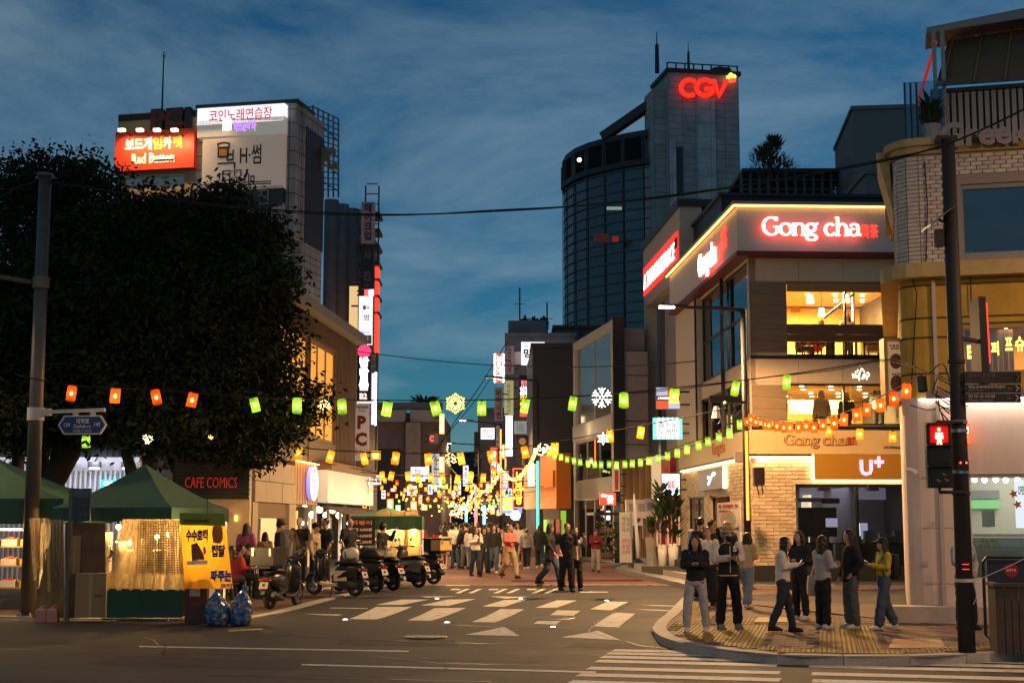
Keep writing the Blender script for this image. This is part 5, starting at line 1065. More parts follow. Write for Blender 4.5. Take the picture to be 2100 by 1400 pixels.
def ordw(n): a='first second third fourth fifth sixth seventh eighth ninth tenth eleventh twelfth thirteenth fourteenth fifteenth sixteenth seventeenth eighteenth nineteenth'.split();return a[n-1] if n < 20 else ('twentieth','thirtieth','fortieth')[n//10-2] if n % 10 == 0 else ('twenty','thirty','forty')[n//10-2]+'-'+a[n % 10-1]
for i,(px,py,w,h,c) in enumerate(sorted(q for q in spots if q[2])):
 Y=(84,88,91,86,93)[i % 5] if px < 905 else (112,120,128,135,142)[i % 5] if px < 1000 else (88,94,100,106)[i % 4]
 nm,cc=cols[c];tall='tall' if h > 1.6*w else 'wide' if w > 1.3*h else 'square'
 blade('street_sign_box','far glowing %s %s shop sign, %s in line from the concrete building across the street' % (tall,nm,ordw(i+1)),'sign',px-w/2,py-h/2,px+w/2,py+h/2,Y,emit('far_%s' % nm,cc,1.1),[((('마\n라','술\n집','고\n기','카\n페')[i % 4] if h > w else ('노래','포차','김밥','약국')[i % 4]),.2,.8,.12,.88,SIGNW if c not in (1,4) else INK,.04)],bracket=False)
 # the left side
 # storefront row (facade runs along local y, seen from the street)
fL=Frame(-7.4,41.3,R(-4.57));LR=Face(fL,'R',0);LFr=Face(fL,'F',0)
row=thing('corrugated_building','long low building with ribbed brown cladding over lit street fronts','building',fL.o,fL.rz)
def uR(x,y=950): return LR.uv(x,y)[0]
def zR(y,x): return LR.uv(x,y)[1]
zE=zR(590,583);uA,uB=.0,uR(752)
CLAD=mat('brown_cladding',(.20,.145,.11),.6,.2,var=.12,scale=.7);zU=3.95
uy=(uR(637,760),uR(689,760));zy=(zR(905,660),zR(700,650))
mb=MB();holed(LR,mb,uA,uR(728,800),zU,zE-.35,[(uy[0]-4.6,uy[0]-.35,zy[0]+.1,zy[1]),(uy[0],uy[1],zy[0],zy[1])],-.3,0);mb.build('upper_wall',CLAD,row)
for i in range(64):
 u=uA+.1+i*(uR(728,800)-.2-uA)/63
 lo_,hi=zU,zE-.36
 if uy[0]-.1 < u < uy[1]+.1: lo_=zy[1]+.05
 if uy[0]-4.7 < u < uy[0]-.3: lo_=zy[1]+.05
 mb=MB();LR.box(mb,u-.035,u+.035,lo_,hi,.003,.05);mb.build('rib',CLAD,row)
mb=MB();LFr.box(mb,-9,-.001,.15,zE-.4,-.3,0);mb.build('end_wall',mat('end_wall_brown',(.16,.11,.08),.8,var=.15),row)
mb=MB();mb.box(-9,.45,-.5,uR(728,800),zE-.35,zE);mb.build('roof',mat('roof_grey',(.19,.185,.185),.7,var=.15),row)
mb=MB();mb.box(-9,-.31,0,uB,.15,.2);mb.box(-9,-8.8,0,uB,.2,zE-.4);mb.build('inner_shell',DIMWALL,row)
mb=MB();mb.box(-8.7,-.31,.2,uB-.2,zU-.12,zU-.04);mb.build('inner_floor',DIMWALL,row)
for h in ((uy[0]-4.6,uy[0]-.35,zy[0]+.1,zy[1]),(uy[0],uy[1],zy[0],zy[1])): window(LR,row,h,(.5,) if h[1]-h[0] < 4 else (.33,.66),gm=emit('amber_pane_glow',(1,.46,.08),.55),fm=mat('warm_frame',(.3,.19,.09),.5),fw=.12)  # light of the room is put into the panes as amber glow
bx(LR,row,'lit_wall',mat('amber_room',(.75,.45,.12),.8),.5,uB,zU,zE-.6,-1.25,-1.2)
lamp('AREA',fL.M @ LR.P((uy[0]+uy[1])/2-2.5,zy[1]+.25,-.75),420,(1,.58,.16),.5,sy=11,rot=(0,0,fL.rz))
bx(LR,row,'narrow_window',mat('dark_window',(.02,.02,.025),.2),uR(693,850),uR(700,850),zR(915,697),zR(820,697),.003,.03)
# ground floor fronts
STN=mat('stone_panel',(.40,.33,.27),.8,var=.12,scale=1.5,bump=.15)
a0,a1=uR(516),uR(598);zt0,zt1=zR(1031,560),zR(944,540)
for i in range(3):
 for j in range(2): u=a0+(a1-a0)*i/3;z=zt0+(zt1-zt0)*j/2;bx(LR,row,'panel',STN,u+.01,u+(a1-a0)/3-.01,z+.01,z+(zt1-zt0)/2-.01,-.2,.12-.01*((i+j) % 2))
for a,b in ((510,521),(586,599)): bx(LR,row,'pillar',STN,uR(a,1100),uR(b,1100),.15,zt0-.003,-.3,.1)
bx(LR,row,'lintel',mat('rust_lintel',(.16,.09,.06),.7),uR(521,1040)+.003,uR(586,1040)-.003,zt0-.45,zt0-.004,-.3,.02)
bx(LR,row,'door_glass',mat('dark_door',(.03,.03,.028),.15),uR(521,1100)+.003,uR(551,1100),.15,zt0-.46,-.35,-.3)
bx(LR,row,'recess_wall',STN,uR(551,1100)+.003,uR(586,1100)-.003,.15,zt0-.46,-.9,-.8)
for k in range(3): z=.5+.55*k;bx(LR,row,'door_rail',mat('brass',(.5,.35,.1),.3,.9),uR(534,1100),uR(536,1100),z,z+.3,-.29,-.26)
WP=mat('cedar_panel',(.30,.15,.065),.55,var=.2,scale=3,stretch=(1,4,.3))
b0,b1=uR(599),uR(647);zt2,zt3=zR(1034,620),zR(949,620);nb=18
for i in range(nb): u=b0+(b1-b0)*i/nb;bx(LR,row,'plank',WP,u+.012,u+(b1-b0)/nb-.004,zt2,zt3,-.2,.1-.012*(i % 2))
bx(LR,row,'led_strip',emit('amber_led',(1,.5,.12),7),b0+.1,b1-.1,zt3+.004,zt3+.03,.1,.16)
lamp('AREA',fL.M @ LR.P((b0+b1)/2,zt3+.02,.35),10,(1,.55,.18),.1,sy=b1-b0,rot=(0,R(15),fL.rz))
bx(LR,row,'wood_door',mat('pale_wood',(.5,.33,.17),.5),b0+.1,uR(612,1100),.15,zt2-.05,-.2,-.1);bx(LR,row,'dark_glass',mat('dark_door2',(.02,.02,.02),.1),uR(612,1100)+.02,b1-.1,.15,zt2-.05,-.25,-.2)
bx(LR,row,'door_light',emit('amber_glow',(1,.55,.12),.7),uR(617,1100),uR(619.5,1100),.3,zt2-.2,-.19,-.15)
# round coffee badge
cu,cz=LR.uv(628,991);rz_=zR(955,628)-cz
t=thing('round_sign','purple white round backlit badge on vertical wooden boards','sign',fL.M @ LR.P(cu,cz,.12),fL.rz);f2=Face(Frame(t.location.x,t.location.y,fL.rz,t.location.z),'R',0)
mb=MB();f2.poly(mb,arc(0,0,rz_*.95,rz_*.95,0,350,35),0,.14);mb.build('disc',emit('lilac_disc',(.35,.3,.95),.8),t)
mb=MB()
for k in range(32):
 a,b=2*pi*k/32,2*pi*(k+1)/32;f2.poly(mb,[(rz_*r*cos(x),rz_*r*sin(x)) for r,x in ((.98,a),(.98,b),(.86,b),(.86,a))],.141,.16)
mb.build('rim',emit('badge_white',(.9,.9,1),1.8),t);bx(f2,t,'bar',MATS['badge_white'],-rz_*.6,rz_*.6,-.04,.04,.141,.16)
letter(t,f2,'COFFEE',-rz_*.5,rz_*.5,rz_*.28,rz_*.6,.142,MATS['badge_white'],.01,.03);letter(t,f2,'◡',-rz_*.3,rz_*.3,-rz_*.6,-rz_*.25,.142,MATS['badge_white'],.01,.05)
# white blank shop board, awning with bulbs
d0,d1=uR(650),uR(746);zs0,zs1=zR(1030,650),zR(963,650)
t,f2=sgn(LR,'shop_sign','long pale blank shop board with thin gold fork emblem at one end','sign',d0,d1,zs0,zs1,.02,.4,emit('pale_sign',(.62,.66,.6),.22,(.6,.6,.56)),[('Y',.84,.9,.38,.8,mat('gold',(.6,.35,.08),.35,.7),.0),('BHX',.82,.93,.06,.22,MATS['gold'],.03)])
bx(f2,t,'wood_trim',mat('trim_wood',(.22,.13,.08),.6),-.02,t['_w']+.02,zs1-zs0+.004,zs1-zs0+.28,-.38,.12)
lamp('AREA',fL.M @ LR.P((d0+d1)/2,zs0-.62,.5),70,(1,.9,.75),.05,sy=7,rot=(0,0,fL.rz))
t=thing('awning','brown shop awning hung with a row of round white bulbs','awning',fL.M @ LR.P(d0,zs0-.1,.4),fL.rz);f2=Face(Frame(t.location.x,t.location.y,fL.rz,t.location.z),'R',0);L=d1-d0
mb=MB();P=f2.P;mb.hexa([P(0,-.32,.75),P(L,-.32,.75),P(L,-.05,-.3),P(0,-.05,-.3),P(0,-.28,.75),P(L,-.28,.75),P(L,0,-.3),P(0,0,-.3)]);mb.build('cloth',mat('awning_brown',(.13,.08,.05),.8),t)
for i in range(40): u=L*i/40;bx(f2,t,'valance_flap',MATS['awning_brown'],u+.01,u+L/40-.01,-.52,-.33,.73,.75)
for i in range(16): mb=MB();p=P(.2+i*(L-.4)/15,-.6,.7);mb.ball(p,.075,8,6);mb.build('bulb',emit('awning_bulb',(1,.93,.85),9,sample=False),t)
bx(LR,row,'shop_interior_glow',emit('warm_shop_glow',(1,.62,.25),.7),d0+.5,d1,.6,zs0-.5,-2.2,-2.1)  # glowing sheet stands in for the lit shop inside
for i in range(5): u=d0+(d1-d0)*i/4;bx(LR,row,'shop_post',WPLASTIC,u-.07,u+.07,.15,zs0-.12,-.1,.0)
for i in range(8): u=d0+.6+(d1-d0-1)*i/8;bx(LR,row,'shelf_goods',mat('goods_%d' % (i % 4),((.6,.3,.12),(.5,.45,.35),(.25,.1,.06),(.65,.55,.3))[i % 4],.7),u,u+.5,.4+.3*(i % 3),1.0+.4*(i % 4),-1.4,-1.1)
for i in range(7): mb=MB();mb.ball(LR.P(d0+1+i*1.25,2.3+.2*(i % 2),-.9),.13,8,6);mb.build('shop_lamp',emit('shop_lamp',(1,.7,.35),10),row)
# dark comics cafe front and white ribbed coffee hut behind the trees
fcM=Frame(*at(335,1000,40.7).xy,R(2));CM=Face(fcM,'F',0);cb=thing('dark_front_building','low black clad building with a red lettered name over a pale doorway','building',fcM.o,fcM.rz)
um=CM.uv(512,1000)[0];zc0,zc1=CM.uv(420,1022)[1],CM.uv(420,925)[1]
bx(CM,cb,'sign_wall',mat('black_clad',(.018,.016,.018),.5),0,um,zc0,zc1+1.2,-.4,0)
for i in range(14): z=zc0+.05+i*(zc1-zc0)/13;bx(CM,cb,'slat',MATS['black_clad'],0,um,z,z+.06,.003,.04)
for i in range(10): z=zc0+i*(zc1-zc0)/10;bx(CM,cb,'pipe_slat',DARK,um*.94,um,z+.02,z+.09,.05,.12)
bx(CM,cb,'plaster_wall',mat('cream_plaster',(.58,.44,.27),.85,var=.1),0,um,.15,zc0-.003,-.4,-.05)
a0_,a1_,b0_,b1_=CM.rect(380,978,486,1000,.08);t,f2=sgn(CM,'shop_sign','dim red serif capitals on the black slatted wall beside a small grey crest','sign',a0_,a1_,b0_,b1_,.05,.08,None,[('CAFE COMICS',0,1,0,1,emit('dim_red',(.7,.04,.04),.2),-.01)])
bx(f2,t,'crest',mat('crest_grey',(.09,.08,.09),.5),-.85,-.35,-.05,.5,-.02,.02)
letter(cb,CM,'스',*CM.rect(467,1050,479,1058),0,MATS['print_red'],.01,.02);bx(CM,cb,'flame_lamp',emit('flame',(1,.6,.12),2),*CM.rect(481,1056,486,1068,.05),-.049,.05)
lamp('AREA',fcM.M @ Vector((um*.8,-1.6,3.2)),12,(1,.6,.25),.8)
fH=Frame(*at(-60,1000,40.5).xy,R(1));HF=Face(fH,'F',0);hut=thing('white_coffee_hut','white ribbed metal wall with wall washer lamps and a dark roof','building',fH.o,fH.rz)
uh=HF.uv(286,960)[0];zh0,zh1=HF.uv(150,961)[1],HF.uv(150,937)[1];WM=mat('white_metal',(.66,.65,.68),.5)
bx(HF,hut,'wall',WM,0,uh,.15,zh1,-.3,0);bx(HF,hut,'roof',DARK,-.1,uh+.2,zh1+.003,zh1+1.5,-.3,.1)
bx(HF,hut,'string_course',WM,0,uh,zh0-.05,zh0,.003,.05)
n=34
for i in range(n): u=uh*i/n;bx(HF,hut,'rib',WM,u+.02,u+uh/n*.5,.2,zh0-.06,.003,.11)
for i in range(30): u=(uh+.2)*i/30;bx(HF,hut,'roof_rib',DARK,u,u+.05,zh1+.01,zh1+1.5,.1,.15)
for i,(px,e) in enumerate(((8,1),(131,1),(194,1.2),(262,1))):
 p=HF.uv(px,951,.5);t=thing('wall_spotlight','small black wall washer %s' % ('nearest the pole base','just past the leaning trunk','over the ribs between two trunks','beside the thin slanted trunk')[i] if i else 'small black wall washer at the hut end by the frame edge','lamp',fH.M @ HF.P(p[0],p[1],.5),fH.rz,'wall washers on the hut')
 mb=MB();mb.box(-.16,.16,-.1,.1,-.1,.06);mb.build('housing',BLACK,t);mb=MB();mb.bar((0,0,.05),(0,.45,.3),.03);mb.build('arm',BLACK,t)
 mb=MB();mb.box(-.12,.12,-.06,.08,-.125,-.103);mb.build('lens',emit('cool_lens',(.85,.88,1),10),t)
 lamp('SPOT',t.location+Vector((0,-.35,.1)),32,(.85,.85,1),.1,rot=(R(52),0,fH.rz),spot=150,blend=1)
u0,u1,w0,w1=HF.rect(207,983,262,999,.25);sgn(HF,'shop_sign','turquoise lightbox with white coffee capitals half hidden by the tent','sign',u0,u1,w0,w1,.13,.25,emit('turquoise',(.03,.6,.72),1.0),[('COFFEE',.1,.95,.25,.75,SIGNW,.05)])
# tower of signs beyond the trees
aT=at(590,300,62);fT=Frame(aT.x,aT.y,R(-12));TF,TR=Face(fT,'F',0),Face(fT,'R',0)
tt=thing('sign_tower','six storey grey tiled tower with big billboards and a lit red board','building',fT.o,fT.rz)
u0=TF.uv(241,300)[0];zT=TF.uv(585,213)[1];zT2=TF.uv(400,224)[1]
TILE=vmat(brick_mat('tower_tile',(.30,.29,.29),(.265,.255,.255),(.07,.07,.07),.75,.62,ms=.025));uW=TF.uv(402,300)[0]
OCH=mat('ochre_wall',(.34,.25,.14),.8,var=.12)
wt=(u0+.35,uW-.5,TF.uv(300,388)[1],TF.uv(300,358)[1])
mb=MB();holed(TF,mb,u0,uW,0,TF.uv(320,230)[1],[wt],-.5,0);mb.build('ochre_wall',OCH,tt)
mb=MB();mb.box(u0,uW,.51,3.3,0,zT2-1);mb.build('core',DCONC,tt)
window(TF,tt,wt,(.33,.66),gm=DGLASS,fm=mat('frame_pale',(.5,.42,.3),.6),fw=.12)
mb=MB();mb.box(uW+.003,0,0,3.3,0,zT-.15);mb.box(.003,.45,.6,3.3,0,zT);mb.box(-.5,.4,-.12,.58,zT-6,zT-.02);mb.build('wall',TILE,tt)
zj=zT-.15-.7
for k in range(22):
 z=zT-1.0-k*.64
 mb=MB();TF.box(mb,-.62,.0,z,z+.6,.003,.05);TR.box(mb,.7,3.2,z,z+.6,.453,.49);
 mb.build('tile_course',TILE,tt)
mb=MB();mb.box(.495,.53,.9,3.25,zT-6,zT-.8);mb.build('side_board',mat('side_dark',(.035,.035,.04),.6),tt)
bx(TF,tt,'coping',DARK,uW,0.5,zT+.003,zT+.15,-2,.15)
# billboards
def tb(px,o,name,label,m,texts,rim=None): u0,u1,w0,w1=TF.rect(*px,o);return sgn(TF,name,label,'sign',u0,u1,w0,w1,.003,o,m,texts,rim)
t,f2=tb((237,272,397,343),.35,'billboard','orange red floodlit billboard with fat white and yellow lettering',mat('board_red',(.62,.045,.012),.5),[('보드게',.13,.47,.50,.83,mat('letter_bright',(.8,.78,.74),.5),.07,.08),('임',.48,.6,.50,.82,mat('letter_gold',(.75,.42,.05),.5),.07,.08),('카',.61,.72,.50,.82,MATS['letter_bright'],.07,.08),('페',.73,.85,.50,.83,MATS['letter_gold'],.07,.08),('Red Button',.22,.76,.15,.42,MATS['letter_bright'],.06,.08)])
bx(f2,t,'underline',MATS['letter_bright'],t['_w']*.5,t['_w']*.76,.42,.56,.003,.08)
for i in range(4):
 px=(250,287,322,358)[i];p=TF.uv(px,267,1.1);q=fT.M @ TF.P(p[0],p[1],1.1);tl=thing('billboard_lamp','small floodlight on an arm over the red billboard, %s along it' % ('first','second','third','fourth')[i],'lamp',q,fT.rz,'floodlights over the red billboard')
 mb=MB();mb.box(-.14,.14,-.1,.1,-.06,.06);mb.build('head',emit('flood_warm',(1,.75,.4),3),tl);mb=MB();mb.bar((0,0,0),(.1,1.05,-.1),.05);mb.build('arm',DARK,tl)
 lamp('SPOT',q+fT.M.to_3x3() @ Vector((0,0,-.12)),130,(1,.62,.28),.12,rot=(R(28),0,fT.rz),spot=150,blend=.8)
 lamp('SPOT',q+fT.M.to_3x3() @ Vector((0,0,.12)),1.5,(1,.62,.28),.12,rot=(R(130),0,fT.rz),spot=130,blend=.8)
t,f2=tb((309,224,389,262),.3,'roof_sign','unlit dark red letters on black backing above the red billboard',None,[('PC.',.02,.98,.05,.95,mat('letter_dull_red',(.09,.008,.008),.5),.08,.1)]);
for i,(a,b) in enumerate(((.0,.3),(.38,.8),(.86,1))): bx(f2,t,'letter_backing',BLACK,t['_w']*a,t['_w']*b,.0,TF.rect(309,224,389,262)[3]-TF.rect(309,224,389,262)[2],-.28,-.01)
bx(TF,tt,'roof_wall',mat('roof_black',(.03,.026,.022),.8),u0,uW,TF.uv(320,245)[1]-.0,TF.uv(320,232)[1],-.5,.02)
t,f2=tb((405,223,583,247),.5,'billboard','glowing white rooftop board with thin red characters',emit('board_glow',(1,.93,.97),.8),[('코인노래연습장',.14,.86,.15,.85,emit('ink_red',(.55,.005,.03),.7),.006)])
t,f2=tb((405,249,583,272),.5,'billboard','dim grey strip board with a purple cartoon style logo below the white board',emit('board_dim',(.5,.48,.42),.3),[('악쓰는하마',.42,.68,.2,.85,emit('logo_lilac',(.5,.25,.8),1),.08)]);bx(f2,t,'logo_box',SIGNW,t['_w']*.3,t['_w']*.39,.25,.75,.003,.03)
t,f2=tb((416,282,582,385),.4,'billboard','big pinkish beige billboard with a black lettered beer logo and drink drawings',emit('board_beige_glow',(.5,.36,.28),.22,(.5,.42,.36)),[('ㅂ H·썸',.30,.72,.46,.82,INK,.015),('맥',.195,.198,.5,.51,INK,0),])  # floodlight on the billboard is put into its colour as a glow
Wd=t['_w'];Hd=TF.rect(416,282,582,385,.4);Hd=Hd[3]-Hd[2]
bx(f2,t,'beer_fill',mat('beer_amber',(.6,.27,.02),.5),Wd*.215,Wd*.32,Hd*.6,Hd*.78,.003,.02);bx(f2,t,'beer_foam',WPLASTIC,Wd*.205,Wd*.33,Hd*.78,Hd*.85,.003,.025)
def linework(par,f2,pts,w,m,o=.004,name='drawing'):
 mb=MB()
 for (a,b),(c,d) in zip(pts,pts[1:]):
  dx,dy=c-a,d-b;L=sqrt(dx*dx+dy*dy) or 1;nx,ny=-dy/L*w/2,dx/L*w/2;ex,ey=dx/L*w/2,dy/L*w/2;f2.poly(mb,[(a-nx-ex,b-ny-ey),(c-nx+ex,d-ny+ey),(c+nx+ex,d+ny+ey),(a+nx-ex,b+ny-ey)],o,o+.02)
 mb.build(name,m,par)
def sc(pts): return [(Wd*x,Hd*y) for x,y in pts]
linework(t,f2,sc([(.2,.79),(.2,.62),(.32,.62),(.32,.79)]),.07,INK,.026);linework(t,f2,sc([(.2,.79),(.19,.86),(.26,.88),(.33,.86),(.33,.79),(.2,.79)]),.06,INK,.026);linework(t,f2,sc([(.2,.5),(.4,.5),(.4,.4)]),.07,INK)
for k,s in enumerate(([(.26,.3),(.26,.12),(.34,.12),(.34,.3),(.25,.3),(.26,.36),(.34,.36),(.35,.3)],[(.4,.36),(.4,.27),(.43,.22),(.43,.14),(.4,.13),(.48,.13),(.45,.14),(.45,.22),(.48,.27),(.48,.36),(.4,.36)],[(.53,.13),(.53,.26),(.545,.3),(.545,.36),(.56,.36),(.56,.3),(.575,.26),(.575,.13),(.53,.13)],[(.6,.13),(.6,.24),(.64,.24),(.64,.13),(.6,.13)],[(.06,.13),(.84,.13)],[(.06,.09),(.84,.09)])): linework(t,f2,sc(s),.045,INK)
t,f2=tb((416,388,580,422),.4,'billboard','black board with widely spaced dull pink characters, leaves in front',BLACK,[('사',.17,.32,.1,.9,mat('ink_pink',(.4,.2,.2),.6),.03),('진',.68,.83,.1,.9,mat('ink_dim',(.2,.16,.18),.6),.03)])
t,f2=tb((416,423,580,458),.4,'billboard','pale mauve board with a dark character under the black board',mat('board_mauve',(.40,.29,.33),.6),[('멘',.72,.86,.12,.9,INK,.03)])
lamp('AREA',fT.M @ TF.P(TF.uv(430,276)[0],TF.uv(430,276)[1],.9),14,(1,.6,.25),2.5,sy=.2,rot=(R(15),0,fT.rz))
# mast, scaffold frame with unlit letters
p=TF.uv(326,232);q=thing('roof_mast','thin tall mast rising above the red billboard roof','antenna',fT.M @ TF.P(p[0],p[1]-.2,-.3),0);H=TF.uv(326,102)[1]-p[1];mb=MB();mb.tube([(0,0,0),(0,0,H+.2)],[.05,.025],5);mb.build('pole',DARK,q);mb=MB();mb.bar((-.08,0,H),(.08,0,H),.03);mb.bar((0,0,H-.2),(.12,0,H+.15),.02);mb.build('tip',DARK,q)
sc_=thing('sign_scaffold','open steel lattice frame with dull letters on the tower side','scaffold',fT.M @ Vector((.5,3.0,0)),fT.rz)
def sp(px,py,Y): return (fT.I @ at(px,py,Y))-Vector((.5,3.0,0))
BLUS=mat('blue_steel',(.09,.14,.18),.5,.5)
ca=[(642,217,67),(694,243,71)]
for i in range(6):
 f=i/5;px=642+(694-642)*f;Y=67+4*f;top=216+27*f;mb=MB();mb.bar(sp(px,top,Y),sp(px,405,Y),.07);mb.build('upright',BLUS,sc_)
for k in range(14): y=219+k*13;mb=MB();mb.bar(sp(642,y,67),sp(694,y+25*(1-k/14),71),.05);mb.build('rail',BLUS,sc_)
for k in range(4): mb=MB();mb.bar(sp(642,240+k*40,67),sp(694,290+k*34,71),.05);mb.build('brace',BLUS,sc_)
for k in range(3): mb=MB();mb.bar(sp(612,222+60*k,66),sp(642,219+60*k,67),.06);mb.build('tie_bar',BLUS,sc_)
fS=Frame(*at(655,350,67.6).xy,R(14));SF=Face(fS,'F',0);letter(sc_,SF,'PC.',*SF.rect(656,335,690,383),.05,mat('letter_drab',(.22,.2,.16),.6),.15,.06)
# ribbed dark concrete block behind
tk=thing('silo_building','dark rounded concrete block with vertical flutes beside the sign tower','building',at(658,1072,72).xy.to_3d(),0)
zK_=at(690,408,72).z;wk=at(740,500,72).x-at(658,500,72).x
for i in range(4):
 x=wk*(i+.5)/4;mb=MB();mb.cyl((x,wk*.16*(1+.4*i)),wk/8+.12,0,zK_-.2*i,12);mb.build('flute',mat('flute_grey',(.16,.15,.15),.85,var=.25,scale=.7),tk,True)
mb=MB();mb.box(0,wk,.6,8,0,zK_-1);mb.build('core',DCONC,tk)
for i in range(2): x=wk*(.55+.22*i);mb=MB();mb.box(x,x+.12,-.2,.1,0,zK_-6.5);mb.build('pipe',mat('pipe_grey',(.3,.28,.28),.6),tk)
for k in range(7): z=at(0,440+k*34,70).z;mb=MB();mb.box(wk-.1,wk+.9,-2,-.3,z,z+.14);mb.build('balcony',DARK,tk)
for x in (wk+.15,wk+.8): mb=MB();mb.bar((x,-1.6,4),(x,-1.6,zK_+.3),.07);mb.build('stair_post',DARK,tk)
for k in range(26): z=6+k*.5;mb=MB();mb.box(wk+.2,wk+.75,-1.62,-1.56,z,z+.06);mb.build('stair_bar',mat('bar_warm',(.35,.25,.15),.6),tk)
a=at(719,590,71);b=at(735,700,71);mb=MB();mb.box(a.x-tk.location.x,b.x-tk.location.x,-1.5,-1.4,b.z,a.z);mb.build('lit_landing',emit('landing_glow',(1,.68,.3),.6),tk)
# blade signs along the tower edge
UN=mat('unlit_mauve',(.33,.25,.30),.6)
blade('projecting_sign','unlit mauve vertical sign with dark characters at the top of the stack','sign',740,414,769,497,66,UN,[('메\n이\n크\n업',.22,.8,.06,.96,mat('ink_navy',(.03,.02,.06),.6),.04)],side='L')
blade('projecting_sign','black unlit vertical sign with dim characters below the mauve one','sign',739,509,767,592,66,BLACK,[('사\n\n진',.2,.8,.2,.95,mat('ink_faint',(.13,.11,.12),.6),.03),('SF',.3,.65,.05,.12,MATS['ink_faint'],.0)],side='L')
blade('projecting_sign','thin glowing red edge of a long sign behind the stack','sign',767,546,776,721,70,emit('red_edge_sign',(1,.07,.03),.85),th=.9,side='L')
blade('projecting_sign','small red sign with white strokes between the black and white ones','sign',747,593,767,607,67,emit('red_small',(1,.12,.1),1),[('원',.4,.95,.1,.95,SIGNW,.05)],side='L')
t,f2=blade('projecting_sign','glowing white vertical sign with a small beer mug drawing and grey foot','sign',735,607,764,706,65,emit('white_blade',(.85,.85,.95),.85),[('H',.58,.75,.72,.8,INK,.0),('썸',.35,.75,.5,.62,INK,.0),('맥주 2F',.2,.8,.22,.27,mat('ink_mid',(.35,.35,.4),.6),.0)],side='L')
Hh=at(0,607,65).z-at(0,706,65).z;bx(f2,t,'beer_picture',mat('beer_yellow',(.65,.4,.03),.5),t['_w']*.3,t['_w']*.52,Hh*.72,Hh*.8,.003,.02);bx(f2,t,'grey_foot',mat('foot_green',(.18,.22,.2),.5),.02,t['_w']-.02,.02,Hh*.19,.003,.015);mb=MB();f2.poly(mb,arc(t['_w']/2,Hh*.12,.16,.16,0,340,16),.016,.03);mb.build('dot',WPLASTIC,t)
t,f2=blade('projecting_sign','black vertical sign with fat white characters and a pink badge on top','sign',732,709,761,823,64,BLACK,[('방\n탈\n출',.15,.85,.2,.80,SIGNW,.08),('B2',.2,.75,.04,.15,emit('txt_rose',(1,.55,.55),1.5),.06)],side='L')
Hh=at(0,709,64).z-at(0,823,64).z;mb=MB();f2.poly(mb,arc(t['_w']/2,Hh*.9,.3,.3,0,342,18),.003,.02);mb.build('badge',emit('badge_pink',(1,.06,.2),.9),t);bx(f2,t,'bottom_light',emit('rose_light',(1,.5,.5),2),0,t['_w'],-.06,-.005,-.2,0)
t,f2=blade('projecting_sign','white blank vertical sign edged with blue white bulbs behind the stack','sign',761,765,771,870,68,emit('bulb_board',(.75,.8,1),.8),side='L')
for k in range(22): mb=MB();f2.poly(mb,arc(t['_w'],(at(0,765,68).z-at(0,870,68).z)*k/21,.05,.05,0,315,7),.02,.05);mb.build('bulb',emit('bulb_blue',(.75,.8,1),10,sample=False),t)
t,f2=blade('projecting_sign','grey unlit vertical sign with big dark red latin capitals','sign',724,826,757,944,63,emit('grey_blade_glow',(.42,.33,.30),.25,(.4,.33,.31)),[('P\nC',.12,.88,.25,.78,mat('ink_wine',(.16,.008,.012),.6),.09),('Premium',.04,.96,.90,.97,INK,.03),('프리미엄',.3,.75,.84,.88,INK,.01),('B1',.1,.5,.1,.2,mat('ink_taupe',(.3,.22,.2),.6),.03)],side='L')  # board colour carries a faint glow of its own
blade('projecting_sign','amber square neon sign with a cartoon free face symbol','sign',760,924,780,942,62,emit('amber_box',(.8,.4,.03),.6),[('쌀',.15,.85,.15,.85,emit('amber_text',(1,.75,.15),2.5),.05)],side='L')
t,f2=blade('projecting_sign','round cornered white sign with a blue ring beside the awning','sign',722,966,758,1000,58,emit('white_round',(.85,.88,1),.95),side='L');mb=MB()
for k in range(24): a,b=2*pi*k/24,2*pi*(k+1)/24;f2.poly(mb,[(t['_w']*.6+r*cos(x),.33+r*sin(x)) for r,x in ((.26,a),(.26,b),(.17,b),(.17,a))],.003,.02)
mb.build('ring',mat('ring_blue',(.02,.04,.25),.5),t)
blade('projecting_sign','white sign with red hotel characters past the blue ring sign','sign',762,974,781,993,66,emit('white_hotel',(.95,.95,1),1),[('호텔',.08,.92,.15,.85,mat('ink_red2',(.6,.01,.02),.6),.05)],side='L')
blade('projecting_sign','dark sign with green bulb characters and an orange ring','sign',738,1008,758,1046,60,BLACK,[('노래방',.05,.95,.55,.9,emit('green_neon',(.1,1,.35),1.6),.05),('O',.25,.75,.06,.45,emit('orange_neon',(1,.3,.05),1.6),.09)],side='L')
blade('projecting_sign','white lightbox with small blue grey characters over the far crowd','sign',842,957,872,986,86,emit('pale_light',(.65,.72,.95),.9),[('한우\n진새벽',.15,.85,.15,.85,mat('ink_slate',(.15,.17,.25),.6),.02)],side='L')
blade('projecting_sign','white square pharmacy sign with a red cross','sign',835,996,854,1015,82,emit('white_cross',(.95,.95,.9),1),[('✚',.2,.8,.2,.8,emit('cross_red',(1,.05,.03),.9),.05)],side='L')
blade('projecting_sign','tall slim white sign with faint dark characters beside the concrete block','sign',885,929,901,995,94,emit('slim_white',(.6,.6,.62),.55),[('감자탕',.3,.7,.35,.95,INK,.02)],side='L')
blade('projecting_sign','upper narrow glowing orange sign on the concrete block corner','sign',901,848,911,889,92,emit('orange_blade',(1,.6,.12),1.4),[('주\n점',.2,.8,.1,.9,SIGNW,.03)],side='L')
blade('projecting_sign','lower narrow glowing orange sign on the concrete block corner','sign',901,936,911,968,90,MATS['orange_blade'],[('한\n식',.2,.8,.1,.9,SIGNW,.03)],side='L')
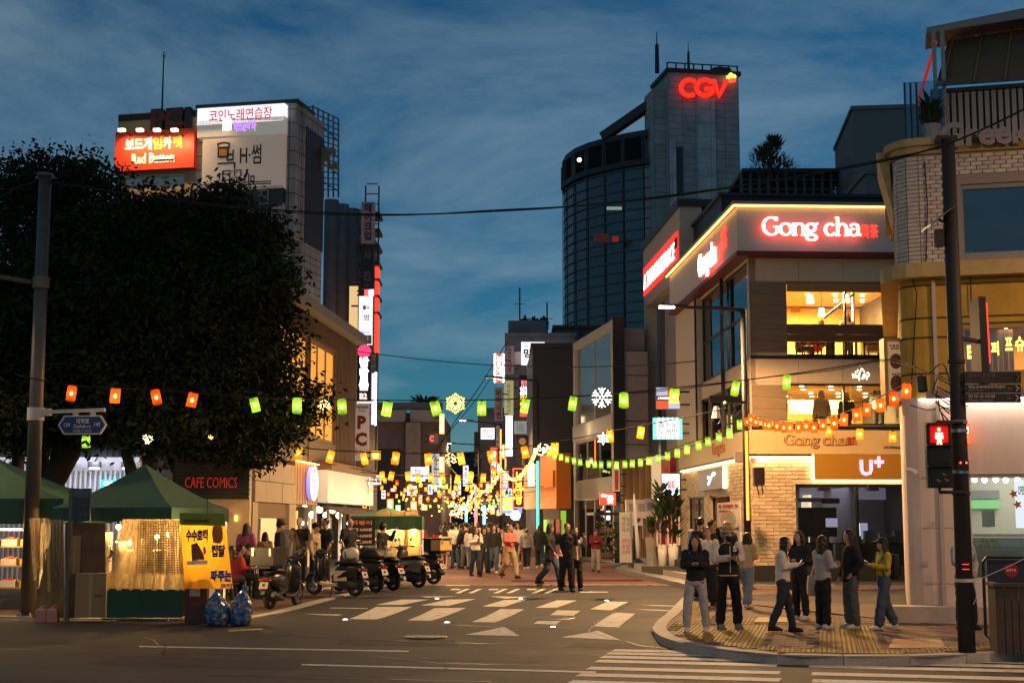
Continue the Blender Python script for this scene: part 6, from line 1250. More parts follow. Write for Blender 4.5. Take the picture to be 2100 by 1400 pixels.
blade('projecting_sign','grey box sign with a glowing red letter C','sign',880,889,899,909,93,mat('c_grey',(.22,.18,.18),.6),[('C',.05,.5,.2,.8,emit('c_red',(1,.08,.05),1.6),.08)],side='L')
# concrete block with an overhanging top storey, mid street
t,Wd,H=simple_tower('concrete_building','bare concrete building with a wide pale overhanging top storey',768,906,846,96,14,mat('raw_concrete',(.17,.13,.125),.85,var=.25,scale=.6,bump=.3),0,cap=False)
for a,c,y0,y1,y_,m,n in ((775,833,842,866,-.8,mat('pale_band2',(.30,.25,.25),.7),'top_storey'),(843,905,842,866,-.8,MATS['pale_band2'],'top_storey'),(765,908,826,841,-.5,mat('roof_dusk',(.10,.11,.13),.7),'roof_edge'),(833,865,868,1060,-1.2,mat('pale_pier',(.25,.19,.17),.8,var=.2),'pier'),(768,822,920,1050,-.1,DARK,'void_shade')):  # the void is a dark sheet in place of the shaded opening
 p=at(a,y1,96);q=at(c,y0,96);mb=MB();mb.box(p.x-t.location.x,q.x-t.location.x,y_,-.003,p.z-.2,q.z-.2);mb.build(n,m,t)
lamp('POINT',(at(850,1000,92).x,90,5.5),60,(1,.75,.45),.3)
q=thing('roof_tree','dark bushy tree on the flat roof of the concrete building','tree',(at(870,822,100).x,100,H));mb=MB();mb.tube([(0,0,-.3),(0,0,1)],.12,5);mb.build('trunk',MATS['bark'],q);leafy(q,300,1.5,1.9,.6,FOL[2],4,-.1,.3)
for i in range(14): # low far shops closing the street on both sides
 left=i < 8;Y=100+i*9 if left else 92+(i-8)*14;px=(770+22*i) if left else (1098-9*(i-8));a=at(px,1000,Y);Wd=9 if left else 8;hh=(7,9,6,10,8,7,11,8,9,8,10,7,9,8)[i]
 if left and i == 0: continue
 q=thing('far_shop','far low shop house with a lit front, %s along the %s row' % (('first','second','third','fourth','fifth','sixth','seventh','eighth')[i if left else i-8],'pharmacy' if left else 'coffee sign'),'building',(a.x-(Wd if left else 0),Y,.2),0)
 mb=MB();mb.box(0,Wd,0,8,0,hh);mb.build('wall',(DCONC,CONC,MV,MATS['brown_block'])[i % 4],q)
 mb=MB();x0=Wd-1.9 if left else .1;mb.box(x0,x0+1.8,-.15,-.003,.2,2.6);mb.build('shop_front',emit('front_%d' % (i % 3),((1,.75,.4),(.85,.9,1),(1,.55,.25))[i % 3],.9),q)
 mb=MB();mb.box(x0-.1,x0+1.9,-.3,-.003,2.75,3.6);mb.build('fascia',emit('fascia_%d' % (i % 5),((1,.1,.05),(.15,.3,1),(1,.8,.3),(.9,.9,.95),(.2,.7,.3))[i % 5],.8),q)
 for k in range(3): mb=MB();mb.box(x0+.1,x0+1.6,-.06,-.003,4.2+k*1.7,5.2+k*1.7);(mb.build('window',MATS['dark_window'] if (i+k) % 3 else emit('far_window',(1,.7,.35),.6),q) if 5.2+k*1.7 < hh else None)
t,Wd,H=simple_tower('far_end_building','dim far building closing the end of the street',905,1010,930,235,12,mat('end_dark',(.05,.05,.06),.8),0)
t,Wd,H=simple_tower('far_end_building','low far building below the street lamp arms at the end of the street',865,930,968,190,10,mat('end_dark2',(.09,.075,.07),.8),0)
hl=MB();hl.loft([[Vector((x,420+y,z)) for x,z in zip((-160,-90,-50,-25,0,20,60,150),[h*k for h in (14,22,20,19,24,18,20,10)])] + [Vector((150,420+y,0)),Vector((-160,420+y,0))] for y,k in ((0,.05),(40,1),(120,.4))],True);hl.build('hill',mat('hill_dark',(.02,.025,.022),.9),None,kind='structure')
# trees, poles, stalls and street things
BARK=MATS['bark']
LEAFM=[mat('tree_leaf_%d' % k,c,.8,var=.45,scale=.9,spec=.12) for k,c in enumerate(((.018,.027,.009),(.011,.019,.007),(.028,.038,.012)))]
def tree(label,base,limbs,blobs,n,seed,leaf=.165):
 t=thing('street_tree',label,'tree',base);rnd=random.Random(seed);mb=MB()
 for pts,r0,r1 in limbs:
  q=[Vector(p)-base for p in pts];k=len(q);sm_=[]
  for i in range(k-1):
   for f in (0,.33,.66): sm_.append(q[i].lerp(q[i+1],f)+Vector((rnd.uniform(-.05,.05),rnd.uniform(-.05,.05),0))*(i > 0))
  sm_.append(q[-1]);mb.tube(sm_,[r0+(r1-r0)*i/(len(sm_)-1) for i in range(len(sm_))],8)
 mb.build('trunk',BARK,t,True)
 ex=[]
 for c,r,sq in blobs:
  for _ in range(6):
   d=Vector((rnd.gauss(0,1),rnd.gauss(0,.6),rnd.gauss(0,1))).normalized();ex.append((Vector(c)+Vector((d.x,d.y,d.z*sq))*r*rnd.uniform(.9,1.08),r*rnd.uniform(.12,.36),.85))
 mb=MB();blobs=[(c,r*.9,sq) for c,r,sq in blobs]+ex;tot=sum(b[1]**2 for b in blobs)
 for c,r,sq in blobs:
  c=Vector(c)-base;cl=int(n*r*r/tot/26)
  for _ in range(cl):
   d=Vector((rnd.gauss(0,1),rnd.gauss(0,1),rnd.gauss(0,1))).normalized();rr_=r*(.35+.65*rnd.random()**.45);cc=c+Vector((d.x*rr_,d.y*rr_,d.z*rr_*sq))
   tw=Vector((rnd.gauss(0,1),rnd.gauss(0,1),rnd.gauss(0,.5))).normalized();mi=int(rnd.random()*3)
   for _ in range(26): # a twig of drooping leaflets
    p=cc+tw*rnd.uniform(-.5,.5)+Vector((rnd.gauss(0,.16),rnd.gauss(0,.16),rnd.gauss(0,.14)))
    a=Vector((rnd.gauss(0,.6),rnd.gauss(0,.6),rnd.uniform(-1,.25))).normalized();s=a.cross(Vector((rnd.gauss(0,1),rnd.gauss(0,1),rnd.gauss(0,1)))).normalized();L=leaf*rnd.uniform(.7,1.3)
    mb.add([p,p+a*L*.5+s*L*.22,p+a*L,p+a*L*.5-s*L*.22],[(0,1,2,3)],mi)
 mb.build('crown',LEAFM,t);return t
def W3(px,py,Y): return at(px,py,Y)
b1=W3(82,1200,35.5);b1.z=.15
tree('huge dark street tree with a leaning forked trunk behind the green tents',b1,
[([b1,W3(95,1080,35.4),W3(112,985,35.2),W3(150,900,35),W3(210,800,34.8),W3(260,650,34.6)],.42,.12),([W3(105,1010,35.3),W3(75,930,35.5),W3(40,850,35.6),W3(20,700,35.8)],.26,.09),([W3(112,985,35.2),W3(128,900,35),W3(130,760,35),W3(120,560,35)],.24,.08),([W3(25,1000,36.5),W3(40,940,36.4),W3(30,880,36.3),W3(5,780,36)],.2,.09)],
[(W3(60,480,36),1.9,.9),(W3(150,420,37),1.5,.8),(W3(215,520,35.5),1.8,.9),(W3(20,620,35),2.2,.9),(W3(160,640,34.2),2.3,.9),(W3(300,600,35),1.9,.9),(W3(60,770,34.5),1.7,.8),(W3(210,790,33.8),1.9,.7),(W3(320,770,34.5),1.9,.8),(W3(-60,500,36),2,1),(W3(110,360,37.5),.9,.7),(W3(205,370,37.5),.8,.8),(W3(20,390,37.5),1.0,.7),(W3(-70,750,34.5),2,.9),(W3(120,870,34.5),1.0,.5),(W3(330,480,36.5),1.2,.8),(W3(20,850,34),1.0,.6)],78000,11)
b2=W3(268,1150,34);b2.z=.15
tree('broad dark street tree with a thin slanted trunk spreading toward the ribbed building',b2,
[([b2,W3(272,1000,34),W3(262,930,34),W3(300,830,34),W3(380,700,34),W3(450,560,34)],.17,.07),([W3(262,930,34),W3(340,860,34),W3(470,800,34.5),W3(600,790,35)],.1,.04)],
[(W3(420,520,35),1.8,.8),(W3(485,570,35.5),1.2,.9),(W3(400,680,34),2.1,.9),(W3(490,720,35),1.4,.9),(W3(540,650,36),.7,.9),(W3(470,830,34.5),1.5,.7),(W3(370,820,33.6),1.5,.8),(W3(565,740,36),.6,.9),(W3(575,820,36),.6,.55),(W3(545,880,35.5),.75,.55),(W3(450,900,34.2),.95,.5),(W3(640,800,36.2),.35,.5),(W3(360,460,36),.9,.7),(W3(500,470,36),.7,.6),(W3(255,460,36.4),.8,.7),(W3(300,425,36.6),.6,.7),(W3(335,415,36.6),.5,.6),(W3(450,425,36.4),.55,.5),(W3(585,690,36.2),.35,.8),(W3(625,845,36.2),.5,.5),(W3(520,930,35.4),.5,.4),(W3(545,560,36.2),.35,.6),(W3(390,440,36.2),.6,.6),(W3(300,870,33.4),.8,.6),(W3(520,520,36),.45,.8)],58000,12)
pn=thing('roof_pine','dark bushy pine on the roof between stone shaft and skyline block','tree',(at(1580,348,92).x,92,at(1580,348,92).z));rnd=random.Random(5);mb=MB();mb.tube([(0,0,-.6),(0,0,2.2)],[.14,.05],6);mb.build('trunk',BARK,pn)
mb=MB()
for _ in range(900):
 z=rnd.random();w=(1-z*.8)*1.75;a=rnd.random()*2*pi;r_=w*rnd.random()**.5;c=Vector((r_*cos(a)+.35*sin(z*9),r_*sin(a),z*2.3-.25));d=Vector((cos(a),sin(a),.9+rnd.random())).normalized()*.38;s=Vector((-sin(a),cos(a),0))*.07;mb.add([c-s,c+s,c+d],[(0,1,2)])
mb.build('crown',FOL[2],pn)
q=thing('roof_tree','round topped dark trees on the penthouse of the sign clad house','tree',(at(1095,662,104).x,104,at(1095,662,104).z));mb=MB();mb.tube([(0,0,-.4),(0,0,.4)],.08,5);mb.build('trunk',BARK,q)
mb=MB()
for _ in range(420):
 x=rnd.uniform(-.95,1.0);c=Vector((x,rnd.gauss(0,.3),rnd.uniform(-.3,.25)+.15*cos(x*9)));d=Vector((rnd.gauss(0,1),rnd.gauss(0,1),rnd.gauss(0,1))).normalized()*.25;s=d.orthogonal().normalized()*.1;mb.add([c-s,c+d,c+s],[(0,1,2)])
mb.build('crown',FOL[2],q)
# ---- street light pole on the left with its arm and lamp
POLEM=mat('galvanised',(.13,.11,.09),.5,.6,var=.12,scale=2);PB=at(57,1259,29.6);PB.z=.14;HT=at(85,362,29.6).z-.14
t=thing('street_light_pole','tall grey round pole with a wide white band, standing between the green tents','pole',PB)
mb=MB();mb.tube([(0,0,0),(0,0,HT)],[.155,.125],16);mb.build('shaft',POLEM,t,True);mb=MB();mb.cyl((0,0),.17,HT,HT+.06,14);mb.box(-.2,.2,-.03,.03,HT-.05,HT-.0);mb.build('cap',POLEM,t)
mb=MB();mb.cyl((0,0),.22,0,.05,14);mb.build('base_plate',POLEM,t)
for i in range(6): a=i*pi/3;mb=MB();mb.cyl((.19*cos(a),.19*sin(a)),.02,.05,.1,6);mb.build('bolt',STEEL,t)
za=at(70,580,29.6).z-.14
mb=MB();mb.tube([(-.1,0,za),(-1.2,0,za+.18),(-3.4,-.2,za+.5)],[.055,.05,.04],8);mb.build('arm',POLEM,t,True);mb=MB();mb.cyl((0,0),.17,za-.12,za+.12,14);mb.build('collar',POLEM,t)
mb=MB();mb.tube([(-3.3,-.2,za+.47),(-3.9,-.23,za+.55)],[(.16,.05),(.14,.04)],8);mb.build('lamp_head',DARK,t);mb=MB();mb.box(-3.85,-3.4,-.32,-.12,za+.425,za+.44);mb.build('lamp_lens',emit('street_lens',(1,.7,.35),25),t)
lamp('SPOT',PB+Vector((-3.6,-.22,za+.35)),620,(1,.62,.26),.2,spot=150,blend=.7)
zb_=at(65,850,29.6).z-.14;mb=MB();mb.cyl((0,0),.17,zb_-.12,zb_+.14,16);mb.build('white_band',mat('white_band_m',(.6,.56,.5),.5),t)
t=thing('street_name_sign','blue pointed street name plate with white writing on a white arm','sign',PB+Vector((0,0,zb_)),R(-4));WPL=mat('sign_white_paint',(.62,.57,.5),.45)
x0_,x1_=(107-68)/3000*29.6+.09,(206-68)/3000*29.6+.12;H0=at(0,852,29.6).z-.14-zb_;H1=at(0,891,29.6).z-.14-zb_
mb=MB();mb.bar((.12,0,.05),(x1_-.05,0,.09),.07);mb.build('arm',WPL,t);mb=MB();mb.bar((.1,0,.04),(.3,0,.05),.16,.14);mb.build('arm_socket',WPL,t)
hx=[(x0_+.12,H0),(x1_-.12,H0),(x1_,(H0+H1)/2),(x1_-.12,H1),(x0_+.12,H1),(x0_,(H0+H1)/2)];f0=Face(Frame(PB.x,PB.y,R(-4),PB.z+zb_),'F',.0)
mb=MB();f0.poly(mb,hx[::-1],-.02,.02);mb.build('plate',WPL,t);cx,cz=(x0_+x1_)/2,(H0+H1)/2
mb=MB();f0.poly(mb,[(cx+(x-cx)*.93,cz+(z-cz)*.86) for x,z in hx][::-1],.02,.024);mb.build('blue_face',mat('street_blue',(.012,.03,.16),.4),t)
SW=mat('sign_letter_white',(.72,.7,.66),.5);w=x1_-x0_;h=H0-H1
for s,a,b,c,d in (('대학로',.38,.64,.56,.84),('Daehak-ro',.33,.68,.34,.52),('139',.13,.25,.40,.6),('143',.75,.87,.43,.63),('大学路·テハクロ',.31,.69,.12,.26)): letter(t,f0,s,x0_+w*a,x0_+w*b,H1+h*c,H1+h*d,.0245,SW,.003,.02 if s == '대학로' else .005)
for x in (x0_+.35,x1_-.3): mb=MB();mb.box(x-.05,x+.05,-.02,.02,H0,.06);mb.build('hanger',STEEL,t)
# dark street guide board beside the tent
p=at(143,1268,28.0);p.z=.14;t=thing('guide_board','slim dark bus stop style information board on a post beside the tent','sign',p);H=at(0,1000,28).z-.14;zb_=at(0,1067,28).z-.14
mb=MB();mb.box(-.09,-.02,-.04,.04,0,H);mb.build('post',POLEM,t);mb=MB();mb.box(-.02,.32,-.045,.045,zb_,H-.01);mb.build('panel',mat('panel_navy',(.03,.035,.05),.35),t);mb=MB();mb.box(.0,.3,-.05,-.046,zb_+(H-zb_)*.72,H-.04);mb.build('header',mat('header_blue',(.07,.10,.13),.4),t)
f0=Face(Frame(p.x,p.y,0,p.z),'F',-.051)
for k,s in enumerate(('대학로','정류소','24')): letter(t,f0,s,.1,.26,zb_+.1+.16*(2-k),zb_+.16+.16*(2-k),0,mat('faint_print',(.12,.11,.1),.6),.003,.0)
# ---- green stall tents
TENT=mat('tent_green',(.045,.115,.07),.75,var=.2,scale=1.5,bump=.8,bscale=5);TENTD=mat('tent_valance',(.02,.075,.045),.75,var=.1)
NET=mat('net_brown',(.22,.13,.04),.8);PVC=glass('pvc_curtain',(.9,.78,.55),.05,.55,.25,(.7,.5,.24))
for n in list(PVC.node_tree.nodes):
 if n.type == 'MIX_SHADER' and not n.inputs[0].links:
  nt=PVC.node_tree;a=nt.nodes.new('ShaderNodeTexNoise');b=nt.nodes.new('ShaderNodeMapRange');c=nt.nodes.new('ShaderNodeTexCoord');d=nt.nodes.new('ShaderNodeMapping');d.inputs['Scale'].default_value=(9,9,1.5);a.inputs['Detail'].default_value=6
  nt.links.new(c.outputs['Object'],d.inputs[0]);nt.links.new(d.outputs[0],a.inputs['Vector']);nt.links.new(a.outputs[0],b.inputs[0]);b.inputs[1].default_value=.3;b.inputs[2].default_value=.7;b.inputs[3].default_value=.3;b.inputs[4].default_value=.58;nt.links.new(b.outputs[0],n.inputs[0])
 if n.type == 'BSDF_DIFFUSE':
  tl=PVC.node_tree.nodes.new('ShaderNodeBsdfTranslucent');tl.inputs[0].default_value=(.85,.6,.28,1)
  for k in list(n.outputs[0].links): PVC.node_tree.links.new(tl.outputs[0],k.to_socket)
def tent(label,A,B,Yf,Yb,ze,zp,base_z,valance=.35,rz=0,group='green pop-up stall tents'):
 """canopy over the rectangle A..B (x at the front), Yf..Yb deep"""
 t=thing('stall_tent',label,'tent',((A+B)/2,(Yf+Yb)/2,base_z),rz,group);hx,hy=(B-A)/2,(Yb-Yf)/2;ze -= base_z;zp -= base_z
 mb=MB();n=8;rows_=[]
 cor=[(-hx,-hy),(hx,-hy),(hx,hy),(-hx,hy)]
 for i in range(4):
  a,b=Vector(cor[i]),Vector(cor[(i+1) % 4]);prev=None
  for j in range(6):
   f=j/5;z=ze+(zp-ze)*(f**1.25 if f else 0);row_=[]
   for k in range(5): p=a.lerp(b,k/4)*(1-f);sag=-.10*sin(pi*k/4)*(1-f)*sin(pi*min(1,f+.25));row_.append(Vector((p.x,p.y,z+sag)))
   if prev:
    for k in range(4): mb.quad(prev[k],prev[k+1],row_[k+1],row_[k])
   prev=row_
 mb.build('canopy',TENT,t,True)
 for i in range(4):
  a,b=Vector(cor[i]),Vector(cor[(i+1) % 4]);mb=MB();nrm=Vector((b.y-a.y,-(b.x-a.x))).normalized()
  for k in range(10):
   p,q=a.lerp(b,k/10),a.lerp(b,(k+1)/10);w0,w1=.03*sin(k*1.9),.03*sin((k+1)*1.9);z0_,z1_=ze-valance+.02*sin(k*2.3),ze-valance+.02*sin((k+1)*2.3)
   mb.quad((p.x+nrm.x*w0,p.y+nrm.y*w0,z0_),(q.x+nrm.x*w1,q.y+nrm.y*w1,z1_),(q.x,q.y,ze-.07*sin(pi*(k+1)/10)*0+.001),(p.x,p.y,ze+.001))
  mb.build('valance',TENTD,t,True)
 for x,y in cor: mb=MB();mb.box(x*.97-.02,x*.97+.02,y*.97-.02,y*.97+.02,0,ze);mb.build('leg',WPLASTIC,t)
 return t
zg=.14;ta,tb_=at(122,1050,28.2).x,at(466,1036,28.6).x
q=at(352,1050,28.35);wd_=2.5;a=R(-11);dp_=2.9;c_=Vector((q.x-wd_/2*cos(a)-dp_/2*sin(a),q.y-wd_/2*sin(a)+dp_/2*cos(a),0))
T1=tent('big green pop-up tent with netted sides and an orange food banner',c_.x-wd_/2,c_.x+wd_/2,c_.y-dp_/2,c_.y+dp_/2,at(0,1040,28.4).z,at(0,950,29.7).z,zg,.27,a)
T2=tent('green pop-up tent cut by the picture edge, behind the grey pole',at(-330,1050,29.6).x,at(132,1050,29.6).x,29.9,33,at(0,1022,29.9).z,at(0,930,31.5).z,zg,.5,R(-3))
# tent skirts: curtains, net, green hem, cardboard
fT1=Frame(at(220,1100,28.15).x,28.15,R(-3));CF1=Face(fT1,'F',0)
def cr(a,b,c,d,o=0): return CF1.rect(a,b,c,d,o)
def curtain(name,m,px,o,waves=.05,par=T1,label=None,cat=None,n=14):
 pts=px;mb=MB();rows=7
 g=[]
 for j in range(rows+1):
  l=Vector(pts[0]).lerp(Vector(pts[3]),j/rows);r=Vector(pts[1]).lerp(Vector(pts[2]),j/rows)
  for i in range(n+1): q=l.lerp(r,i/n);u,w_=CF1.uv(q.x,q.y,o);g.append(fT1.M @ CF1.P(u,w_,o+waves*sin(i*1.7+j*.3)*(.3+.7*j/rows)))
 M=Matrix.Translation(par.location) @ Matrix.Rotation(par.rotation_euler.z,4,'Z');I=M.inverted();g=[I @ p for p in g]
 mb.add(g,[(j*(n+1)+i,(j+1)*(n+1)+i,(j+1)*(n+1)+i+1,j*(n+1)+i+1) for j in range(rows) for i in range(n)]);return mb.build(name,m,par,True)
curtain('clear_curtain',PVC,[(252,1064),(386,1064),(392,1210),(222,1210)],.25,.09,n=26)
curtain('green_hem',TENTD,[(220,1206),(374,1208),(374,1266),(219,1266)],.27,.02)
mb=MB() # the coarse brown net over the curtain
I1=(Matrix.Translation(T1.location) @ Matrix.Rotation(T1.rotation_euler.z,4,'Z')).inverted()
def c1(px,py,o): u,w_=CF1.uv(px,py,o);return I1 @ (fT1.M @ CF1.P(u,w_,o))
for i in range(19): x=284+i*5.1;mb.tube([c1(x,1068,.36),c1(x-2+i*.25,1125,.40),c1(x-4+i*.5,1178,.38)],.009,3)
for j in range(22): y=1068+j*5;mb.tube([c1(284-j*.2,y,.365),c1(332,y+1,.41),c1(377+j*.25,y,.365)],.008,3)
mb.build('net',NET,T1,kind='stuff')
curtain('net_curtain',PVC,[(96,1066),(124,1064),(122,1160),(100,1215)],.1,.06);curtain('clear_curtain',PVC,[(60,1062),(100,1062),(96,1150),(72,1190)],-.3,.08)
BAMB=mat('reed_screen',(.3,.19,.07),.8,var=.25,scale=8,stretch=(6,6,.5));curtain('reed_screen',BAMB,[(112,1068),(130,1066),(132,1266),(66,1266)],-.25,.015)
curtain('wood_board',mat('ply_brown',(.16,.09,.04),.7,var=.2),[(134,1070),(216,1072),(216,1266),(134,1266)],-.32,.0)
# orange banner
BANN=mat('banner_orange',(.85,.40,.02),.6,var=.08,scale=2);nt=BANN.node_tree;tl=nt.nodes.new('ShaderNodeBsdfTranslucent');tl.inputs[0].default_value=(1,.5,.04,1);x=nt.nodes.new('ShaderNodeMixShader');x.inputs[0].default_value=.55;nt.links.new(nt.nodes['Principled BSDF'].outputs[0],x.inputs[1]);nt.links.new(tl.outputs[0],x.inputs[2]);nt.links.new(x.outputs[0],nt.nodes['Material Output'].inputs[0])
curtain('banner',BANN,[(368,1052),(460,1053),(478,1206),(380,1206)],.62,.012,par=(bn := thing('food_banner','orange street food banner with bold black Korean lettering on the tent corner','banner',fT1.M @ CF1.P(*CF1.uv(425,1206,.62),.62),R(-3))))
curtain('green_band',mat('banner_green',(.20,.24,.03),.6),[(368,1051),(460,1052),(463,1078),(369,1076)],.66,.0,par=bn)
fb0=Frame(bn.location.x,bn.location.y,R(-3),bn.location.z);FB=Face(fb0,'F',-.045)
def fl(s,a,b,c,d,m,bold,out=0): letter(bn,FB,s,*FB.rect(a,b,c,d),out,m,.004,bold)
PB1=mat('print_black',(.02,.015,.02),.6);PW1=mat('print_white',(.75,.7,.62),.6);PBL=mat('print_blue',(.03,.06,.35),.6)
for m,bo,o in ((PW1,.09,0),(PB1,.035,.006)): fl('수수호떡',382,1084,426,1110,m,bo,o);fl('컵닭',434,1116,462,1142,m,bo,o);fl('파주는',432,1168,475,1192,PBL if m is PB1 else PW1,bo,o)
fl('추억의 간식 씨앗호떡 꿀호떡',377,1064,428,1071,PB1,.01,.012)
fl('호떡',452,1196,476,1206,PBL,.03)
for pts,m in (([(437,1080),(445,1074),(456,1080),(458,1104),(452,1114),(438,1112),(434,1096)],mat('fried_print',(.5,.16,.03),.6,var=.4,scale=9)),([(392,1116),(404,1112),(416,1132),(420,1146),(394,1150)],mat('meat_print',(.22,.08,.03),.6,var=.5,scale=9)),([(384,1150),(426,1148),(426,1156),(384,1158)],PW1),([(417,1122),(421,1120),(423,1132),(418,1138)],MATS['print_red'])):
 mb=MB();FB.poly(mb,[FB.uv(*p) for p in pts],0,.006);mb.build('print',m,bn)
 # inside the stall: counter, griddle, pans, shelves, lamps
STW=mat('stall_steel',(.45,.42,.38),.35,.8)
p=fT1.M @ CF1.P(CF1.uv(305,1160)[0],0,-.6);p.z=.14;t=thing('stall_counter','steel cooking counter glowing behind the netted curtain','counter',p,R(-3))
mb=MB();mb.box(-.75,.75,-.3,.4,.78,.84);mb.build('counter_top',STW,t);mb=MB();mb.box(-.72,.72,-.27,.37,.1,.78);mb.build('body',mat('stall_body',(.18,.13,.08),.7),t);mb=MB();mb.box(-.5,.3,-.15,.25,.845,.9);mb.build('griddle',BLACK,t)
mb=MB();mb.box(-.78,-.74,-.3,.4,.1,1.5);mb.box(.74,.78,-.3,.4,.1,1.5);mb.build('side_frame',STW,t);mb=MB();mb.box(-.75,.75,.1,.4,1.3,1.33);mb.build('upper_shelf',STW,t)
for k,(x,z,r_,nm,lb) in enumerate(((-.45,1.34,.14,'pot','round metal pot on the upper stall shelf, net side'),(.0,1.34,.11,'pot','round metal pot on the upper stall shelf, middle'),(.45,1.34,.13,'pot','round metal pot on the upper stall shelf, banner side'),(-.55,.85,.12,'jar','short jar at the end of the steel counter'),(.5,.85,.1,'jar','tall jar beside the griddle'))):
 q=thing('cooking_'+nm,lb,nm,p+Vector((x,.2,z)),0);mb=MB();mb.cyl((0,0),r_,0,r_*1.6,12,r_*.95);mb.build('body',STW if nm == 'pot' else mat('amber_jar',(.45,.2,.04),.3),q);mb=MB();mb.cyl((0,0),r_*1.02,r_*1.6,r_*1.75,12,r_*.6);mb.build('lid',BLACK if nm == 'pot' else DRED,q)
for k,(px,py) in enumerate(((243,1080),(322,1100),(268,1112),(345,1095),(424,1085))):  # the last bulb is added to light the banner from behind
 pp=at(px,py,29.3+.2*k if k < 4 else 28.3);q=thing('stall_bulb',('bare warm bulb in the open gap of the tent','bare warm bulb glowing through the net','bare warm bulb low beside the fan','bare warm bulb near the banner edge','bare warm bulb hung behind the orange banner top')[k],'lamp',pp);mb=MB();mb.ball((0,0,0),.05,8,6);mb.build('bulb',emit('stall_bulb_m',(1,.7,.32),30),q);mb=MB();mb.cyl((0,0),.03,.05,.12,8);mb.build('socket',BLACK,q);mb=MB();mb.tube([(0,0,.12),(0,0,.7)],.008,4);mb.build('cord',BLACK,q)
 lamp('POINT',pp+Vector((0,0,-.08)),75,(1,.6,.22),.06)
p=at(232,1131,28.9);t=thing('stall_fan','round stand fan in the open gap of the tent','fan',(p.x,28.9,.14));zc=p.z-.14;mb=MB()
for k in range(20): a=2*pi*k/20;mb.tube([(0,-.08,zc),(.17*cos(a),-.1,zc+.17*sin(a)),(.24*cos(a),-.02,zc+.24*sin(a))],.006,3)
for r_ in (.1,.17,.24): mb.tube([(r_*cos(2*pi*k/20),-.1+.08*(r_ > .2),zc+r_*sin(2*pi*k/20)) for k in range(21)],.006,3)
mb.build('guard',mat('brass_dull',(.4,.25,.08),.4,.8),t,kind='stuff')
for k in range(3): a=2*pi*k/3;mb=MB();mb.tube([(0,-.03,zc),(.12*cos(a),-.02,zc+.12*sin(a)),(.2*cos(a+.3),-.04,zc+.2*sin(a+.3))],[(.02,.005),(.07,.005),(.04,.005)],6);mb.build('blade',DARK,t)
mb=MB();mb.tube([(0,.05,0),(0,.05,zc)],.02,6);mb.build('pole',DARK,t);mb=MB();mb.cyl((0,.05),.2,0,.03,14);mb.build('base',DARK,t)
# cartons, dark red cabinet, jugs, hand truck
CARD=mat('cardboard',(.34,.21,.10),.8,var=.12,scale=2)
def carton(label,px0,px1,y0,y1,Y,d,rz,ztop=None):
 a=at(px0,y1,Y);b=at(px1,y0,Y);q=thing('carton',label,'box',(a.x,Y,max(.14,a.z)),rz);w,h=b.x-a.x,b.z-max(.14,a.z);mb=MB();mb.box(0,w,0,d,0,h-.01);mb.build('box',CARD,q)
 mb=MB();mb.box(-.004,w/2-.01,-.004,d,h-.009,h+.004);mb.build('flap',CARD,q);mb=MB();mb.box(w/2+.01,w+.004,-.004,d,h-.009,h+.008);mb.build('flap',CARD,q);mb=MB();mb.box(w*.45,w*.55,-.003,-.001,h*.0,h);mb.build('tape',mat('tape_tan',(.42,.29,.15),.35),q)
 return q
q=carton('big pale cardboard carton standing beside the green tent hem',152,219,1176,1266,28.0,.5,R(-2));f0=Face(Frame(q.location.x,q.location.y,R(-2),q.location.z),'F',0);letter(q,f0,'8 KG',.38,.5,.38,.43,.004,PB1,.002,.02)
carton('dark brown carton stacked behind the pale one, under the tent edge',168,216,1092,1174,28.6,.5,R(-1));carton('narrow brown carton standing by the reed screen',138,166,1098,1175,28.5,.4,0)
p=at(402,1266,27.75);p.z=.14;t=thing('red_cabinet','dark red metal cabinet with two white papers taped on it','cabinet',p,R(-14));H=at(0,1157,27.9).z-.14
mb=MB();mb.box(-.23,.21,0,.4,.0,H-.06);mb.build('body',mat('maroon_metal',(.085,.016,.012),.45,var=.15),t);mb=MB();mb.box(-.25,.23,-.02,.42,H-.06,H);mb.build('lid',MATS['maroon_metal'],t)
for a,b,c,d in ((-.1,.04,H-.33,H-.16),(-.14,.07,H-.58,H-.40)): mb=MB();mb.box(a,b,-.008,-.001,c,d);mb.build('paper',mat('paper_pink',(.45,.38,.36),.7),t)
mb=MB();mb.box(.212,.218,.08,.32,.1,H-.25);mb.build('side_label',PW1,t);mb=MB();mb.box(-.2,.18,-.006,-.001,.05,.07);mb.build('kick_line',BLACK,t)
for i,px in enumerate((85,108)):
 p=at(px,1264,28.1);p.z=.14;t=thing('plastic_jug',('pink translucent plastic jug by the grey pole base','pink translucent plastic jug nearer the information board post')[i],'jug',p,0,'pink jugs');mb=MB();mb.loft([[Vector((x*s,y*s,z)) for x,y in ((-.1,-.08),(.1,-.08),(.1,.08),(-.1,.08))] for z,s in ((0,.94),(.02,1),(.2,1),(.235,.93),(.26,.4),(.28,.4))]);mb.build('body',mat('jug_pink',(.55,.22,.17),.35),t);mb=MB();mb.cyl((0,0),.035,.28,.305,10);mb.build('cap',mat('jug_cap',(.6,.3,.26),.4),t)
 mb=MB();mb.tube([(.05,0,.24),(.09,0,.31),(.02,0,.31)],.012,5);mb.build('handle',MATS['jug_pink'],t)
p=at(100,1266,28.5);p.z=.14;t=thing('hand_truck','blue black upright hand truck leaning at the stall','trolley',p,R(10));H=at(0,1125,28.5).z-.14
for x in (-.14,.14): mb=MB();mb.tube([(x,0,.1),(x,.12,H-.1),(x+.06,.05,H)],.018,6);mb.build('rail',mat('truck_blue',(.02,.035,.06),.5,.4),t)
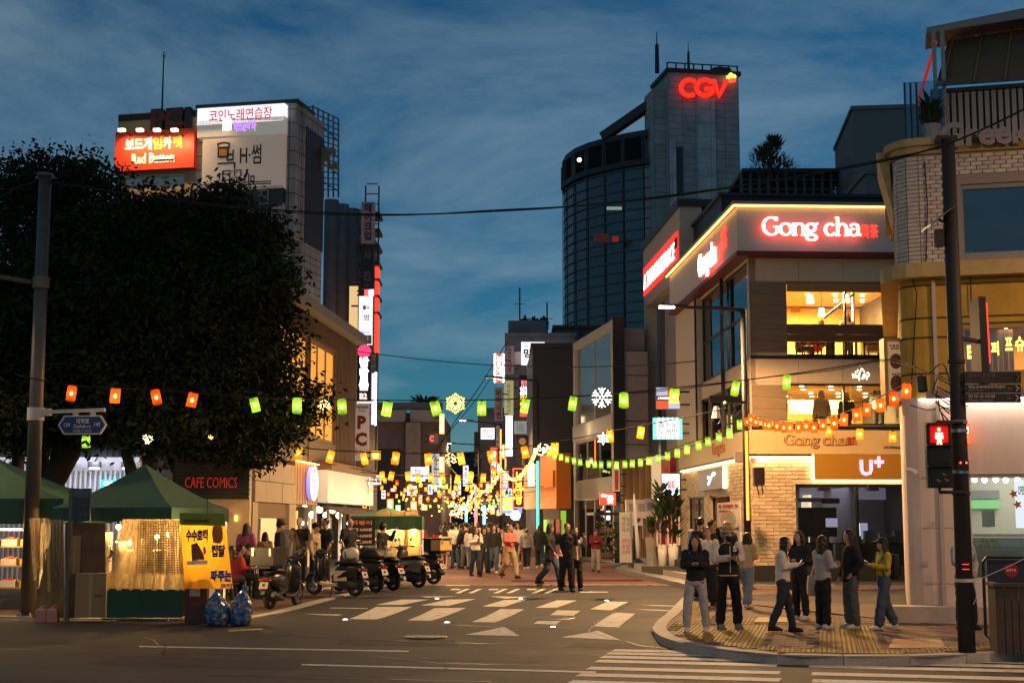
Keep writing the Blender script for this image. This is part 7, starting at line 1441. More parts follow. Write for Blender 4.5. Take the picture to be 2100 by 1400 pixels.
for z in (.35,.7,.95): mb=MB();mb.bar((-.14,.02+.1*z,z),(.14,.02+.1*z,z),.025);mb.build('crossbar',MATS['truck_blue'],t)
for x in (-.17,.17): mb=MB();mb.tube([(x-.03,.05,.1),(x+.03,.05,.1)],.1,12);mb.build('wheel',RUBBER,t)
mb=MB();mb.box(-.18,.18,-.25,0,.02,.04);mb.build('toe_plate',MATS['truck_blue'],t)
# fruit / goods shelves of the cut tent
p=at(24,1190,31.0);p.z=.14;t=thing('stall_shelves','lit shelf rack crowded with goods behind the grey pole','shelf',p,R(-3))
for z in (.5,.95,1.35,1.7): mb=MB();mb.box(-.75,.6,0,.5,z,z+.03);mb.build('shelf',CARD,t)
for x in (-.75,.58): mb=MB();mb.box(x,x+.03,0,.5,0,2.0);mb.build('upright',WPLASTIC,t)
k=0
for z in (.53,.98,1.38):
 for x in (-.5,-.1,.3):
  k += 1;q=thing('goods_crate','%s crate of %s on the %s of the lit rack' % (('yellow','red','white')[k % 3],('oranges','snacks','bread')[(k-1) % 3],('lowest shelf','middle shelf','upper shelf')[(k-1)//3]),'crate',p+Vector((x,.15,z)),0);mb=MB();mb.box(-.16,.16,-.12,.2,0,.03);mb.box(-.16,.16,-.12,-.1,.03,.14);mb.box(-.16,-.14,-.1,.2,.03,.14);mb.box(.14,.16,-.1,.2,.03,.14);mb.build('tray',mat('tray_%d' % (k % 3),((.5,.35,.05),(.45,.05,.03),(.6,.55,.5))[k % 3],.6),q)
  mb=MB()
  for i in range(8): mb.ball((-.1+.07*(i % 4),-.03+.1*(i//4),.12+.02*(i % 3)),.045,6,4)
  mb.build('goods',mat('goods_f%d' % (k % 3),((.6,.3,.03),(.45,.12,.05),(.55,.4,.22))[(k-1) % 3],.6),q,kind='stuff')
for k,(px,py) in enumerate(((30,1068),(20,1085))): pp=at(px,py,30.6);q=thing('stall_tube',('long warm tube lamp above the goods rack','short warm tube lamp under the long one')[k],'lamp',pp);mb=MB();mb.tube([(-.35+.1*k,0,0),(.35-.1*k,0,0)],.02,6);mb.build('tube',emit('warm_tube',(1,.75,.4),14),q);lamp('POINT',pp+Vector((0,0,-.1)),20,(1,.55,.18),.1)
# blue rubbish bags
BAGM=bpy.data.materials.new('blue_bag');BAGM.use_nodes=True;nt=BAGM.node_tree;b_=nt.nodes['Principled BSDF'];b_.inputs['Roughness'].default_value=.22
tcn=nt.nodes.new('ShaderNodeTexCoord');vn=nt.nodes.new('ShaderNodeTexVoronoi');vn.inputs['Scale'].default_value=11;nn=nt.nodes.new('ShaderNodeTexNoise');nn.inputs['Scale'].default_value=5;nn.inputs['Detail'].default_value=4;nt.links.new(tcn.outputs['Object'],vn.inputs['Vector']);nt.links.new(tcn.outputs['Object'],nn.inputs['Vector'])
rp=nt.nodes.new('ShaderNodeValToRGB');nt.links.new(nn.outputs[0],rp.inputs[0]);el=rp.color_ramp.elements
el[0].position=.3;el[0].color=(.01,.06,.2,1);el[1].position=.42;el[1].color=(.02,.10,.26,1)
for po,co in ((.5,(.05,.12,.2,1)),(.56,(.22,.24,.27,1)),(.62,(.02,.07,.15,1)),(.7,(.14,.05,.06,1))): e=el.new(po);e.color=co
nt.links.new(rp.outputs[0],b_.inputs['Base Color']);bpn=nt.nodes.new('ShaderNodeBump');bpn.inputs['Strength'].default_value=.9;bpn.inputs['Distance'].default_value=.04;nt.links.new(vn.outputs[0],bpn.inputs['Height']);nt.links.new(bpn.outputs[0],b_.inputs['Normal'])
for i,(px,r_,h_,lb) in enumerate(((447,.24,.62,'bulging blue see-through rubbish bag leaning on the red cabinet'),(492,.21,.66,'bulging blue see-through rubbish bag with a pointed knot nearer the scooter'))):
 p=at(px,1274,27.45);p.z=.13;t=thing('rubbish_bag',lb,'rubbish bag',p,i*.7,'blue rubbish bags');rnd=random.Random(i+30);mb=MB();rings=[]
 for z,s in ((0,.7),(.03,.92),(.12,1.0),(.25,1.04),(.36,.92),(.46,.68),(.54,.38),(.6,.16),(h_,.06)):
  rings.append([Vector((r_*s*(1+rnd.uniform(-.09,.09))*cos(2*pi*k/18)+.05*(z/h_)*(i*2-1),r_*s*(1+rnd.uniform(-.09,.09))*sin(2*pi*k/18),z*h_/.62 if z < .62 else z)) for k in range(18)])
 mb.loft(rings);mb.build('bag',BAGM,t,True);mb=MB();e=rings[-2][0];mb.tube([(.05*(i*2-1),0,h_*.93),(.05*(i*2-1)+.04,0,h_*1.04),(.05*(i*2-1)+.01,.03,h_*1.1)],[.03,.05,.015],7);mb.build('knot',mat('bag_knot',(.02,.13,.38),.3),t)
 # second green canopy further up the street with its menu board
ya=47
T3=tent('dark green stall canopy with a black price board, beyond the scooters',at(716,1050,ya).x,at(862,1050,ya).x,ya,ya+3.0,at(0,1058,ya).z,at(0,1040,ya+1.5).z,gz(ya),.42,R(2),None)
p=at(735,1115,ya-.1);t=thing('price_board','black hanging board with white prices and pinkish heading under the far canopy','sign',(p.x,ya-.1,at(0,1118,ya).z),R(2));w=at(770,1100,ya).x-at(716,1100,ya).x;h=at(0,1063,ya).z-at(0,1118,ya).z
mb=MB();mb.box(-w/2+.1,w/2+.1,0,.03,0,h);mb.build('board',BLACK,t);f0=Face(Frame(t.location.x,t.location.y,R(2),t.location.z),'F',0)
CH_=mat('chalk_white',(.6,.55,.5),.7)
for s,a,b,m in (('떡볶이',.76,.94,mat('chalk_pink',(.6,.2,.15),.7)),('김밥 4,000원',.52,.66,CH_),('만두 4,000원',.29,.43,CH_),('어묵 1,000원',.06,.2,CH_)): letter(t,f0,s,-w*.28,w*.5,h*a,h*b,.002,m,.003,.03)
mb=MB();mb.box(-.28,.26,-.01,0,0,.01)
for k,px in enumerate((780,812,838)): x=at(px,1100,ya+.3).x;bxm=MB();bxm.tube([(x-T3.location.x,-1.2,.3),(x-T3.location.x+.1,-1.22,1.3),(x-T3.location.x,-1.2,2.1)],[(.3,.02),(.26,.03),(.24,.02)],10);bxm.build('clear_curtain',PVC,T3)
p=at(820,1100,ya+1.2);t=thing('stall_counter','yellow fronted counter under the far green canopy','counter',(p.x,ya+1.2,gz(ya)),R(2));mb=MB();mb.box(-.9,.7,0,.5,0,.95);mb.build('body',mat('counter_yellow',(.6,.38,.06),.6),t);mb=MB();mb.box(-.95,.75,-.05,.55,.95,1.0);mb.build('counter_top',STW,t)
for k,(px,py) in enumerate(((806,1072),(848,1085))): pp=at(px,py,ya+.7);q=thing('stall_bulb',('cool bulb under the far green canopy edge','egg shaped warm lamp under the far green canopy')[k],'lamp',pp);mb=MB();mb.ball((0,0,0),(.09,.09,.09+.1*k),8,6);mb.build('bulb',emit('far_bulb_%d' % k,((.9,.95,1),(1,.8,.5))[k],16),q);mb=MB();mb.tube([(0,0,.1),(0,0,.3)],.01,4);mb.build('cord',BLACK,q);lamp('POINT',pp+Vector((0,0,-.25)),45,((.9,.95,1),(1,.75,.4))[k],.1)
# ---- traffic pole on the right with its boards and pedestrian signal
TP=at(1983,1331,21.6);TP.z=.13;HT=at(1948,286,21.6).z-.13;PDK=mat('pole_dark',(.022,.02,.019),.65)
t=thing('traffic_pole','thick dark traffic pole with clamps and stickers at the pavement corner','pole',TP)
mb=MB();mb.tube([(0,0,0),(0,0,HT*.45),(0,0,HT)],[.125,.115,.10],16);mb.build('shaft',PDK,t,True);mb=MB();mb.box(-.17,.13,-.06,.06,HT,HT+.05);mb.build('cap',PDK,t)
for py,c in ((866,STEEL),(884,STEEL),(968,STEEL),(1190,mat('clamp_white',(.5,.45,.42),.5)),(742,PDK),(1012,PDK)): z=at(1975,py,21.6).z-.13;mb=MB();mb.cyl((0,0),.132,z-.02,z+.03,16);mb.build('clamp',c,t)
for py in (1156,1166): z=at(1975,py,21.6).z-.13;mb=MB();mb.box(-.06,.04,-.128,-.118,z-.006,z+.006);mb.build('reflector',emit('reflector_red_glow',(1,.08,.03),1),t)  # reflectors glow by themselves in place of returned light
z=at(1975,952,21.6).z-.13;mb=MB();mb.box(-.07,.08,-.16,-.1,z-.09,z+.06);mb.build('button_box',BLACK,t)
for x in (-.04,.045): mb=MB();mb.ball((x,-.165,z+.02),.013,6,4);mb.build('indicator',emit('ind_red',(1,.03,.02),12),t)
mb=MB()
for i in range(4): zz=at(0,790+18*i,21.6).z-.13;mb.tube([(-.1,-.05,zz),(-.32,-.1,zz+.1),(-.4+.05*i,-.1,zz-.12),(-.16,-.12,zz-.3)],.011,5)
mb.build('cable_loop',RUBBER,t,kind='stuff')
mb=MB();zz=at(0,1192,21.6).z-.13;mb.tube([(.1,-.1,zz),(.6,-.3,zz+.25),(1.2,-.4,zz+.55)],.006,4);mb.tube([(.1,-.1,zz),(.14,-.12,zz-.2),(.08,-.12,zz-.32)],.006,4);mb.build('tie_string',mat('string_white',(.6,.58,.55),.6),t)
# finger boards
LETG=mat('finger_print',(.42,.38,.36),.6)
for i,(y0,y1,s,s2) in enumerate(((762,787,'연우소문화관','Literature and House'),(788,806,'재능교육혜화문화센터','JEI Art Center'),(807,826,'연우소극장','Theater Yeonwoo'))):
 a=at(1977,y1,21.5);b=at(2090,y0,21.5);q=thing('finger_sign',('dim dark direction board, topmost on the traffic pole','dark direction board with bright long writing, middle of three','dark direction board, lowest of three on the traffic pole')[i],'sign',(a.x,21.46,a.z),R(-2),'direction boards');w,h=b.x-a.x,b.z-a.z
 mb=MB();mb.box(0,w,0,.04,.004,h-.004);mb.build('board',BLACK,q);mb=MB();mb.box(-.1,.0,.02,.06,h*.3,h*.7);mb.build('bracket',PDK,q);f0=Face(Frame(a.x,21.46,R(-2),a.z),'F',0);m_=LETG if i else mat('finger_dim',(.11,.09,.09),.6)
 letter(q,f0,s,w*.06,w*(.55 if i != 1 else .72),h*.5,h*.86,.002,m_,.003,.015);letter(q,f0,s2,w*.06,w*(.5 if i != 1 else .34),h*.22,h*.38,.002,m_,.003,.0);letter(q,f0,'200m',w*.76,w*.84,h*.45,h*.56,.002,m_,.003,.0)
 linework(q,f0,[(w*.91,h*.75),(w*.955,h*.5),(w*.91,h*.25)],.014,m_,.002,'arrow')
 # pedestrian signal
p=at(1929,1000,21.3);t=thing('pedestrian_signal','two lens pedestrian signal showing a red standing figure','traffic light',(p.x,21.3,p.z),R(-6));w=at(1953,900,21.3).x-at(1903,900,21.3).x;h=at(0,866,21.3).z-p.z
mb=MB();mb.box(-w/2,w/2,0,.16,0,h);mb.build('housing',PDK,t)
for k,(a,b) in enumerate(((.665,.97),(.35,.64),(.03,.32))):
 mb=MB();mb.box(-w*.42,w*.42,-.02,-.002,h*a,h*b);mb.build('lens_frame',BLACK,t);mb=MB();mb.box(-w*.36,w*.36,-.03,-.021,h*a+.02,h*b-.02);mb.build('lens',emit('red_lens',(.6,.0,.0),.35) if k == 0 else mat('dead_lens',(.02,.012,.012),.25),t)
 mb=MB();mb.box(-w*.5,w*.5,-.14,-.003,h*b+.0,h*b+.015);mb.build('visor',PDK,t)
f0=Face(Frame(p.x,21.3,R(-6),p.z),'F',-.031);RM=emit('red_man',(1,.12,.08),9)
mb=MB();zc=h*.93-.02;f0.poly(mb,arc(0,zc-.015,.026,.026,0,330,11),0,.012);mb.build('figure_head',RM,t)
mb=MB();mb.add([],[]);f0.poly(mb,[(-.05,zc-.06),(.05,zc-.06),(.06,zc-.15),(.035,zc-.155),(.03,zc-.17),(.04,zc-.25),(.012,zc-.25),(0,zc-.18),(-.012,zc-.25),(-.04,zc-.25),(-.03,zc-.17),(-.035,zc-.155),(-.06,zc-.15)][::-1],0,.012);mb.build('figure',RM,t)
for k in range(3): a=(( -.05,.07),(.06,.08),(.03,.16))[k];mb=MB();f0.poly(mb,[(a[0],h*.06+a[1]),(a[0]+.05,h*.06+a[1]-.03),(a[0]+.045,h*.06+a[1]-.04),(a[0]-.005,h*.06+a[1]-.01)],0,.006);mb.build('reflection_mark',mat('amber_mark',(.5,.3,.1),.3),t)
for z in (h+.02,-.06): mb=MB();mb.tube([(0,.08,h if z > 0 else 0),(0,.08,z),(TP.x-p.x,.2,z)],.025,6);mb.build('bracket',PDK,t)
lamp('POINT',Vector((p.x,21.1,p.z+h*.82)),1.5,(1,.05,.03),.06)
# vehicle signal seen edge on, solar panel lamp
p=at(2018,775,22.2);t=thing('vehicle_signal','black traffic signal box seen edge on with a glowing red face','traffic light',p,R(0));h=at(0,610,22.2).z-p.z
mb=MB();mb.hexa([Vector(v) for v in ((-.06,-.1,0),(.06,-.1,0),(.10,.5,0),(-.02,.5,0),(-.07,-.1,h),(.04,-.1,h),(.08,.5,h),(-.03,.5,h))]);mb.build('housing',PDK,t)
mb=MB();mb.hexa([Vector(v) for v in ((.065,-.08,h*.18),(.085,-.08,h*.18),(.12,.45,h*.2),(.11,.45,h*.2),(.05,-.08,h*.93),(.07,-.08,h*.93),(.1,.45,h*.9),(.09,.45,h*.9))]);mb.build('lit_face',emit('signal_red',(1,.04,.03),1.4),t)
mb=MB();f0=Face(Frame(p.x,p.y,0,p.z),'F',0);mb.bar((-.05,0,h*.45),(TP.x-p.x+.05,-.5,h*.45),.06);mb.build('bracket',PDK,t);mb=MB();mb.cyl((0,0),.08,-.1,0,8);mb.cyl((0,0),.1,-.14,-.11,8);mb.build('foot_joint',PDK,t)
p=at(1925,450,21.6);t=thing('solar_panel','tilted small solar panel with a lamp box on the traffic pole','solar panel',p,0);mb=MB();mb.hexa([Vector(v) for v in ((-.19,-.25,-.14),(.2,-.25,.16),(.2,.25,.16),(-.19,.25,-.14),(-.2,-.25,-.12),(.19,-.25,.18),(.19,.25,.18),(-.2,.25,-.12))]);mb.build('panel',mat('solar_blue',(.03,.05,.08),.2,.3),t)
mb=MB();mb.bar((0,0,0),(TP.x-p.x,0,-.1),.035);mb.build('arm',PDK,t);mb=MB();mb.box(-.06,.06,-.06,.06,-.42,-.16);mb.build('lamp_box',PDK,t)
# bin, railing board
p=at(2050,1335,21.5);p.z=.13;t=thing('wooden_planter','dark slatted wooden bin cut by the picture edge','planter',p,R(-8));H=at(0,1195,21.5).z-.13
for i in range(9): mb=MB();mb.box(i*.1,i*.1+.088,0,.03,.0,H-.05);mb.build('slat',mat('dark_slat',(.06,.045,.035),.75,var=.3),t)
for i in range(6): mb=MB();mb.box(-.03,0,i*.1,i*.1+.088,0,H-.05);mb.build('slat',MATS['dark_slat'],t)
mb=MB();mb.box(-.06,1,-.04,.03,H-.05,H);mb.box(-.06,.03,.031,.6,H-.05,H);mb.build('rim',MATS['dark_slat'],t);mb=MB();mb.box(.0,.9,.03,.6,0,H-.25);mb.build('liner',BLACK,t)
p=at(2020,1258,23.5);p.z=.13;t=thing('railing_board','black rounded railing frame with a dark banner and red stop disc','barrier',p,R(-14));H=at(0,1142,23.5).z-.13
mb=MB();mb.tube([(2.2,0,H),(.06,0,H),(.0,0,H-.07),(0,0,.12),(.06,0,.06),(.3,0,.06)],.025,8);mb.build('frame',BLACK,t);mb=MB();mb.box(.06,2.2,.02,.04,.12,H-.04);mb.build('banner',mat('banner_navy',(.02,.025,.045),.6),t)
mb=MB();mb.box(.05,.09,-.02,.02,0,.1);mb.build('foot',BLACK,t);f0=Face(Frame(p.x,p.y,R(-14),p.z),'F',.019);mb=MB();f0.poly(mb,arc(.42,H-.2,.11,.11,0,345,20),0,.006);mb.build('stop_disc',mat('disc_red',(.3,.015,.02),.5),t);letter(t,f0,'금연구역',.35,.49,H-.22,H-.18,.007,PW1,.002,.02)
for k in range(3): letter(t,f0,'금연',.7,.95,H-.18-.12*k,H-.12-.12*k,.001,mat('faint_yellow',(.2,.14,.04),.6),.002,.01)
# street lamps
LENS=emit('lamp_lens',(1,.78,.5),40);
def lamp_post(label,px,pyb,pyt,Y,armpx,armpy,lit,zb=None,m=DARK,power=500,r=.085,grp='street lamps'):
 b=at(px,pyt,Y);zb=gz(Y) if zb is None else zb;t=thing('street_lamp',label,'street lamp',(b.x,Y,zb),0,grp);H=b.z-zb;e=at(armpx,armpy,Y);ex,ez=e.x-b.x,e.z-zb
 mb=MB();mb.tube([(0,0,0),(0,0,H)],[r,r*.75],10);mb.build('post',m,t,True);s=1 if ex > 0 else -1
 mb=MB();mb.tube([(0,0,H-.02),(ex*.3,0,H+(ez-H)*.3+.01),(ex*.72,0,H+(ez-H)*.72)],[r*.6,r*.5,r*.4],8);mb.build('arm',m,t,True)
 mb=MB();mb.tube([(ex*.66,0,H+(ez-H)*.66+.02),(ex*.8,0,H+(ez-H)*.8+.03),(ex*1.02,0,ez+.03)],[(.05,.05),(.13,.05),(.10,.03)],8);mb.build('lamp_head',m,t)
 mb=MB();mb.box(min(ex*.82,ex*1.0),max(ex*.82,ex*1.0),-.09,.09,ez-.04,ez-.015);mb.build('lens',LENS if lit else WPLASTIC,t)
 mb=MB();mb.cyl((0,0),r*1.8,0,.05,10);mb.build('base',m,t)
 if lit: lamp('SPOT',(b.x+ex*.9,Y,zb+ez-.12),power,(1,.56,.23),.12,spot=174,blend=.25)
 return t,H
LP,LH=lamp_post('black lamp post with a lit head reaching over the street from the brick corner',1524,1210,634,38.5,1352,628,True,power=5200,r=.1)
lamp_post('bare lamp post with an unlit head in front of the charcoal block',1103,1100,780,62,996,773,False,m=PDK)
lamp_post('grey lamp post with a lit warm head below the red bulb rimmed sign',1027,1100,870,80,943,861,True,power=1400)
lamp_post('lamp post with a lit head far down the street, second beyond the pale grey sign',982,1085,912,105,912,908,True,power=1500)
lamp_post('lamp post with a lit head far down the street, third beyond the pale grey sign',985,1080,942,125,938,938,True,power=300)
# things on the corner lamp post: camera arm, neon tube, boxes
b=LP.location;z=at(1515,825,38.4).z-b.z;t=thing('security_camera','white dome security camera hanging from an arm on the lamp post','camera',b+Vector((0,-.1,z)),0)
mb=MB();mb.bar((0,0,0),(-.95,0,.05),.07);mb.build('arm',DARK,t);mb=MB();mb.bar((-.95,0,.1),(-.1,0,.12),.05,.16);mb.build('sign_board',DARK,t);mb=MB();mb.cyl((-.78,0),.12,-.42,-.1,12,.07);mb.build('housing',WPLASTIC,t);mb=MB();mb.ball((-.78,0,-.44),(.11,.11,.12),10,8);mb.build('dome',mat('dome_black',(.01,.01,.012),.08),t)
mb=MB();mb.ball((-.55,-.05,-.02),.05,8,6);mb.build('small_camera',WPLASTIC,t)
def neon(label,px,y0,y1,Y,m,r=.03,dx=.0,post=False,col=None):
 a,c=at(px,y1,Y),at(px,y0,Y);t=thing('neon_tube',label,'neon light',a,0,'neon tubes on the street posts');mb=MB();mb.tube([(dx,0,0),(dx,0,c.z-a.z)],r,6);mb.build('tube',m,t)
 for z in (.15,.85): mb=MB();mb.box(dx-.05,dx+.05,.0,.12,(c.z-a.z)*z-.02,(c.z-a.z)*z+.02);mb.build('clip',DARK,t)
 if post: mb=MB();mb.tube([(0,.1,gz(Y)-a.z),(0,.1,c.z-a.z+post)],.07,8);mb.build('post',mat('post_wood',(.3,.17,.06),.6),t)
 if col: lamp('POINT',a+Vector((0,-.3,(c.z-a.z)/2)),6,col,.2)
ORN=emit('neon_orange',(1,.13,.015),7);NT=emit('neon_teal',(.05,.9,.6),2.5);NR=emit('neon_red',(1,.15,.1),3);NC=emit('neon_cyan',(.2,.8,1),2.5)
neon('orange neon tube running up the corner lamp post by the brick wall',1534,884,1066,38.3,ORN,.035,col=(1,.25,.05))
neon('teal neon tube on the post before the orange shop',1103,945,1090,61.8,NT,.05);neon('red neon tube on the post under the lit warm lamp',1027,880,1055,79.8,ORN,.03)
for k,(px,y0,y1,Y,m,lb) in enumerate(((922,1046,1078,112,NR,'short red neon post far in the crowd'),(956,1041,1078,105,NC,'cyan neon post far in the crowd, toward the red one'),(976,1005,1078,98,NR,'tall red neon post far in the crowd'),(993,1032,1075,92,NC,'cyan neon post far in the crowd beside the blue street plate'))): neon(lb,px,y0,y1,Y,m,.09,post=.4)
p=at(1003,1031,90);t=thing('street_plate','small blue pointed street name plate far down the street','sign',p);mb=MB();f0=Face(Frame(p.x,p.y,0,p.z),'F',0);f0.poly(mb,[(-.38,.12),(.38,.12),(.5,0),(.38,-.14),(-.38,-.14)][::-1],-.03,0);mb.build('plate',mat('plate_blue2',(.03,.06,.3),.4),t);mb=MB();mb.tube([(-.55,.05,-4),(-.55,.05,.6)],.05,6);mb.build('post',DARK,t);letter(t,f0,'대학로8길',-.3,.3,-.04,.07,.002,SW,.003,.01)
z=at(1545,960,39).z;t=thing('control_box','dark steel control box strapped to the lamp post beside the brick wall','box',(LP.location.x+.32,38.5,at(0,995,38.5).z),0);mb=MB();mb.box(-.14,.14,-.12,.12,0,.46);mb.build('case',DARK,t);mb=MB();mb.tube([(-.05,0,0),(0,0,-.28),(.1,0,-.22),(.08,0,0)],.018,5);mb.build('cable_loop',RUBBER,t)
t=thing('control_box','pale grey control box high on the lamp post, street side','box',(LP.location.x-.2,38.4,at(0,948,38.5).z),0);mb=MB();mb.box(-.11,.09,-.1,.1,0,.26);mb.build('case',STEEL,t);mb=MB();mb.box(-.09,.07,-.11,-.101,.03,.23);mb.build('lid',WPLASTIC,t)
q=at(1065,1060,66);t=thing('ball_lamp','white glowing ball lamp beside the karaoke sign','lamp',at(1057,1056,76));mb=MB();mb.ball((0,0,0),.26,12,8);mb.build('globe',emit('globe_white',(.85,.92,1),3),t);mb=MB();mb.cyl((0,0),.1,.2,.34,8);mb.build('cap',DARK,t)
t=thing('advert_board','glowing blue and yellow shop board above the crowd by the karaoke sign','sign',at(1022,1052,84));mb=MB();mb.box(0,1.35,0,.2,0,1.05);mb.build('board',emit('blue_ad',(.15,.4,1),.8),t);mb=MB();mb.box(.25,.8,-.02,-.003,.15,.95);mb.build('panel',emit('yellow_ad',(1,.8,.25),.9),t)
# cables, lantern strings, light flakes
def cable(label,px,r=.02,name='cable',m=RUBBER,sag=0):
 pts=[Vector(at(*p)) for p in px];out=[]
 for i in range(len(pts)-1): # smooth through the points
  p0,p1,p2,p3=pts[max(0,i-1)],pts[i],pts[i+1],pts[min(len(pts)-1,i+2)]
  for k in range(6): f=k/6;out.append(.5*((2*p1)+(p2-p0)*f+(2*p0-5*p1+4*p2-p3)*f*f+(3*p1-p0-3*p2+p3)*f**3))
 out.append(pts[-1]);mb=MB();o=out[0].copy();mb.tube([p-o for p in out],r,5);q=mb.build(name,m,None,True);q.location=o;return tag(q,label,'cable')
cable('thick twin black cable sagging high across the sky from pole to pole',[(98,372,29.6),(310,404,29),(530,428,28.3),(790,440,27.2),(1000,434,26.2),(1200,421,25.2),(1450,391,24),(1700,352,22.8),(1930,300,21.6),(2140,205,20)],.016)
cable('thinner black cable hugging just under the thick sky cable',[(98,374,29.6),(330,409,29),(560,434,28.2),(800,442,27.2),(1010,431,26.2),(1240,418,25),(1500,385,23.8),(1935,303,21.6)],.01)
cable('thin wire from the grey pole top running out of the picture',[(78,368,29.6),(40,382,30),(-60,402,31)],.012);cable('second thin wire from the grey pole top below the first',[(78,372,29.6),(30,388,29),(-60,440,28)],.012)
cable('thin twin wire crossing the street below the sky cable',[(585,700,55),(700,716,58),(850,735,60),(1000,748,62),(1180,752,58),(1330,748,52),(1430,740,47)],.02)
cable('slanting thin wire from the sign clad house toward the street end',[(1040,700,98),(985,790,95),(930,868,92),(880,950,90)],.03);cable('second slanting thin wire nearly parallel to the first',[(1040,712,98),(990,800,95),(905,905,92)],.025)
cable('low thin guy line slanting behind the amber lanterns',[(905,940,60),(950,985,62),(1000,1030,64)],.02,m=mat('guy_line',(.4,.32,.25),.6));cable('thin black wire along the brown shop awning roof',[(640,945,46),(700,955,52),(790,972,60)],.018)
def lshade(name,col,s):
 m=bpy.data.materials.new(name);m.use_nodes=True;nt=m.node_tree;nt.nodes.clear();o=nt.nodes.new('ShaderNodeOutputMaterial');tr=nt.nodes.new('ShaderNodeBsdfTransparent');tr.inputs[0].default_value=(*[.4+.6*c for c in col],1)
 e=nt.nodes.new('ShaderNodeEmission');e.inputs[0].default_value=(*col,1);d=nt.nodes.new('ShaderNodeBsdfTranslucent');d.inputs[0].default_value=(*col,1);a=nt.nodes.new('ShaderNodeAddShader');nt.links.new(e.outputs[0],a.inputs[0]);nt.links.new(d.outputs[0],a.inputs[1])
 t=nt.nodes.new('ShaderNodeTexCoord');w=nt.nodes.new('ShaderNodeTexWave');w.inputs['Scale'].default_value=30;w.inputs['Distortion'].default_value=2;w.bands_direction='Z';nt.links.new(t.outputs['Object'],w.inputs[0]);mr=nt.nodes.new('ShaderNodeMapRange');mr.inputs[3].default_value=s*.7;mr.inputs[4].default_value=s*1.15;nt.links.new(w.outputs['Fac'],mr.inputs[0]);nt.links.new(mr.outputs[0],e.inputs[1])
 x=nt.nodes.new('ShaderNodeMixShader');x.inputs[0].default_value=.62;nt.links.new(tr.outputs[0],x.inputs[1]);nt.links.new(a.outputs[0],x.inputs[2]);nt.links.new(x.outputs[0],o.inputs[0]);m.cycles.emission_sampling='NONE';return m
SH={(c,v): lshade('shade_%s_%d' % (c,v),q,s*(1,.62,.38)[v]) for c,q,s in (('orange',(1,.13,.012),.75),('green',(.36,.72,.08),.55),('amber',(1,.42,.03),.8)) for v in range(3)};SH.update({('dead',v): mat('shade_dead',(.12,.09,.05),.8) for v in range(3)})
BULB=emit('lantern_bulb',(1,.74,.32),16,sample=False)
LM={}
def lmesh(col,w,h):
 k=(col,round(w,2),round(h,2),lr.choice((0,0,1,1,2)))
 if k not in LM:
  a=MB();n=10;rg=[[Vector((w/2*r*cos(2*pi*i/n),w/2*r*sin(2*pi*i/n),z)) for i in range(n)] for z,r in ((0,.93),(-h*.08,1.0),(-h*.5,.99),(-h*.92,1.02),(-h,.95))];a.loft(rg,False)
  b=MB();b.ball((0,0,-h*.52),(w*.17,w*.17,w*.22),8,6);c=MB();c.cyl((0,0),w*.13,-h*.25,h*.08,8);c.box(-w/2,w/2,-.004,.004,-.008,.004)
  LM[k]=(a.mesh('shade',SH[col,k[3]]),b.mesh('bulb',BULB),c.mesh('socket',BLACK))
  for me in LM[k][:2]: me.polygons.foreach_set('use_smooth',[True]*len(me.polygons))
 return LM[k]
lr=random.Random(77)
ORD='first second third fourth fifth sixth seventh eighth ninth tenth eleventh twelfth thirteenth fourteenth fifteenth sixteenth seventeenth eighteenth nineteenth twentieth twenty-first twenty-second twenty-third twenty-fourth'.split()
def lantern(p,col,w,h,label,group,tilt=.12,parts=True):
 t=thing('hanging_lantern',label,'lantern',p,lr.random()*6,group);t.rotation_euler=(lr.uniform(-tilt,tilt),lr.uniform(-tilt,tilt),lr.random()*6)
 a,b,c=lmesh(col,w,h);link('shade',a,t)
 if col != 'dead': link('bulb',b,t)
 if parts: link('socket',c,t)
 return t
COLN={'orange': (1,.35,.08),'green': (.75,1,.35),'amber': (1,.6,.2)}
def string(items,w,h,lab,group,wire,Yf,ends=None,light=4,lw=2.2,parts=True):
 """items: (px, py of the middle, colour)"""
 for i,(px,py,c) in enumerate(items):
  Y=Yf(px);p=at(px,py,Y)+Vector((0,0,h*.5));nm={'orange': 'orange','green': 'green','amber': 'amber','dead': 'unlit brown'}[c]
  lantern(p,c,w*lr.uniform(.9,1.08),h,lab % (nm,ORD[i]),group,.26,parts)
  if light and i % light == light//2 and c != 'dead': lamp('POINT',p+Vector((0,-.02,-h*1.1)),lw,COLN[c],.08)
front=[(60,790,'orange'),(148,807,'orange'),(237,811,'orange'),(317,815,'orange'),(397,820,'orange'),(519,830,'green'),(609,832,'green'),(700,834,'green'),(796,838,'green'),(890,837,'green'),(988,837,'green'),(1080,832,'green'),(1177,827,'green'),(1279,821,'green'),(1384,811,'green'),(1511,797,'green'),(1615,784,'green')]
Yfr=lambda x: 28.2+.0*x
string(front[1:],.175,.28,'%s cloth lantern on the long front string, %s from the grey street light pole','lanterns on the front string',None,Yfr,light=3,lw=3)
cable('long black lantern cable sagging across the whole street mouth',[(40,770,28.2),(148,790,28.2),(317,799,28.2),(519,814,28.2),(700,819,28.2),(890,821,28.2),(1080,817,28.2),(1279,805,28.2),(1511,781,28.2),(1690,757,28.2),(1825,737,28.2),(1905,765,25),(1955,776,21.8)],.012,'lantern_cable')
cable('second black cable twisted along the long front string',[(1080,818,28.2),(1200,812,28.2),(1384,799,28.2),(1560,775,28.2),(1700,760,28.2),(1820,741,28.2),(1950,782,21.8)],.009,'lantern_cable')
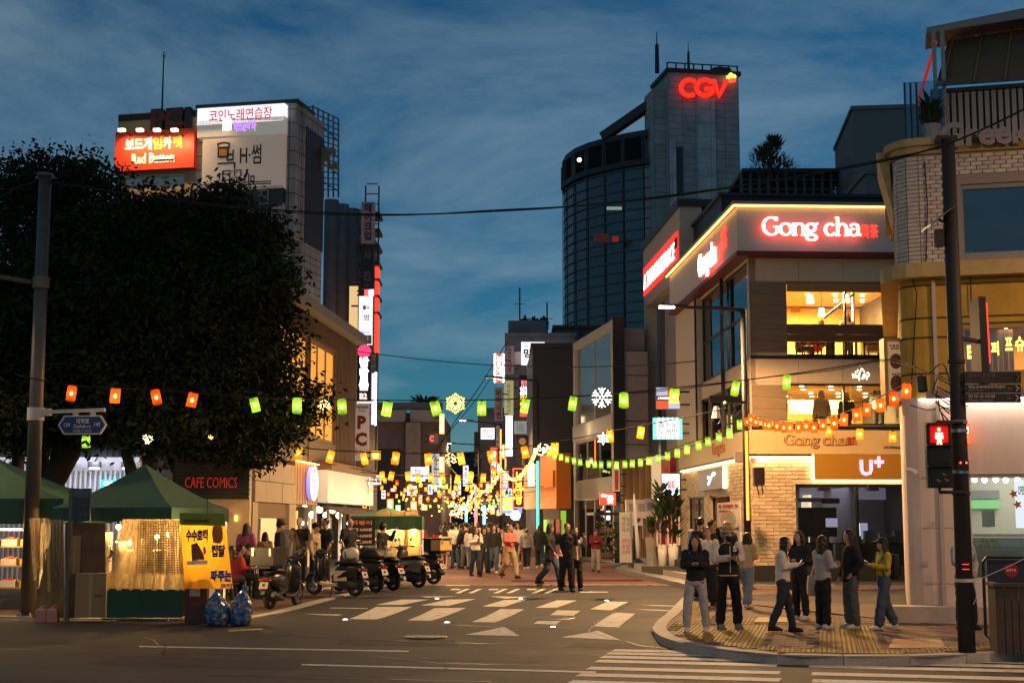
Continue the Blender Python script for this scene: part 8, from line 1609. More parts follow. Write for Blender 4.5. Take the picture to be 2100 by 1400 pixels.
row2=[(494,905,'amber'),(555,920,'amber'),(614,930,'amber'),(681,937,'amber'),(744,940,'amber'),(813,940,'amber'),(877,941,'amber'),(943,940,'amber'),(1005,937,'amber'),(1074,927,'amber'),(1138,920,'amber'),(1250,894,'amber'),(1316,887,'amber')]
Y2=lambda x: 36.5
string(row2,.18,.30,'%s cloth lantern on the second string over the scooters, %s from the tree','lanterns on the second string',None,Y2,light=3,lw=4)
cable('black lantern cable of the second string rising to the corner lamp post',[(400,870,36.5),(494,893,36.5),(614,917,36.5),(744,926,36.5),(877,929,36.5),(1005,924,36.5),(1138,906,36.5),(1316,872,36.7),(1440,848,37.5),(1522,828,38.4)],.014,'lantern_cable')
gx=[20,62,108,153,197,243,299,348,395,452,507,565,620,677,738,805,871,941,1011,1091,1160,1238,1315,1390];gy=[310,330,338,355,365,375,385,390,393,390,395,390,385,378,365,350,330,310,285,255,230,198,168,105]
Yg=lambda x: 62+(38.5-62)*(x-1105)/(1524-1105)
gi=[(1120+a/3.5,840+b/3.5,'green') for a,b in zip(gx,gy)]
for i,(px,py,c) in enumerate(gi):
 Y=Yg(px);lantern(at(px,py,Y)+Vector((0,0,.13)),c,.17,.27,'green cloth lantern on the sagging garland before the tea shop, %s from the teal tube' % ORD[i],'green garland lanterns',.1)
 if i % 4 == 2: lamp('POINT',at(px,py,Y)+Vector((0,0,-.2)),2.5,COLN['green'],.08)
cable('thin cable of the green garland sagging from the corner lamp post',[(px,py-13*38/Yg(px)-1,Yg(px)) for px,py,c in [(1104,912,0)]+gi[::3]+[(1524,850,0)]],.012,'lantern_cable')
ox=[90,115,140,193,215,258,297,338,387,430,474,530,590,650,715,783,855,930,1008,1092];oy=[1080,1065,1080,1095,1100,1105,1113,1113,1112,1103,1112,1100,1088,1068,1040,1012,985,948,905,865]
Yo=lambda x: 38.4+(22.5-38.4)*((x-1532)/(1900-1532))
for i,(a,b) in enumerate(zip(ox,oy)):
 px,py=1500+a/2.8,480+b/2.8;Y=Yo(px);k=Y/30;c='dead' if i == 19 else 'orange'
 lantern(at(px,py,Y)+Vector((0,0,.13)),c,.155,.24,'%s cloth lantern on the garland by the brick wall, %s from the lamp post' % ('unlit brown' if i == 19 else 'orange',ORD[i]),'orange garland lanterns',.14)
 if i % 3 == 1 and i < 19: lamp('POINT',at(px,py,Y)+Vector((0,0,-.2)),3.2,COLN['orange'],.08)
cable('cable of the orange garland between lamp post and traffic pole',[(px,py,Yo(px)) for px,py in ((1526,848),(1550,858),(1600,864),(1660,864),(1720,850),(1790,820),(1860,786),(1895,772),(1932,746),(1950,790))],.012,'lantern_cable')
for i,(px,py) in enumerate(((1700,884),(1764,890),(1831,896))): lantern(at(px,py,34)+Vector((0,0,.13)),'amber',.16,.25,'pale amber lantern hanging low before the brown lettered fascia, %s from the lamp post' % ORD[i],'low amber lanterns',.1)
cable('hidden thin cable carrying the three low amber lanterns',[(1540,850,37),(1700,872,34),(1764,877,34),(1831,882,34),(1900,880,33)],.008,'lantern_cable')
# nearer strings over the street beyond, then the sea of small lamps
for r_,(Y,y0,x0,x1,n,colr) in enumerate(((48,980,780,1015,10,'amber'),(55,997,790,1060,12,'amber'),(62,1009,785,1075,14,'amber'),(69,1019,800,1060,14,'orange'),(76,1027,810,1055,15,'amber'),(84,1034,815,1050,15,'green'))):
 for i in range(n):
  f=i/(n-1);px=x0+(x1-x0)*f+lr.uniform(-4,4);py=y0+lr.uniform(-5,5)+8*(1-(2*f-1)**2)-6;c=colr if lr.random() < .7 else lr.choice(['amber','green','orange'])
  p=at(px,py,Y)+Vector((0,0,.15));t=lantern(p,c,.17 if r_ == 0 else .125,.28 if r_ == 0 else .2,'small glowing %s lantern, %s along the %s string over the crowd' % (c,ORD[i],ORD[r_+2]),'lanterns on the %s street string' % ORD[r_+2],.2,False)
 cable('thin lantern cable over the crowd, %s street string' % ORD[r_+2],[(x0-40,y0-12,Y),((x0+x1)/2,y0-4,Y),(x1+40,y0-12,Y)],.015,'lantern_cable')
 lamp('POINT',at((x0+x1)/2-60,y0+20,Y),170,(1,.62,.25),.3);lamp('POINT',at((x0+x1)/2+60,y0+20,Y),170,(1,.62,.25),.3)
sea=MB();SEAM=[emit('sea_amber',(1,.50,.10),1.7,sample=False),emit('sea_pale',(1,.72,.3),2.2,sample=False),emit('sea_green',(.7,.85,.15),1.3,sample=False),emit('sea_orange',(1,.28,.05),1.6,sample=False),emit('sea_white',(1,.88,.7),2.4,sample=False)]
for i in range(420):
 Y=90+90*lr.random()**1.3;row=round(Y/5)*5+lr.uniform(-.2,.2);z=3.35+lr.gauss(0,.4)+.25*cos(Y*.8);px=lr.gauss(940,62)
 if not 825 < px < 1062: continue
 x=(px-1050)/3000*row;sea.cur=lr.choice([0,0,1,1,2,3,4]);sea.ball((x,row,z),lr.uniform(.04,.085),6,4)
tag(sea.build('string_lights',SEAM,None,True),'dense mass of tiny warm string lights over the far street','string lights',None,'stuff')
for Y in (100,115,130,150): lamp('POINT',(-3.5,Y,4.2),300,(1,.65,.3),.4)
# bead garlands swinging between the street posts
def beads(label,px,n,m,r):
 pts=[Vector(at(*p)) for p in px];t=thing('bead_garland',label,'string lights',pts[0],0);mb=MB();q=[]
 for i in range(len(pts)-1):
  p0,p1,p2,p3=pts[max(0,i-1)],pts[i],pts[i+1],pts[min(len(pts)-1,i+2)]
  for k in range(n): f=k/n;q.append(.5*((2*p1)+(p2-p0)*f+(2*p0-5*p1+4*p2-p3)*f*f+(3*p1-p0-3*p2+p3)*f**3)-pts[0])
 mb.tube(q,.012,4);mb.build('wire',RUBBER,t);b=MB()
 for i,v in enumerate(q): b.cur=i % len(m);b.ball(v+Vector((lr.uniform(-.05,.05),0,-.06)),r,6,4)
 b.build('bulb',m,t,True,kind='stuff');return t
beads('yellow green bead garland sagging between the teal post and the warm lamp post',[(1102,918,62),(1086,950,65),(1066,974,68),(1050,980,72),(1034,968,76),(1026,958,80)],9,[SEAM[2],emit('bead_green',(.6,.9,.15),1.5,sample=False),SEAM[1]],.085)
beads('warm bead garland sagging from the warm lamp post toward the red neon posts',[(1026,965,80),(1010,992,84),(995,1004,88),(980,1002,93),(972,990,98)],9,[SEAM[0],SEAM[1],SEAM[3]],.09)
beads('white bead garland sagging low over the far crowd',[(975,1000,98),(955,1035,102),(935,1052,106),(915,1050,110),(900,1040,112)],9,[SEAM[1],SEAM[4]],.09)
beads('amber bead garland beside the cyan neon post',[(972,1020,98),(985,1040,95),(1000,1042,93),(1015,1030,90)],8,[SEAM[0],SEAM[1]],.085)
# light flakes
def flake(label,px,py,Y,R_,m,style,seed=0):
 t=thing('light_flake',label,'light ornament',at(px,py,Y),0);rnd=random.Random(seed);Rm=R_*Y/3000
 if style == 'rope':
  for k in range(6):
   a=k*pi/3+pi/6;d=Vector((cos(a),0,sin(a)));n=Vector((-sin(a),0,cos(a)))
   mb=MB();mb.tube([d*Rm*.2-n*Rm*.05,d*Rm*.5-n*Rm*.16,d*Rm*.72-n*Rm*.33,d*Rm*.84-n*Rm*.27,d*Rm*.76-n*Rm*.08,d*Rm*.98-n*Rm*.06,d*Rm*1.0+n*Rm*.06,d*Rm*.76+n*Rm*.08,d*Rm*.84+n*Rm*.27,d*Rm*.72+n*Rm*.33,d*Rm*.5+n*Rm*.16,d*Rm*.2+n*Rm*.05],Rm*.045,5);mb.build('branch',m,t,True)
   mb=MB();mb.ball(d*Rm*.5,Rm*.1,6,4);mb.build('bulb',emit('flake_bulb',(1,.9,.7),10,sample=False),t)
  mb=MB();mb.ball((0,0,0),Rm*.1,6,4);mb.build('hub',BLACK,t)
 elif style == 'dots':
  for k in range(6):
   a=k*pi/3+pi/6;d=Vector((cos(a),0,sin(a)));n=Vector((-sin(a),0,cos(a)));mb=MB()
   for u,v in ((.2,0),(.42,0),(.62,0),(.8,0),(.97,0),(.78,.18),(.78,-.18),(.92,.3),(.92,-.3),(.55,.13),(.55,-.13)): mb.ball(d*Rm*u+n*Rm*v,Rm*.055,5,4)
   mb.build('branch',m,t,True,kind='stuff')
  mb=MB();mb.ball((0,0,0),Rm*.05,5,4);mb.build('hub',BLACK,t)
 elif style == 'star':
  for k in range(6):
   a=k*pi/3+pi/2;d=Vector((cos(a),0,sin(a)));n=Vector((-sin(a),0,cos(a)));mb=MB();mb.tube([d*Rm*.35-n*Rm*.25,d*Rm,d*Rm*.35+n*Rm*.25,d*Rm*.12,d*Rm*.35-n*Rm*.25],Rm*.05,5);mb.build('point',m,t,True)
  mb=MB();mb.ball((0,0,0),Rm*.05,5,4);mb.build('hub',BLACK,t)
 else:
  mb=MB()
  for _ in range(40): a,r_=rnd.random()*2*pi,Rm*rnd.random()**.5;mb.ball((r_*cos(a),rnd.uniform(-.1,.1),r_*sin(a)*(.65 if style == 'flat' else 1)),Rm*.075,5,4)
  mb.build('bulb',m,t,True,kind='stuff');mb=MB();mb.tube([(0,0,Rm*.9),(0,0,Rm*1.4)],.008,4);mb.build('cord',BLACK,t)
 lamp('POINT',t.location+Vector((0,-.25,0)),1.5,(1,.8,.5),.1);return t
flake('yellow rope light snowflake with six looped arms hanging on the front string',934,827,28.1,21,emit('flake_yellow',(1,.55,.06),2.6),'rope')
flake('white dotted light snowflake in front of the big sloping glass',1234,815,28.1,20,emit('flake_white',(1,.88,.8),9,sample=False),'dots');flake('small white light star below the dotted snowflake',1237,899,36.4,13,emit('flake_star',(1,.9,.85),6),'star')
flake('warm cluster of round bulbs hanging beside the lit amber window',665,832,28.1,12,emit('flake_warm',(1,.6,.2),6,sample=False),'ball',2);flake('flat sparkling cluster of tiny warm lights on the pale band of the tea shop',1765,768,40,18,emit('flake_spark',(1,.75,.4),8,sample=False),'flat',3)
flake('amber cluster of bulbs on the second string by the orange blade sign',925,941,36.4,13,MATS['flake_warm'],'ball',4);flake('warm cluster of bulbs wrapped round the teal tube post top',1112,921,61.5,18,MATS['flake_spark'],'flat',5);flake('white cluster of bulbs over the green tent peak',303,900,31,10,MATS['flake_spark'],'ball',6)
flake('small amber cluster of bulbs deep in the tree above the tent',432,897,33,5,MATS['flake_warm'],'ball',8)
lantern(at(176,893,34),'green',.2,.28,'lone green lantern in the tree below the street name plate','tree lanterns',.1);lamp('POINT',at(285,905,31.2)+Vector((0,0,-.2)),9,(1,.8,.4),.1)
# scooters
TYRE=RUBBER;CHROME=mat('chrome',(.5,.5,.5),.2,1)
def wheel(par,x,r,w=.1,rimm=None):
 mb=MB();n=22;rings=[]
 for k in range(n+1):
  a=2*pi*k/n;rings.append([Vector((x+(r-.05+.05*cos(b))*cos(a),w/2*sin(b),r+(r-.05+.05*cos(b))*sin(a))) for b in [2*pi*j/8 for j in range(8)]])
 mb.loft(rings,False);wt=mb.build('wheel',TYRE,par,True)
 mb=MB()
 for y in (-.025,.025):
  mb.loft([[Vector((x+q*cos(2*pi*k/18),y,r+q*sin(2*pi*k/18))) for k in range(18)] for q in (r-.07,r-.1)],False)
 for k in range(5): a=2*pi*k/5;mb.bar((x+.03*cos(a),0,r+.03*sin(a)),(x+(r-.08)*cos(a),0,r+(r-.08)*sin(a)),.035,.03)
 mb.loft([[Vector((x+.05*cos(2*pi*k/10),y,r+.05*sin(2*pi*k/10))) for k in range(10)] for y in (-.06,.06)]);mb.build('rim',rimm or STEEL,wt)
def shell(par,name,m,secs,smooth=True):
 """secs: (x, halfwidth, zlow, zhigh) sections along the machine"""
 mb=MB();rings=[]
 for x,w,a,b in secs: c,h=(a+b)/2,(b-a)/2;rings.append([Vector((x,w*(abs(cos(t))**.6)*(1 if cos(t) > 0 else -1),c+h*(abs(sin(t))**.6)*(1 if sin(t) > 0 else -1))) for t in [2*pi*j/14 for j in range(14)]])
 mb.loft(rings);return mb.build(name,m,par,smooth)
def scooter(label,loc,ang,bodym,accent,box=None,shield=False,style=0,plate=True,bag=False):
 t=thing('scooter',label,'scooter',loc,ang,'scooters parked in a row');r=.25
 wheel(t,.66,r);wheel(t,-.62,r,.12)
 shell(t,'rear_body',bodym,[(-.86,.05,.62,.68),(-.74,.13,.50,.74),(-.5,.17,.40,.77),(-.2,.16,.34,.74),(-.08,.12,.34,.66)])
 shell(t,'engine',DARK,[(-.75,.06,.16,.34),(-.55,.12,.14,.40),(-.3,.13,.16,.42),(-.16,.08,.22,.36)])
 shell(t,'floorboard',accent,[(-.16,.15,.22,.33),(.1,.16,.21,.29),(.30,.15,.22,.32),(.40,.13,.26,.42)],False)
 shell(t,'front_shield',bodym,[(.30,.10,.32,.95),(.38,.20,.28,1.02),(.46,.20,.42,1.0),(.55,.12,.55,.92),(.60,.05,.62,.84)])
 shell(t,'front_fender',bodym,[(.38,.06,.42,.50),(.56,.08,.46,.56),(.76,.08,.44,.54),(.92,.05,.32,.38)])
 shell(t,'seat',BLACK,[(-.78,.10,.74,.80),(-.6,.15,.76,.87),(-.35,.15,.75,.84),(-.15,.13,.74,.82),(-.05,.08,.72,.78)])
 mb=MB();mb.tube([(.66,.09,.25),(.56,.09,.55),(.44,.04,.95)],.022,6);mb.tube([(.66,-.09,.25),(.56,-.09,.55),(.44,-.04,.95)],.022,6);mb.build('fork',STEEL,t)
 mb=MB();mb.tube([(.30,-.34,1.05),(.38,-.2,1.06),(.42,0,1.02),(.38,.2,1.06),(.30,.34,1.05)],.016,6);mb.build('handlebar',DARK,t)
 for y in (-.31,.31): mb=MB();mb.tube([(.33,y*.82,1.05),(.27,y*1.12,1.045)],.024,7);mb.build('grip',RUBBER,t)
 for y in (-.24,.24):
  mb=MB();mb.tube([(.38,y,1.06),(.36,y*1.15,1.22)],.008,4);m_=mb.build('mirror',BLACK,t);mb=MB();mb.ball((.36,y*1.22,1.25),(.02,.065,.045),8,6);mb.build('mirror_glass',mat('mirror_amber',(.3,.25,.18),.1,.9),m_)
 shell(t,'headlight_cowl',bodym,[(.34,.09,.95,1.06),(.46,.13,.93,1.1),(.56,.09,.95,1.06),(.6,.04,.98,1.02)])
 mb=MB();mb.ball((.585,0,1.0 if style else .8),(.03,.07,.05),10,6);mb.build('headlight',mat('lens_clear',(.6,.58,.5),.1),t)
 mb=MB();mb.box(-.885,-.86,-.08,.08,.60,.67);mb.build('tail_light',mat('tail_red',(.16,.01,.008),.25),t)
 for y in (-.12,.12): mb=MB();mb.ball((-.85,y,.62),(.03,.03,.022),6,4);mb.build('indicator',mat('ind_amber',(.6,.25,.03),.3),t)
 if plate: mb=MB();mb.hexa([Vector(v) for v in ((-.95,-.1,.44),(-.94,-.1,.44),(-.94,.1,.44),(-.95,.1,.44),(-.885,-.1,.58),(-.875,-.1,.58),(-.875,.1,.58),(-.885,.1,.58))]);mb.build('number_plate',mat('plate_pale',(.34,.31,.29),.6),t);mb=MB();mb.bar((-.8,0,.55),(-.93,0,.5),.05);mb.build('plate_bracket',BLACK,t)
 shell(t,'rear_fender',BLACK,[(-.95,.05,.28,.34),(-.86,.07,.42,.5),(-.66,.08,.50,.54),(-.5,.07,.46,.5)])
 mb=MB();mb.tube([(-.2,-.13,.2),(-.45,-.17,.22),(-.85,-.19,.32)],[.03,.05,.055],10);mb.build('exhaust',STEEL if style else DARK,t);mb=MB();mb.bar((0,.1,.2),(-.1,.28,.01),.025);mb.build('side_stand',BLACK,t)
 for y in (-.165,.165): mb=MB();mb.hexa([Vector((x,y*s*q,z)) for s,z in ((.86,.36),(1.03,.60)) for x,q in ((-.48,1),(-.08,1),(-.12,.9),(-.44,.9))]);mb.build('side_panel',accent,t)
 if style == 1:
  for y in (-.17,.17): mb=MB();mb.hexa([Vector((x,y*s*q,z)) for s,z in ((.9,.42),(1.04,.66)) for x,q in ((-.78,.8),(-.52,1),(-.54,.86),(-.76,.66))]);mb.build('rear_panel',bodym,t)
 if shield:
  mb=MB();rows=[]
  for j in range(7): f=j/6;z=1.0+.66*f;x=.52-.26*f;w=.26*(1-.35*f**3);rows.append([Vector((x-.10*(k/6*2-1)**2,w*(k/6*2-1),z)) for k in range(7)])
  for a,b in zip(rows,rows[1:]):
   for k in range(6): mb.quad(a[k],a[k+1],b[k+1],b[k])
  mb.build('windshield',glass('shield_glass',(.5,.52,.55),.12,.75,.05,(.25,.25,.25)),t,True)
 if box:
  z0=.92;mb=MB();mb.box(-1.02,-.45,-.27,.27,z0,z0+.33);b_=mb.build('top_box',box,t);mb=MB();mb.box(-1.04,-.43,-.285,.285,z0+.331,z0+.37);mb.build('lid',BLACK,b_)
  for y in (-.2,.2): mb=MB();mb.box(-1.05,-1.021,y-.025,y+.025,z0+.2,z0+.36);mb.build('buckle',STEEL,b_)
  for zz in (z0+.03,z0+.31): mb=MB();mb.box(-1.03,-.44,-.278,-.271,zz-.008,zz+.008);mb.box(-1.03,-1.021,-.27,.27,zz-.008,zz+.008);mb.build('trim',DARK,b_)
  mb=MB();mb.box(-.95,-.5,-.15,.15,.86,.919);mb.build('rack',DARK,t)
 if bag: shell(t,'seat_cover',mat('cover_black',(.018,.018,.018),.55),[(-.82,.1,.86,.92),(-.7,.2,.84,1.08),(-.45,.21,.84,1.1),(-.2,.18,.83,1.0),(-.1,.08,.84,.92)])
 return t
SB=mat('scooter_black',(.012,.012,.014),.25,.0,spec=.6);SC=mat('scooter_cream',(.58,.47,.33),.35);SG=mat('scooter_grey',(.22,.19,.155),.3,.3);SN=mat('scooter_dark',(.03,.028,.028),.35)
def sc_at(rx,ry,deg): p=G(rx,ry);a=R(deg);return (p.x+.62*cos(a),p.y+.62*sin(a),gz(p.y+.4)+.012),a
for (lb,rx,ry,dg,bm,ac,kw) in (('black delivery scooter with a tall windshield and big black top box, nearest the rubbish bags',553,1251,72,SB,SN,dict(box=BLACK,shield=True)),
('black scooter with cream side and floor panels and a helmet on its seat',728,1224,146,SB,SC,dict(style=1)),('black scooter with a covered seat hump behind the cream panelled one',771,1216,141,SN,SB,dict(bag=True)),
('small dark scooter squeezed between the covered one and the grey one',806,1212,138,SB,SN,dict(style=1)),('rounded grey beige scooter with dark side openings',858,1206,148,SG,SB,dict(style=1)),('dark delivery scooter with a black and tan insulated box, nearest the crowd',889,1199,150,SN,SB,dict(box=mat('box_black',(.02,.02,.022),.7)))):
 loc,a=sc_at(rx,ry,dg);s=scooter(lb,loc,a,bm,ac,**kw);SC_LAST=s
 if 'helmet' in lb:
  M=Matrix.Translation(loc) @ Matrix.Rotation(a,4,'Z');h=thing('helmet','white open round helmet resting on the cream panelled scooter seat','helmet',M @ Vector((-.5,-.02,.87)),a+R(190));mb=MB();mb.ball((0,0,.13),(.17,.14,.145),12,8);mb.build('shell',mat('helmet_white',(.6,.56,.5),.3),h,True);mb=MB()
  mb.loft([[Vector((-.03+.0*k,.115*cos(2*pi*k/16),.12+.11*sin(2*pi*k/16)))+Vector((x,0,0)) for k in range(16)] for x in (-.13,-.17)]);mb.build('rim',MATS['helmet_white'],h);mb=MB();mb.ball((-.17,0,.12),(.03,.09,.085),10,6);mb.build('visor',BLACK,h,True)
 if 'tan' in lb:
  M=Matrix.Translation(loc) @ Matrix.Rotation(a,4,'Z');mb=MB();mb.box(-1.03,-.72,-.29,.29,.95,1.24);mb.build('tan_panel',mat('tan_panel',(.55,.36,.14),.6),s)
  # bike parked on the pavement near the stall tables
  # people
SKIN=mat('skin',(.46,.28,.19),.55,var=.06,scale=8);HAIR=mat('hair_black',(.010,.008,.008),.4);HAIRB=mat('hair_brown',(.05,.025,.014),.45);HAIRY=mat('hair_blond',(.35,.22,.09),.5)
CLO={'black': (.012,.012,.014),'white': (.62,.56,.50),'cream': (.55,.45,.33),'grey': (.25,.24,.24),'lightgrey': (.40,.37,.38),'jeans': (.05,.075,.12),'palejeans': (.16,.21,.28),'darkjeans': (.022,.03,.045),'greyjeans': (.08,.09,.10),'pink': (.58,.18,.18),'maroon': (.16,.012,.018),'khaki': (.42,.32,.20),'yellow': (.45,.34,.03),'navy': (.012,.018,.04),'beige': (.42,.32,.22),'red': (.4,.02,.02),'rose': (.35,.08,.2),'tan': (.35,.22,.1),'slate': (.07,.08,.10)}
def cloth(c): return mat('cloth_'+c,CLO[c],.85,var=.12,scale=7,bump=.25,bscale=18)
REMESH=[]
FOLD=bpy.data.textures.new('cloth_folds','CLOUDS');FOLD.noise_scale=.11;FOLD.noise_depth=3;STRAND=bpy.data.textures.new('hair_locks','CLOUDS');STRAND.noise_scale=.035;STRAND.noise_depth=2
def rm(o,vox,it=4):
 m=o.modifiers.new('remesh','REMESH');m.mode='VOXEL';m.voxel_size=vox;m.use_smooth_shade=True
 s=o.modifiers.new('smooth','SMOOTH');s.iterations=it;s.factor=.5
 if o.name.split('.')[0] in ('top','trousers','skirt','sleeve','hair'):
  h=o.name.startswith('hair');d=o.modifiers.new('folds','DISPLACE');d.texture=STRAND if h else FOLD;d.strength=.035 if h else .045;d.mid_level=.5;d.texture_coords='GLOBAL'
 REMESH.append((o,None));return o
def V(*a): return Vector(a)
def rings(mb,secs,n=12):
 """secs: (x, y, z, rx, ry) horizontal oval sections"""
 mb.loft([mb.ring(V(x,y,z),V(rx,0,0),V(0,ry,0),n) for x,y,z,rx,ry in secs])
def limb(mb,pts,rs,n=9):
 p=[Vector(q) for q in pts];q=[];r=[]
 for i in range(len(p)-1):
  for f in (0,.35,.7): q.append(p[i].lerp(p[i+1],f));r.append(rs[i]+(rs[i+1]-rs[i])*f)
 q.append(p[-1]);r.append(rs[-1]);mb.tube(q,r,n)
 mb.ball(p[0],rs[0]*.98,8,6);mb.ball(p[-1],rs[-1]*.98,8,6)
 for i in range(1,len(p)-1): mb.ball(p[i],rs[i],8,6)
ARMS={'down': ((.235,.03,1.12),(.25,-.06,.88)),'phone': ((.22,-.02,1.13),(.055,-.26,1.17)),'ear': ((.25,-.13,1.24),(.12,-.07,1.50)),'fold': ((.24,-.04,1.13),(-.07,-.19,1.17)),'fwd': ((.23,-.06,1.14),(.22,-.27,1.02)),'swingf': ((.23,-.08,1.13),(.23,-.24,.95)),'swingb': ((.24,.14,1.14),(.24,.17,.90)),'up': ((.24,-.16,1.22),(.17,-.30,1.46)),'one': ((.22,-.03,1.13),(.1,-.24,1.13)),'pocket': ((.29,.06,1.12),(.2,-.06,.95))}
def person(label,pos,h,deg,arms=('down','down'),legs='stand',top='black',bottom='darkjeans',hair='long',hairm=None,shoe='white',group=None,detail=2,wide=1.0,sleeve='long',skirt=None,hood=False,coat=None,sleevec=None,cap=None,mask=None,tilt=0,turn=0,tuck=0,sh=1.0,female=True):
 """built facing -y; deg turns it (0 faces the camera, 90 faces right of the picture)"""
 k=h/1.68;t=thing('person',label,'person',pos,R(deg),group);t.scale=(k,k,k);vx=(.017,.024,.034)[2-detail] if detail < 3 else .015
 HZ=.90
 if legs == 'stand': L=[((.085,0,HZ),(.10,-.015,.49),(.10,.02,.08)),((-.085,0,HZ),(-.095,-.0,.49),(-.115,.03,.08))]
 elif legs == 'cross': L=[((.085,0,HZ),(.06,-.04,.49),(.03,-.03,.08)),((-.085,0,HZ),(-.10,.02,.49),(-.13,.05,.08))]
 elif legs == 'apart': L=[((.085,0,HZ),(.14,-.02,.49),(.17,.0,.08)),((-.085,0,HZ),(-.13,-.04,.49),(-.16,-.05,.08))]
 elif legs == 'walk': L=[((.085,-.02,HZ),(.09,-.19,.50),(.09,-.27,.09)),((-.085,.02,HZ),(-.085,.05,.48),(-.085,.33,.16))]
 elif legs == 'stride': L=[((.085,0,HZ),(.085,-.10,.49),(.085,-.16,.08)),((-.085,0,HZ),(-.085,.05,.49),(-.085,.2,.10))]
 else: HZ=.48;L=[((.09,0,.5),(.11,-.40,.50),(.11,-.38,.08)),((-.09,0,.5),(-.12,-.40,.50),(-.13,-.42,.08))]
 dz=HZ-.90;sw=.172*sh if female else .195*sh
 A=[]
 for s,nm in zip((1,-1),arms):
  e,w=ARMS[nm];A.append(((s*sw,.01,1.36+dz),(s*(e[0]+(sw-.18)),e[1],e[2]+dz),(s*w[0],w[1],w[2]+dz)))
 hy,hz=-.025-.05*tilt,1.555+dz-.03*tilt
 torso=[(0,0,HZ-.06,.135,.10),(0,0,HZ+.02,.155,.11),(0,-.005,HZ+.13,.125,.092),(0,0,HZ+.28,.148,.105),(0,0,HZ+.40,sw-.01,.10),(0,.01,HZ+.475,.10,.07)]
 mb=MB();rings(mb,torso);mb.tube([V(0,.015,1.35+dz),V(0,.0,1.42+dz),V(0,hy*.6,1.50+dz)],[.065,.052,.052],10)
 mb.ball((0,hy,hz+.02),(.074,.088,.095),12,10);mb.ball((0,hy-.022,hz-.045),(.054,.062,.062),10,8);mb.ball((0,hy-.088,hz-.01),(.016,.022,.022),6,5)
 for s in (-1,1): mb.ball((s*.074,hy+.005,hz),(.012,.02,.03),6,5)
 for (a,b,c) in L: limb(mb,[a,b,c],[.078,.052,.036])
 for (a,b,c) in A: limb(mb,[a,b,c],[.05,.038,.028])
 fing=MB()
 for s,(a,b,c) in zip((1,-1),A):
  d=(V(*c)-V(*b)).normalized();p=V(*c)+d*.055;mb.ball(p,(.034,.03,.042),8,6)
  side=d.cross(V(0,1,0) if abs(d.y) < .8 else V(0,0,1)).normalized();dn=d.cross(side)
  if detail >= 1:
   for f in range(4):
    o_=side*(.026*(f-1.5)/1.5);l=(.062,.075,.07,.055)[f];curl=dn*.03*(1 if dn.y > 0 or abs(dn.y) < .2 else -1)
    fing.tube([p+o_+d*.015,p+o_*1.1+d*(.03+l*.5),p+o_*1.05+d*(.03+l*.8)-curl*.7],[.0085,.0078,.006],5)
   fing.tube([p-side*.028,p-side*.05+d*.025,p-side*.045+d*.055],[.01,.009,.007],5)
 for (a,b,c) in L: mb.tube([V(c[0],c[1]+.03,.05),V(c[0],c[1]-.06,.045),V(c[0],c[1]-.15,.03)],[(.038,.04),(.042,.035),(.03,.02)],8)
 body=rm(mb.build('body',SKIN,t),vx if detail else .03);REMESH[-1]=(body,fing)
 # trousers or skirt
 m=cloth(bottom);mb=MB()
 if skirt:
  rings(mb,[(0,0,HZ+.12,.135,.105),(0,0,HZ,.17,.13),(0,-.01,HZ-skirt*.6,.20,.16),(0,-.01,HZ-skirt,.215,.17)])
 else:
  rings(mb,[(0,0,HZ+.10,.137,.108),(0,0,HZ-.02,.172,.128),(0,0,HZ-.10,.16,.115)])
  for (a,b,c) in L: limb(mb,[a,b,(c[0],c[1],c[2]+.035)],[.098,.068+.018*wide,.048+.026*wide])
 rm(mb.build('trousers' if not skirt else 'skirt',m,t),vx)
 # top
 mb=MB();z0=HZ-.03 if not tuck else HZ+.07
 if coat: z0=HZ-coat
 sec=[(0,0,z0,.178 if not tuck else .15,.138 if not tuck else .118)]+([(0,0,HZ,.18,.135)] if coat else [])+[(0,-.005,HZ+.13,.162,.128),(0,-.005,HZ+.28,.178,.13),(0,.0,HZ+.40,sw+.022,.122),(0,.01,HZ+.47,.115,.088),(0,.01,HZ+.505,.072,.066)]
 rings(mb,sec);m=cloth(top)
 if not sleevec:
  for (a,b,c) in A:
   if sleeve == 'long': q=V(*b).lerp(V(*c),.93);limb(mb,[a,b,q],[.074,.062,.048])
   else: q=V(*a).lerp(V(*b),.8);limb(mb,[a,q],[.076,.072])
 if hood: mb.tube([V(-.1,.06,HZ+.48),V(-.06,.11,HZ+.46),V(.06,.11,HZ+.46),V(.1,.06,HZ+.48)],[.03,.055,.055,.03],8)
 rm(mb.build('top',m,t),vx)
 if sleevec:
  for (a,b,c) in A: mb=MB();q=V(*b).lerp(V(*c),.9);limb(mb,[a,b,q],[.08,.07,.055]);rm(mb.build('sleeve',cloth(sleevec),t),vx);mb=MB();mb.tube([V(*b).lerp(V(*c),.9),V(*c)],[.05,.042],8);mb.build('cuff',cloth(top),t)
 for (a,b,c) in L:
  mb=MB();sx=c[0];lift=max(0,c[2]-.08);mb.loft([[V(sx+x*w,c[1]+y,z+lift) for x,z in ((-1,.0),(1,.0),(1.05,hgt*.5),(.75,hgt),(-.75,hgt),(-1.05,hgt*.5))] for y,w,hgt in ((.075,.03,.08),(.05,.044,.10),(-.05,.048,.085),(-.13,.046,.06),(-.185,.03,.04))]);mb.build('shoe',cloth(shoe) if shoe != 'whitesole' else cloth('white'),t,True)
  # hair
 hm=hairm or HAIR;mb=MB();hc=(0,hy+.014,hz+.035)
